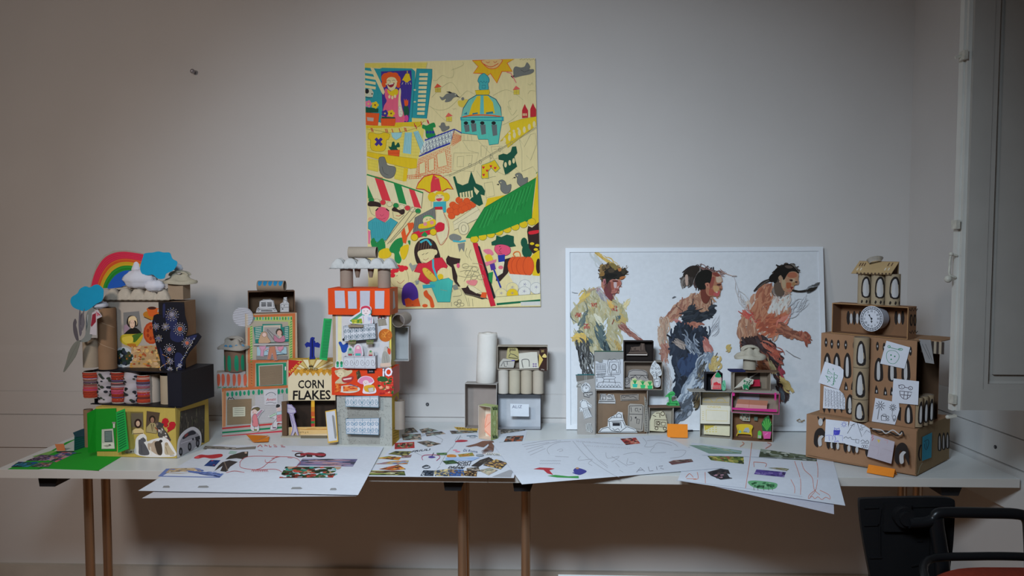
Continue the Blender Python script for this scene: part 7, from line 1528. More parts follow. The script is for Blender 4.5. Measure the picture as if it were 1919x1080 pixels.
    for r_ in (98, 82): k.oval(None, 705, 626, r_, r_*1.1, out='2a2c34', ow=5, n=26)
    for i in range(26): a = 6.283*i/26; k.line('2a2c34', spiral(705+90*math.cos(a), 626+98*math.sin(a), 8, 1, i), 3)
    for i, tx in enumerate(('XII','I','II','III','IV','V','VI','VII','VIII','IX','X','XI')): a = -1.571+i*.5236; x, y = 705+64*math.cos(a), 626+70*math.sin(a); ww = 1.7 if tx == 'I' else 2+2.9*len(tx); k.text(tx, '2a2c34', [(x-ww,y-10),(x+ww,y-10),(x+ww,y+10),(x-ww,y+10)], .01)
    k.line('16181e', '705,628 680,592', 6); k.poly('16181e', '672,590 690,586 692,604'); k.line('16181e', '705,624 704,656', 6); k.poly('16181e', '694,648 716,648 705,666'); k.oval('16181e', 705, 626, 9); k.end()
    # three tubes, gabled roof, plastic cup
    z4 = cbx.O.z + cbx.h + .0007; Y4 = cbx.p(.06,.012,0)
    for x0, x1, n_ in ((550,668,0),(672,798,1),(802,936,2)):
        xm = 1490+(x0+x1)/2*.20368; q = on_plane(xm, 563, Y4, G.n); rr = .0205 + .0012*n_; a_ = Vector((q.x, q.y, z4)) - G.n*rr; hz = on_plane(xm, 514, Y4, G.n).z - z4
        b = MB(); b.tube(a_, a_+Vector((0,0,hz)), rr, '8e7f68', 26, .0012, TUBEI)
        patch_v(b, a_, rr, [(-40,.26*hz),(-44,.7*hz),(-22,.90*hz),(10,.90*hz),(34,.66*hz),(34,.26*hz)], DK, .0003); patch_v(b, a_, rr, [(-28,.30*hz),(-30,.7*hz),(-14,.84*hz),(4,.82*hz),(16,.6*hz),(16,.30*hz)], WH, .0008)
        for g in (-40, 0, 36): patch_v(b, a_, rr, [(g-8,.07*hz),(g,.15*hz),(g+9,.10*hz),(g,.03*hz)], DK)
        b.build('cardboard_tube', CARD, H)
    zr = on_plane(1640, 514, Y4, G.n).z + .001; xl, xr_ = on_plane(1598, 514, Y4, G.n), on_plane(1672, 514, Y4, G.n)
    ez = on_plane(1640, 490, Y4, G.n).z; a0 = xl + G.n*.012; a1 = xr_ + G.n*.012; a0.z = a1.z = zr; r0 = xl - G.n*.022 + ux*.012; r1 = xr_ - G.n*.022 + ux*.012; r0.z = r1.z = ez; k0 = xl - G.n*.05; k1 = xr_ - G.n*.05; k0.z = k1.z = zr
    nf = (a1-a0).cross(r0-a0).normalized(); b = MB(); b.slab([a0,a1,r1,r0], nf, .002, '98805c'); b.slab([r0,r1,k1,k0], (r1-r0).cross(k0-r0).normalized(), .002, '8c7454'); b.face([a1-ux*.003,r1-ux*.003,k1-ux*.003], '4a3426')
    d = Draw(b, Face(a0, a1-a0, r0-a0), crop=P1)
    for x in (600, 622, 644, 862, 894): d.line('4a3428', [(x-10,142),(x+8,112)], 9)
    for x in (575, 606, 830, 862): d.line('b0a898', [(x-8,182),(x+8,158)], 9)
    for i in range(10): d.oval('4a3a2c', 572+i*33, 208+i*.6, 10, 9, n=7)
    b.build('gabled_roof', CARD, H)
    pc = (r0+r1)/2 + G.n*.010 - ux*.008; pc.z = ez-.006
    CUP = mat('clear_plastic', .15, color=(.62, .60, .56), trans=.55, spec=.5)
    def cup(b):
        rows = []
        for rr, zz in ((.018,0),(.0185,.003),(.025,.012),(.026,.013),(.0245,.0135),(.0175,.0045),(.001,.004)):
            rows.append([(pc.x+rr*math.cos(6.283*i/24), pc.y+rr*math.sin(6.283*i/24)*.9+zz*.2, pc.z+zz-rr*math.sin(6.283*i/24)*.45) for i in range(24)])
        b.grid(rows, 'ffffff', True)
    part('plastic_cup', H, cup, CUP)
    # --- papers stuck on the fronts
    GAIN[0] = 1.6; PW = 'b2b4bc'; DG = '1c7048'; KK = '2c2a30'
    def note(face, crop, q, name='drawn_note', lift=.004): k = Cut(name, H, face, crop, lift=lift); k.cut(PW, q, .0004, False); return k
    k = note(G, P1, '846,828 1064,890 1012,1086 788,1038'); k.line(DG, '870,884 892,894 950,908 980,906', 5); k.oval(None, 870, 882, 12, 10, out=DG, ow=5); k.oval(None, 975, 908, 20, 9, out=DG, ow=5); k.line(DG, '850,940 880,918 930,924 962,960 955,1000 920,1038 872,1030 848,990', 4, sm=True, closed=True); [k.oval(DG, *q, 7) for q in ((888,960),(922,972),(890,1000))]; k.end('white note with a green round face')
    k = note(G, P2, '268,36 400,80 432,110 430,170 392,284 210,222')
    for q in ('300,100 290,140 340,150 300,120', '272,160 320,180 290,220', '280,165 300,200', '350,130 345,240', '355,150 380,160 370,185 350,180', '350,190 360,215 340,210', '340,225 338,245 322,240', '340,95 342,112', '326,165 330,180', '310,200 312,214'): k.line(DG, q, 5)
    k.end('white note with green plant marks')
    k = note(G, P2, '258,250 390,285 430,320 446,370 444,458 250,446', lift=.0036); r = random.Random(8)
    for i in range(7):
        x = 268+i*26; k.line(KK, [(x,270+i*6),(x+2,430)], 2)
        for j in range(6): y = 280+i*6+j*26; k.line(KK, [(x,y),(x+r.randint(8,18),y+r.randint(-5,5)),(x+r.randint(6,16),y+14),(x+2,y+16)], 3)
    k.end('white note densely patterned in black')
    k = note(G, P2, '872,184 1096,210 1088,418 858,396', lift=.0048); k.oval(None, 945, 258, 26, 18, out='2c1c28', ow=5); k.oval(None, 1022, 270, 18, 15, out='2c1c28', ow=5); k.line('2c1c28', '970,262 1004,268', 5); k.line('2c1c28', '914,244 930,248', 6); k.line('2c1c28', '926,294 1034,306 1020,340 990,366 958,364 932,336 926,294', 5); k.line('2c1c28', '968,298 962,360', 5); k.line('2c1c28', '1000,304 992,364', 5); k.line('2c1c28', '934,328 1022,334', 5); k.oval('2c1c28', 945, 260, 4); k.oval('2c1c28', 1020, 272, 4); k.end('white note with glasses and a wide grin')
    k = note(G, P2, '712,356 920,400 924,460 884,592 680,562', lift=.0042)
    for x, y in ((755,425),(866,440)):
        for i in range(10): a = i*.628; k.line(KK, [(x+8*math.cos(a),y+8*math.sin(a)),(x+(44 if x < 800 else 32)*math.cos(a),y+(44 if x < 800 else 32)*math.sin(a))], 5)
        k.line('6c6c70', [(x-8,y+20),(x-24,y+120)], 8) if x < 800 else k.line('6c6c70', [(x,y+14),(x-8,y+80)], 5)
    k.line(KK, '764,512 764,552 806,556 806,516 764,512', 5); [k.oval(None, *q, out=KK, ow=4) for q in ((790,508,18,10),(820,524,12,10),(822,548,10,8),(878,530,14,22),(878,550,8,12))]; k.end('white note with two palm trees')
    k = note(F, P2, '272,544 470,566 470,760 262,742', lift=.001); BL = '3c3c98'
    k.line(BL, '268,690 300,684 330,690 330,730 340,680 420,690 420,740', 3); k.line(BL, '300,690 304,734', 3); photo(k, '340,640 400,640 392,680 340,690', [BL,'4c4ca8','9c9cc0','3c3c98'], 9, 3); k.line(BL, '350,640 346,618 366,632 392,622 390,646 366,656 350,640', 5); k.line(BL, '350,690 360,720 345,745 380,735 384,745', 5); k.oval(None, 432, 590, 14, out=BL, ow=3)
    for i in range(8): a = i*.785; k.line(BL, [(432+17*math.cos(a),590+17*math.sin(a)),(432+27*math.cos(a),590+27*math.sin(a))], 3)
    k.end('white note with a blue dog and sun')
    k = note(F, P2, '484,560 600,590 660,630 676,700 646,812 450,764 420,740 430,700 462,664', lift=.002); k.line(KK, '462,670 512,590 550,574 590,700 632,640 660,660', 4); k.line(KK, '490,600 530,590 520,610', 3); k.oval(None, 600, 604, 20, 12, out=KK, ow=3); k.oval(None, 588, 632, 12, 8, out=KK, ow=3); k.line(KK, '430,714 450,698 470,712 490,702 500,720 530,724', 4, sm=True); k.line(KK, '536,720 538,750 562,756 566,724 536,720', 4); k.line(KK, '580,740 600,726 620,744 640,730 650,756 610,752 584,756', 4, sm=True); [k.oval(None, x, 784, 8, 14, out=KK, ow=3) for x in (598,616,634)]; k.end('white note with mountains')
    k = Cut('drawn_note', H, F, P2, lift=.0026); k.cut('9c949c', '676,676 880,742 850,936 638,872', .0004, False); k.line('a83038', '676,684 694,690 676,704 694,712 680,732', 5); k.poly('b09c50', '722,720 754,726 740,754'); k.line('8c7c84', '664,770 742,790 730,870', 2); k.line('8c7c84', '770,800 860,830', 2); k.line('8c7c84', '760,840 750,860 780,856', 2); k.line('b07070', '790,724 820,732 812,756', 3); k.end('pale note with faint pencil plan')
    k = Cut('blue_note', H, bb.right(), P2, lift=.003); k.cut('2c7c94', '1114,700 1196,660 1190,880 1110,910', .0004, False); k.line('1c3c4c', '1126,740 1160,724 1166,760 1148,810 1134,800 1128,760', 5, sm=True); k.line('1c3c4c', '1140,740 1150,800', 4); k.end('turquoise sticky note with a drawn leaf')
    GAIN[0] = 1.55
palace()
# ================================================================== big paper sheets on the tables
def sheet(name, label, px, z, c='b4b8c0', droop=None, n=22, draw=None, m=None, ysplit=None):
    """thin sheet lying on the table, traced on the table plane; the part beyond the table edge sags"""
    b = MB(); f = Face((0,0,z), (1,0,0), (0,1,0)); GAIN[0] = 1.5
    P = [at_z(x, y, z) for x, y in pts(px)]; YE = YF - .02; k_ = droop
    N_ = Vector((0, k_, -1)).normalized(); E_ = Vector((0, YE, z))      # the hanging part slopes down from the table edge
    def bend(p):
        if p.y >= YE: return Vector(p)
        d_ = p - CP
        return CP + d_ * ((E_ - CP).dot(N_) / d_.dot(N_))
    def quadgrid(Q, nu, nv, dz=0, cc=c):
        rows = [[bend(Q[0].lerp(Q[1], u/nu).lerp(Q[3].lerp(Q[2], u/nu), v/nv)) + Vector((0,0,dz)) for u in range(nu+1)] for v in range(nv+1)]
        b.grid(rows, cc); return rows
    top = quadgrid(P, n, n); und = quadgrid(P, n, n, -.0003, 'a4a2a6')
    ring = lambda g: g[0] + [r[-1] for r in g[1:]] + g[-1][::-1][1:] + [r[0] for r in g[::-1]][1:-1]
    b.grid([ring(top), ring(und)], c, True, False)
    if draw:
        k0 = len(b.v); d = Draw(b, f, eps=3e-6, base=1e-4); draw(d)
        for i in range(k0, len(b.v)):
            if b.v[i].y < YE: b.v[i] = bend(b.v[i]) + Vector((0,0,.0004))
    GAIN[0] = 1.55
    o = b.build(name, m or PAPER); return tag(o, label, 'paper sheet')
L1 = (0, 800, 720/1919); L2 = (680, 780, 420/1512); L3 = (920, 790, 700/1919)
RD = 'a84444'; BK = '2c2c34'
def d_left(d):
    d.crop(L1)
    d.poly('6c665e', '1024,96 1100,98 1180,106 1280,98 1276,112 1180,116 1014,110'); photo(d, '1024,97 1180,104 1176,114 1020,109', ['6c665e','4a4844','9c948a','3c3a38'], 14, 2, .08, .2)
    d.poly('a02c30', '968,156 1000,140 1040,142 1104,136 1108,150 1060,160 1020,154 990,160', sm=True); d.oval('c84c50', 985, 152, 12, 5)
    photo(d, '1052,166 1102,168 1072,200 1018,196', ['1c3468','24407c','142448','a03c40'], 9, 4)
    d.poly('342e28', '1150,144 1210,126 1240,124 1238,150 1210,162 1180,158 1126,164', sm=False); d.oval('a89080', 1228, 130, 7, 5); d.poly('8ca49c', '1150,120 1186,124 1174,138 1140,136'); d.poly('342e2c', '1110,178 1146,168 1188,176 1150,200 1130,226 1100,222 1112,196 1070,222 1090,196'); d.line('6c5c50', '1120,176 1138,222', 5)
    photo(d, '830,210 980,206 1118,236 1096,256 788,250', ['5c6c9c','4a5c90','6c7cac','5468a0'], 20, 5); d.poly('a08c70', '852,208 975,206 1008,224 900,236 826,232'); photo(d, '860,209 970,207 990,222 850,228', ['a08c70','c0ac8c','7c6c58','b09878'], 18, 7, .12, .2)
    photo(d, '1512,160 1786,162 1762,200 1482,194', ['5c5878','8c6c84','3c3c4c','7c7890','a07c80','30343c'], 40, 6, .2, .12)
    photo(d, '1426,200 1706,202 1662,256 1394,258', ['3c3028','8c3428','2c4c28','a84030','1c2c18','a08468','2c7c6c','5c2c20'], 80, 8, .09, .14); d.poly('2c8c84', '1600,236 1676,208 1684,240 1650,256 1596,256')
    for x in (1500, 1600): d.oval(None, x, 142, 26, 9, out='2c1818', ow=6)
    d.poly('8c2c34', '1500,136 1540,130 1590,134 1628,136 1620,148 1560,144 1500,146'); d.poly('3c2c2c', '1530,138 1560,142 1560,152 1532,152')
    for q in ('1196,180 1240,150 1380,150 1470,155 1500,180 1480,200 1440,215', '1200,180 1204,205 1280,216 1380,214 1420,240', '1385,148 1340,180 1310,205 1280,215', '1356,160 1400,150', '1130,232 1170,222 1220,230', '1325,165 1330,180 1380,178', '1290,118 1312,122', '1458,122 1512,126', '1436,155 1460,158'): d.line(RD, q, 2.2, sm=True)
    for i in range(9): d.line(RD, [(1256+i*9,224),(1262+i*9,214),(1266+i*9,226)], 2.5)
    for q in ('1286,102 1300,92 1310,102', '1324,100 1322,92 1336,98', '1344,92 1346,102 1356,101', '1366,92 1380,94 1368,101 1384,101', '1402,94 1414,94 1404,101 1424,102'): d.line(RD, q, 3.5)
    for x, y, s in ((830,302,18),(1014,302,28),(1480,309,28),(1664,314,17)): d.poly('7c7c7c', [(x-s,y+5),(x-s*.7,y-5),(x+s*.7,y-6),(x+s*1.1,y+1),(x+s*.8,y+5)]); 
ZS = TZ + .0006
# lower and upper sheet at the left; their front ends hang over the edge
sheet('paper_sheet', 'lower of two large sheets at the left, only its grey hanging edge showing', '440,840 716,840 668,930 266,934', ZS-.0002, 'a8a6aa', .115)
sheet('paper_sheet', 'large white sheet of pasted pictures and red pen lines, hanging over the left table edge', '401,834 719,838 671,928 259,920', ZS+.003, droop=.10, draw=d_left)
def d_mid(d):
    d.crop(L2); P = ['5c544c','8c7c6c','3c342c','6c7470','a08c7c','443c3c','7c8c80']
    for q, s in (('284,84 340,78 376,110 280,120', 1), ('262,124 390,120 396,160 270,164', 2), ('380,92 440,80 512,100 400,118', 3), ('420,116 530,104 560,120 430,138', 4), ('364,176 440,166 530,188 440,210', 5)): photo(d, q, P, 22, s, .16, .22)
    photo(d, '586,100 770,98 772,112 600,122', P, 20, 6, .1, .3); d.poly('b09038', '614,74 778,82 772,100 640,96'); d.text('REALTA', '3c2818', '632,78 740,84 736,92 636,90', .012)
    photo(d, '216,184 346,176 348,214 214,224', ['902c2c','5c4c34','8c8468','2c2820','a03c38','446040'], 30, 7, .1, .2); d.line('a82c30', '216,186 346,178 348,214 216,222', 6, closed=True)
    photo(d, '930,96 1098,72 1096,98 930,122', ['5c5850','7c746c','38342f','948c80','4c4440'], 40, 8, .08, .18); photo(d, '972,138 1086,132 1076,170 950,176', ['38302c','a0583c','5c4438','2c2c34','8c4c30','7c7068'], 26, 9, .14, .2); d.poly('2c3c50', '920,178 1070,174 1068,180 920,180')
    for q in ('380,160 400,130 480,120', '480,130 540,160 530,180', '620,170 640,140', '640,165 660,138 672,150', '600,220 660,130', '520,330 560,260 600,210', '300,250 340,240 400,270', '500,360 520,340'): d.line('77777c', q, 1.6)
    d.poly('9c3440', '622,176 650,162 700,164 706,170 680,176', sm=True); d.line('3c5c70', '700,136 760,134 772,140', 4); d.oval(None, 740, 142, 20, 6, out='444c54', ow=2)
    # fan of hair lines
    for i in range(26): t = i/26; d.line(['6c4c40','2c2424','8c6450'][i % 3], [(694+t*6+t*120, 206+12*math.sin(t*9)*.3),(760+t*60,190+t*20),(820+t*60,170),(850+t*34,200+20*t),(800+t*80,240-t*8+10*(i % 3))], 2.4, sm=True)
    d.text('FRIULI', BK, '330,236 456,220 462,232 326,248', .01, .3); d.text('Di Roma', '3c4c6c', '680,224 770,234 774,250 676,240', .0, .2)
    d.oval('d07c90', 622, 232, 16, 4); d.oval('d07c90', 640, 242, 18, 4)
    food = ['b0882c','8c5c2c','c0a048','3c2c20','6c7438','a0502c']
    photo(d, '170,258 220,238 330,240 300,272', ['5c5c34','2c2c24','8c8450','3c3c2c'], 20, 11); photo(d, '92,286 176,272 262,280 240,300', food, 26, 12); photo(d, '260,270 330,262 322,280 262,284', ['6c4c50','3c3430','94807c'], 10, 13); photo(d, '80,326 180,308 310,302 300,326', ['a08c5c','8c3c34','5c6c8c','b07040','7c8ca0'], 26, 14); photo(d, '108,360 240,330 290,360 200,370', ['b0682c','c08c3c','5c3424','3c2c28','a04c28'], 30, 15); photo(d, '14,402 60,370 280,374 288,404', ['3c4428','a09c58','5c6c34','2c2c20','c0b89c','4c2c28'], 50, 16, .1, .2)
    d.line('a04c68', '404,300 398,280 420,266 500,266 520,280 496,304', 4, sm=True); d.line('2c2434', '462,280 478,250', 4); d.poly('44347c', '440,280 462,272 490,280 462,286', sm=True); d.line('30343c', '404,344 430,334 454,348 424,356 400,346 440,340', 4, sm=True)
    photo(d, '496,252 566,250 568,264 500,266', ['3c5c38','6c8454','24401c'], 8, 17); d.oval('b07434', 598, 272, 34, 11); photo(d, '640,262 740,250 752,270 650,278', ['a8803c','5c7c38','8c4c28','c09c50'], 20, 18); d.poly('9cb0cc', '556,282 786,280 740,300 560,306'); photo(d, '560,284 790,282 740,304 556,304', ['94acd0','a8bcd8','88a0c4'], 8, 19)
    d.oval('8c949c', 790, 268, 26, 7, out='3c4450', ow=2); d.poly('c0c0bc', '834,250 926,254 932,272 822,264'); d.text('SAPORI', '2c2c2c', '840,254 918,258 922,270 832,264', .012)
    photo(d, '536,306 610,300 650,320 560,328', ['2c4424','44603c','1c2c18'], 12, 20); d.text('DON\'T', BK, '640,310 736,306 740,324 636,326', .02, .2); d.text('PUSH', BK, '640,328 724,324 724,338 636,342', .01, .2); d.text('DREAM', BK, '580,340 690,346 676,360 572,356', .02, .3)
    d.poly('302a28', '730,340 790,300 850,280 884,300 820,320 780,346'); photo(d, '740,338 800,300 870,286 850,320', ['302a28','403830','504840'], 10, 21); photo(d, '810,334 900,294 976,320 930,362', ['4c4038','b08c4c','8c6430','2c2824','c0a060','6c5448'], 60, 22, .09, .14); photo(d, '780,370 860,352 910,368 850,404', ['a09080','7c7468','b0a48c','8c9480'], 20, 23)
    for q, c in (('408,370 480,372 476,410 388,408', ['1c2430','3c4450','2c3440']), ('480,372 590,360 580,412 486,410', ['a09068','6c6c70','3c4450','c0b080','4c5468']), ('590,362 680,366 684,410 580,412', ['3c5c8c','8c7050','2c4478','5c4c40']), ('680,374 770,376 768,414 684,410', ['3c2c24','7c5c3c','2c2420','a08458']), ('700,356 780,348 790,376 700,372', ['544c44','94887c','3c3834'])): photo(d, q, c, 26, len(q), .13, .16)
    d.oval('c0c4c8', 408, 398, 10); d.poly('88888c', '870,416 990,368 1012,372 1000,418')
sheet('collage_sheet', 'white collage sheet crowded with small cut-out pictures, in the middle where the tables meet', '765,806 988,807 963,896 683,893', ZS, droop=.08, draw=d_mid)
def d_ali(d):
    d.crop(L3); G_ = '8c8c94'
    for q in ('160,120 280,100 340,96', '170,130 300,108', '180,145 280,118 360,100', '190,160 270,130', '200,175 280,140', '300,170 290,140 340,110 410,104', '330,180 400,184', '340,150 360,142 370,150 350,156', '420,100 500,190 620,270 660,288', '470,110 540,190 600,240', '460,180 450,200 520,195 500,215 520,228', '590,160 600,190 660,180 620,210', '680,170 740,160 780,170', '704,190 700,224 740,215 710,210', '780,84 800,110 790,130 830,130 860,110 930,124', '800,100 860,96 930,110 960,130', '560,200 600,230', '620,180 700,230', '640,215 660,236', '660,250 680,262', '940,150 1000,150 980,180 920,190', '840,130 820,160 900,160'): d.line(G_, q, 2, sm=True)
    r = random.Random(4)
    for i in range(12): x = 252+i*9; d.line(G_, [(x,200),(x+4,206),(x+8,200)], 2); d.line(G_, [(x-2,214),(x+6,220)], 2)
    for i in range(24): x = 440+i*10; d.line('9a9aa2', [(x,108+i*.6),(x+r.randint(-4,6),98+i*.9),(x+8,106+i*.7)], 2); d.line('a0a0a8', [(x+40,128+i*.6),(x+46+r.randint(-3,3),122+i*.6)], 2)
    for q in ('748,262 768,238 790,258', '756,252 782,250', '808,234 814,256 834,254', '850,232 854,250', '862,232 884,228 870,242 888,246'): d.line('7c7c84', q, 3)
    photo(d, '664,90 744,84 768,114 694,122', ['8c2c2c','5c2424','a04c3c','b07c6c','341c1c'], 26, 3); photo(d, '912,210 940,200 1030,194 1040,208 930,224', ['5c3c3c','2c2c28','8c4c4c','8c8478','3c4444'], 30, 4, .1, .2)
    d.poly('9c2c34', '218,246 250,238 300,240 328,244 300,252 312,266 320,276 290,268 270,250'); d.poly('347c3c', '290,282 330,276 400,284 450,282 452,294 400,292 340,290'); d.poly('38387c', '424,250 440,240 470,246 492,258 470,272 450,276 430,266', sm=True); d.oval('a07c60', 444, 242, 9, 5); d.line('b0a8a8', '460,272 446,288', 5); d.line('38387c', '420,264 440,272', 5)
sheet('paper_sheet', 'white sheet with faint pencil drawings, its corner overlapping the right side of the collage', '922,830 1246,815 1358,877 978,908', ZS+.0030, droop=.10, draw=d_ali, n=24)
sheet('paper_sheet', 'lower white sheet at the right, its hanging corner sticking out below the one above', '1290,838 1560,862 1563,964 1296,902', ZS, 'a4a4ae', .14)
def d_right(d):
    d.crop(L3); O = 'b4664c'
    photo(d, '1018,122 1100,124 1290,152 1286,168 1120,166', ['6c8478','8ca49c','94b0c0','a0a088','607848'], 40, 2, .1, .18); photo(d, '1112,178 1298,182 1300,220 1130,200', ['5c6c34','7c7c3c','8c4c38','3c4c24','a0944c','2c3420'], 50, 5, .08, .16); photo(d, '1386,142 1676,182 1674,206 1376,186', ['3c4434','5c6450','2c3024','7c8478','4c543c','a0a498'], 60, 6, .07, .18)
    photo(d, '1424,240 1490,238 1532,246 1520,256', ['5c643c','7c6c58','a09488'], 12, 7); photo(d, '1364,248 1516,262 1506,288 1352,272', ['4c3c7c','342c60','7c6ca0','6c5c94','24203c'], 40, 8, .08, .14)
    d.poly('5c9468', '1320,312 1360,306 1460,318 1470,336 1450,350 1390,350 1340,336', sm=True); r = random.Random(2)
    for i in range(26): d.oval(r.choice(['3c7c4c','7cac84','4c8c5c']), r.uniform(1335,1455), r.uniform(314,340), 9, 5)
    for x in (1350, 1370, 1400, 1425, 1445): d.line('5c6c50', [(x,338),(x+2,356)], 3)
    d.poly('2c2a2c', '1112,262 1180,244 1220,250 1240,296 1180,302 1130,280', sm=False); photo(d, '1130,262 1200,250 1226,290 1160,296', ['2c2a2c','1c1c20','94707c','4c3c3c'], 14, 9)
    for q in ('1340,110 1330,200 1318,280 1308,346', '1420,110 1440,120 1410,140', '1560,206 1590,300 1590,380', '1596,210 1610,250 1650,290 1660,350 1690,380', '1674,210 1680,260 1670,350 1640,390', '1540,300 1560,340 1560,372', '1670,352 1636,380 1632,400 1650,388 1664,400 1680,390 1700,404 1720,392 1742,402 1736,380 1690,356', '1350,210 1352,236', '1350,210 1412,216 1410,236', '1000,290 1020,270 1040,290', '1060,262 1064,296 1040,300', '1100,262 1102,320', '1280,130 1300,115 1290,106', '1004,296 1056,298'): d.line(O, q, 2.4, sm=True)
    d.line('a0a4ac', '1000,172 1400,186 1760,200', 1.5); d.line('9ca0aa', '950,305 1300,345 1600,390', 2)
sheet('paper_sheet', 'long white sheet with landscape clippings and orange river lines, hanging over the right table edge', '1296,830 1560,858 1584,948 1270,901', ZS+.0014, droop=.12, draw=d_right, n=24)
# ================================================================== orange folded name cards
ORM = mat('orange_card', .7, noise=.02)
def tent(a, b_, yt, d, label, c='c87420', flat=False):
    A, B = at_z(*a, TZ+.003), at_z(*b_, TZ+.003); ux = (B-A).normalized(); uy = Vector((-ux.y, ux.x, 0)); T = on_plane(a[0], yt, A+uy*d*.3, uy); h = max(.012, T.z - A.z); m = MB()
    r0, r1 = A+uy*d*.45+Vector((0,0,h)), B+uy*d*.45+Vector((0,0,h)); k0, k1 = A+uy*d, B+uy*d
    m.slab([A, B, r1, r0], (B-A).cross(r0-A).normalized(), .0004, c); m.slab([r0, r1, k1, k0], (r1-r0).cross(k0-r0).normalized(), .0004, c)
    tag(m.build('folded_card', PAPER), label, 'name card')
tent((1251, 820), (1289, 821), 795, .03, 'orange folded card standing between the drawn-furniture house and the yellow sofa house')
tent((1624, 886), (1674, 895), 871, .04, 'orange folded card lying in front of the cardboard palace')
b = MB(); q = [at_z(470, 829, TZ+.004), at_z(503, 828, TZ+.004)]
A0, A1, A2 = at_z(474, 829, TZ+.004), at_z(503, 828, TZ+.004), at_z(505, 818, TZ+.004); U = at_y(461, 815, A0.y+.02)
b.face([A0, A1, A2], 'c0701c'); b.face([A0+Vector((0,0,.001)), A2+Vector((0,0,.002)), U], 'b06418'); b.face([A0-Vector((0,0,.0008)), A2-Vector((0,0,.0008)), A1-Vector((0,0,.0008))], 'b06418')
tag(b.build('folded_card', PAPER), 'orange paper card folded like a paper dart, in front of the shop house', 'name card')
# pen lying behind the orange card
part_o = MB(); a_, e_ = at_z(1282, 808, TZ+.004), at_z(1298, 807.5, TZ+.004); part_o.tube(a_, e_, .0035, '1c1c20', 10); tag(part_o.build('pen', GLOSS), 'dark pen lying behind the upright orange card', 'pen')
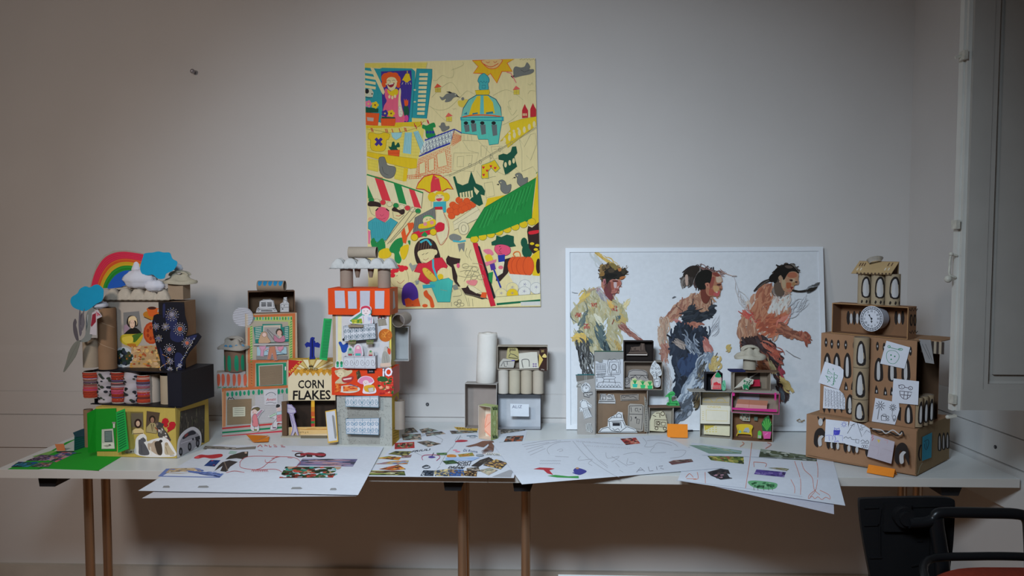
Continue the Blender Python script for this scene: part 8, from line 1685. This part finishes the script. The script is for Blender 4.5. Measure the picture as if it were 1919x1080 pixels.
# ================================================================== chair with writing tablet, corner of a white table
def chair():
    BLK = mat('chair_black', .5, spec=.15, color=(.010, .010, .011), noise=.1, nscale=12, bump=.1, bscale=300); RED = mat('red_fabric', .9, color=(.30, .035, .015), noise=.15, nscale=120, bump=.3, bscale=400); MET = mat('black_tube', .3, .2, color=(.012,.013,.015))
    YC = -1.36; H = thing('lecture_chair', 'black conference chair with red seat and a folded-down writing tablet, lower right corner', 'chair', (1.05, YC, 0))
    # writing tablet hanging vertically
    f = face_y(YC); C = (1560, 860, 359/1762); o = smooth(pts('232,380 260,356 400,350 700,342 960,342 1080,356 1104,400 1100,560 1085,800 1060,1000 1040,1300 380,1300 330,1060 280,800 244,560'), n=3)
    b = MB(); d = Draw(b, f, crop=C, base=0); d.cut('0e0e10', o, .012, False)
    k = d.k
    for q in ('270,434 400,430', '700,424 1080,412', '268,594 404,590', '1000,578 1080,574', '318,890 430,888', '700,968 930,962', '750,735 800,735'):
        a, e = pts(q); b.bar(d.P(a), d.P(e), .004, .006, '2a2a2e', (0,-1,0))
    for q in ('410,600 412,880', '860,640 850,960', '420,440 400,600'): a, e = pts(q); b.bar(d.P(a), d.P(e), .004, .006, '151517', (0,-1,0))
    b.build('writing_tablet', BLK, H)
    b = MB(); p = d.P((600, 490)); b.tube(p, p+Vector((0,-.03,0)), .024, '101012', 24); b.tube(p+Vector((0,-.03,0)), p+Vector((0,-.04,0)), .016, '101012', 24); b.box(p.x-.04, p.x+.022, p.y-.010, p.y, p.z-.04, p.z+.025, '0c0c0e'); b.build('tablet_hinge', BLK, H)
    # arm rest tube: comes from the hinge, bends and runs right
    Y2 = YC - .05; W = lambda x, y, yy=Y2: at_y(1560+x*.20375, 860+y*.20375, yy)
    P = [W(700,590),W(840,585),W(920,560),W(960,510),W(1060,495),W(1400,500),W(1700,510),W(1790,560),W(1810,700),W(1820,1000),W(1830,1600)]
    for q in P[8:]: q.y -= .0
    part('arm_tube', H, lambda b: b.sweep(smooth(P, False), .0125, '131417', 14), MET)
    P2 = [W(950,540),W(960,640),W(985,800),W(1010,1000),W(1030,1600)]; part('frame_tube', H, lambda b: b.sweep(smooth(P2, False), .0165, '0e0e10', 12), MET)
    # seat: red cushion on a black shell
    c = at_y(1860, 1104, -1.62); zs = c.z
    def seat(b, r, z0, z1, e):
        rows = []
        for s, zz in ((.90, z0), (1.0, z0+.012), (1.0, z1-.014), (.93, z1-.003), (.6, z1), (.02, z1+.003)):
            rows.append([(c.x+.10+r*s*(abs(math.cos(t))**.55)*(1 if math.cos(t) > 0 else -1), -1.72+r*s*.95*(abs(math.sin(t))**.55)*(1 if math.sin(t) > 0 else -1), zz) for t in [6.283*i/40 for i in range(40)]])
        b.grid(rows, 'ffffff', True); b.face(rows[0][::-1], 'ffffff')
    part('seat', H, lambda b: seat(b, .215, zs-.045, zs+.012, 0), RED, 'red fabric seat cushion'); part('seat_shell', H, lambda b: seat(b, .232, zs-.075, zs-.046, 0), BLK)
    R2 = [(c.x-.125, -1.70, zs-.05),(c.x-.12,-1.60,zs-.006),(c.x-.075,-1.50,zs+.010),(c.x+.03,-1.484,zs+.014),(c.x+.16,-1.484,zs+.014),(c.x+.27,-1.50,zs+.008),(c.x+.32,-1.6,zs)]
    part('seat_rail', H, lambda b: b.sweep(smooth(R2, False), .009, 'ffffff', 10), MET)
    for sx, sy in ((-.11,-1.52),(.31,-1.52),(-.11,-1.92),(.31,-1.92)): part('leg', H, lambda b: b.tube((c.x+sx,sy,.0), (c.x+sx,sy,zs-.074), .011, 'ffffff', 12), MET)
    bz = zs+.05
    def back(b):
        rows = [[(c.x+.10+(j-5)*.04, -1.97-.012*(1-((j-5)/5)**2)-.02*i/6, bz+.045*i) for j in range(11)] for i in range(6)]
        b.grid(rows, 'ffffff'); b.grid([[(x, y-.012, z) for x, y, z in r] for r in rows], 'ffffff')
chair()
def white_table():
    a, e = at_z(1046, 1077, TZ), at_z(1293, 1081, TZ); t = thing('white_side_table', 'edge of a small white table at the bottom centre of the picture', 'table', ((a.x+e.x)/2, a.y-.15, 0))
    b = MB(); b.hexa([(a.x,a.y-.34,TZ-.02),(e.x,a.y-.34,TZ-.02),(e.x,e.y,TZ-.02),(a.x,a.y,TZ-.02),(a.x,a.y-.34,TZ),(e.x,a.y-.34,TZ),(e.x,e.y,TZ),(a.x,a.y,TZ)], 'ffffff'); b.build('tabletop', LAMIN, t)
    for x in (a.x+.02, e.x-.02):
        for y in (a.y-.32, a.y-.03): b = MB(); b.tube((x,y,0),(x,y,TZ-.0201), .010, 'ffffff', 10); b.build('leg', WHITEP, t)
white_table()
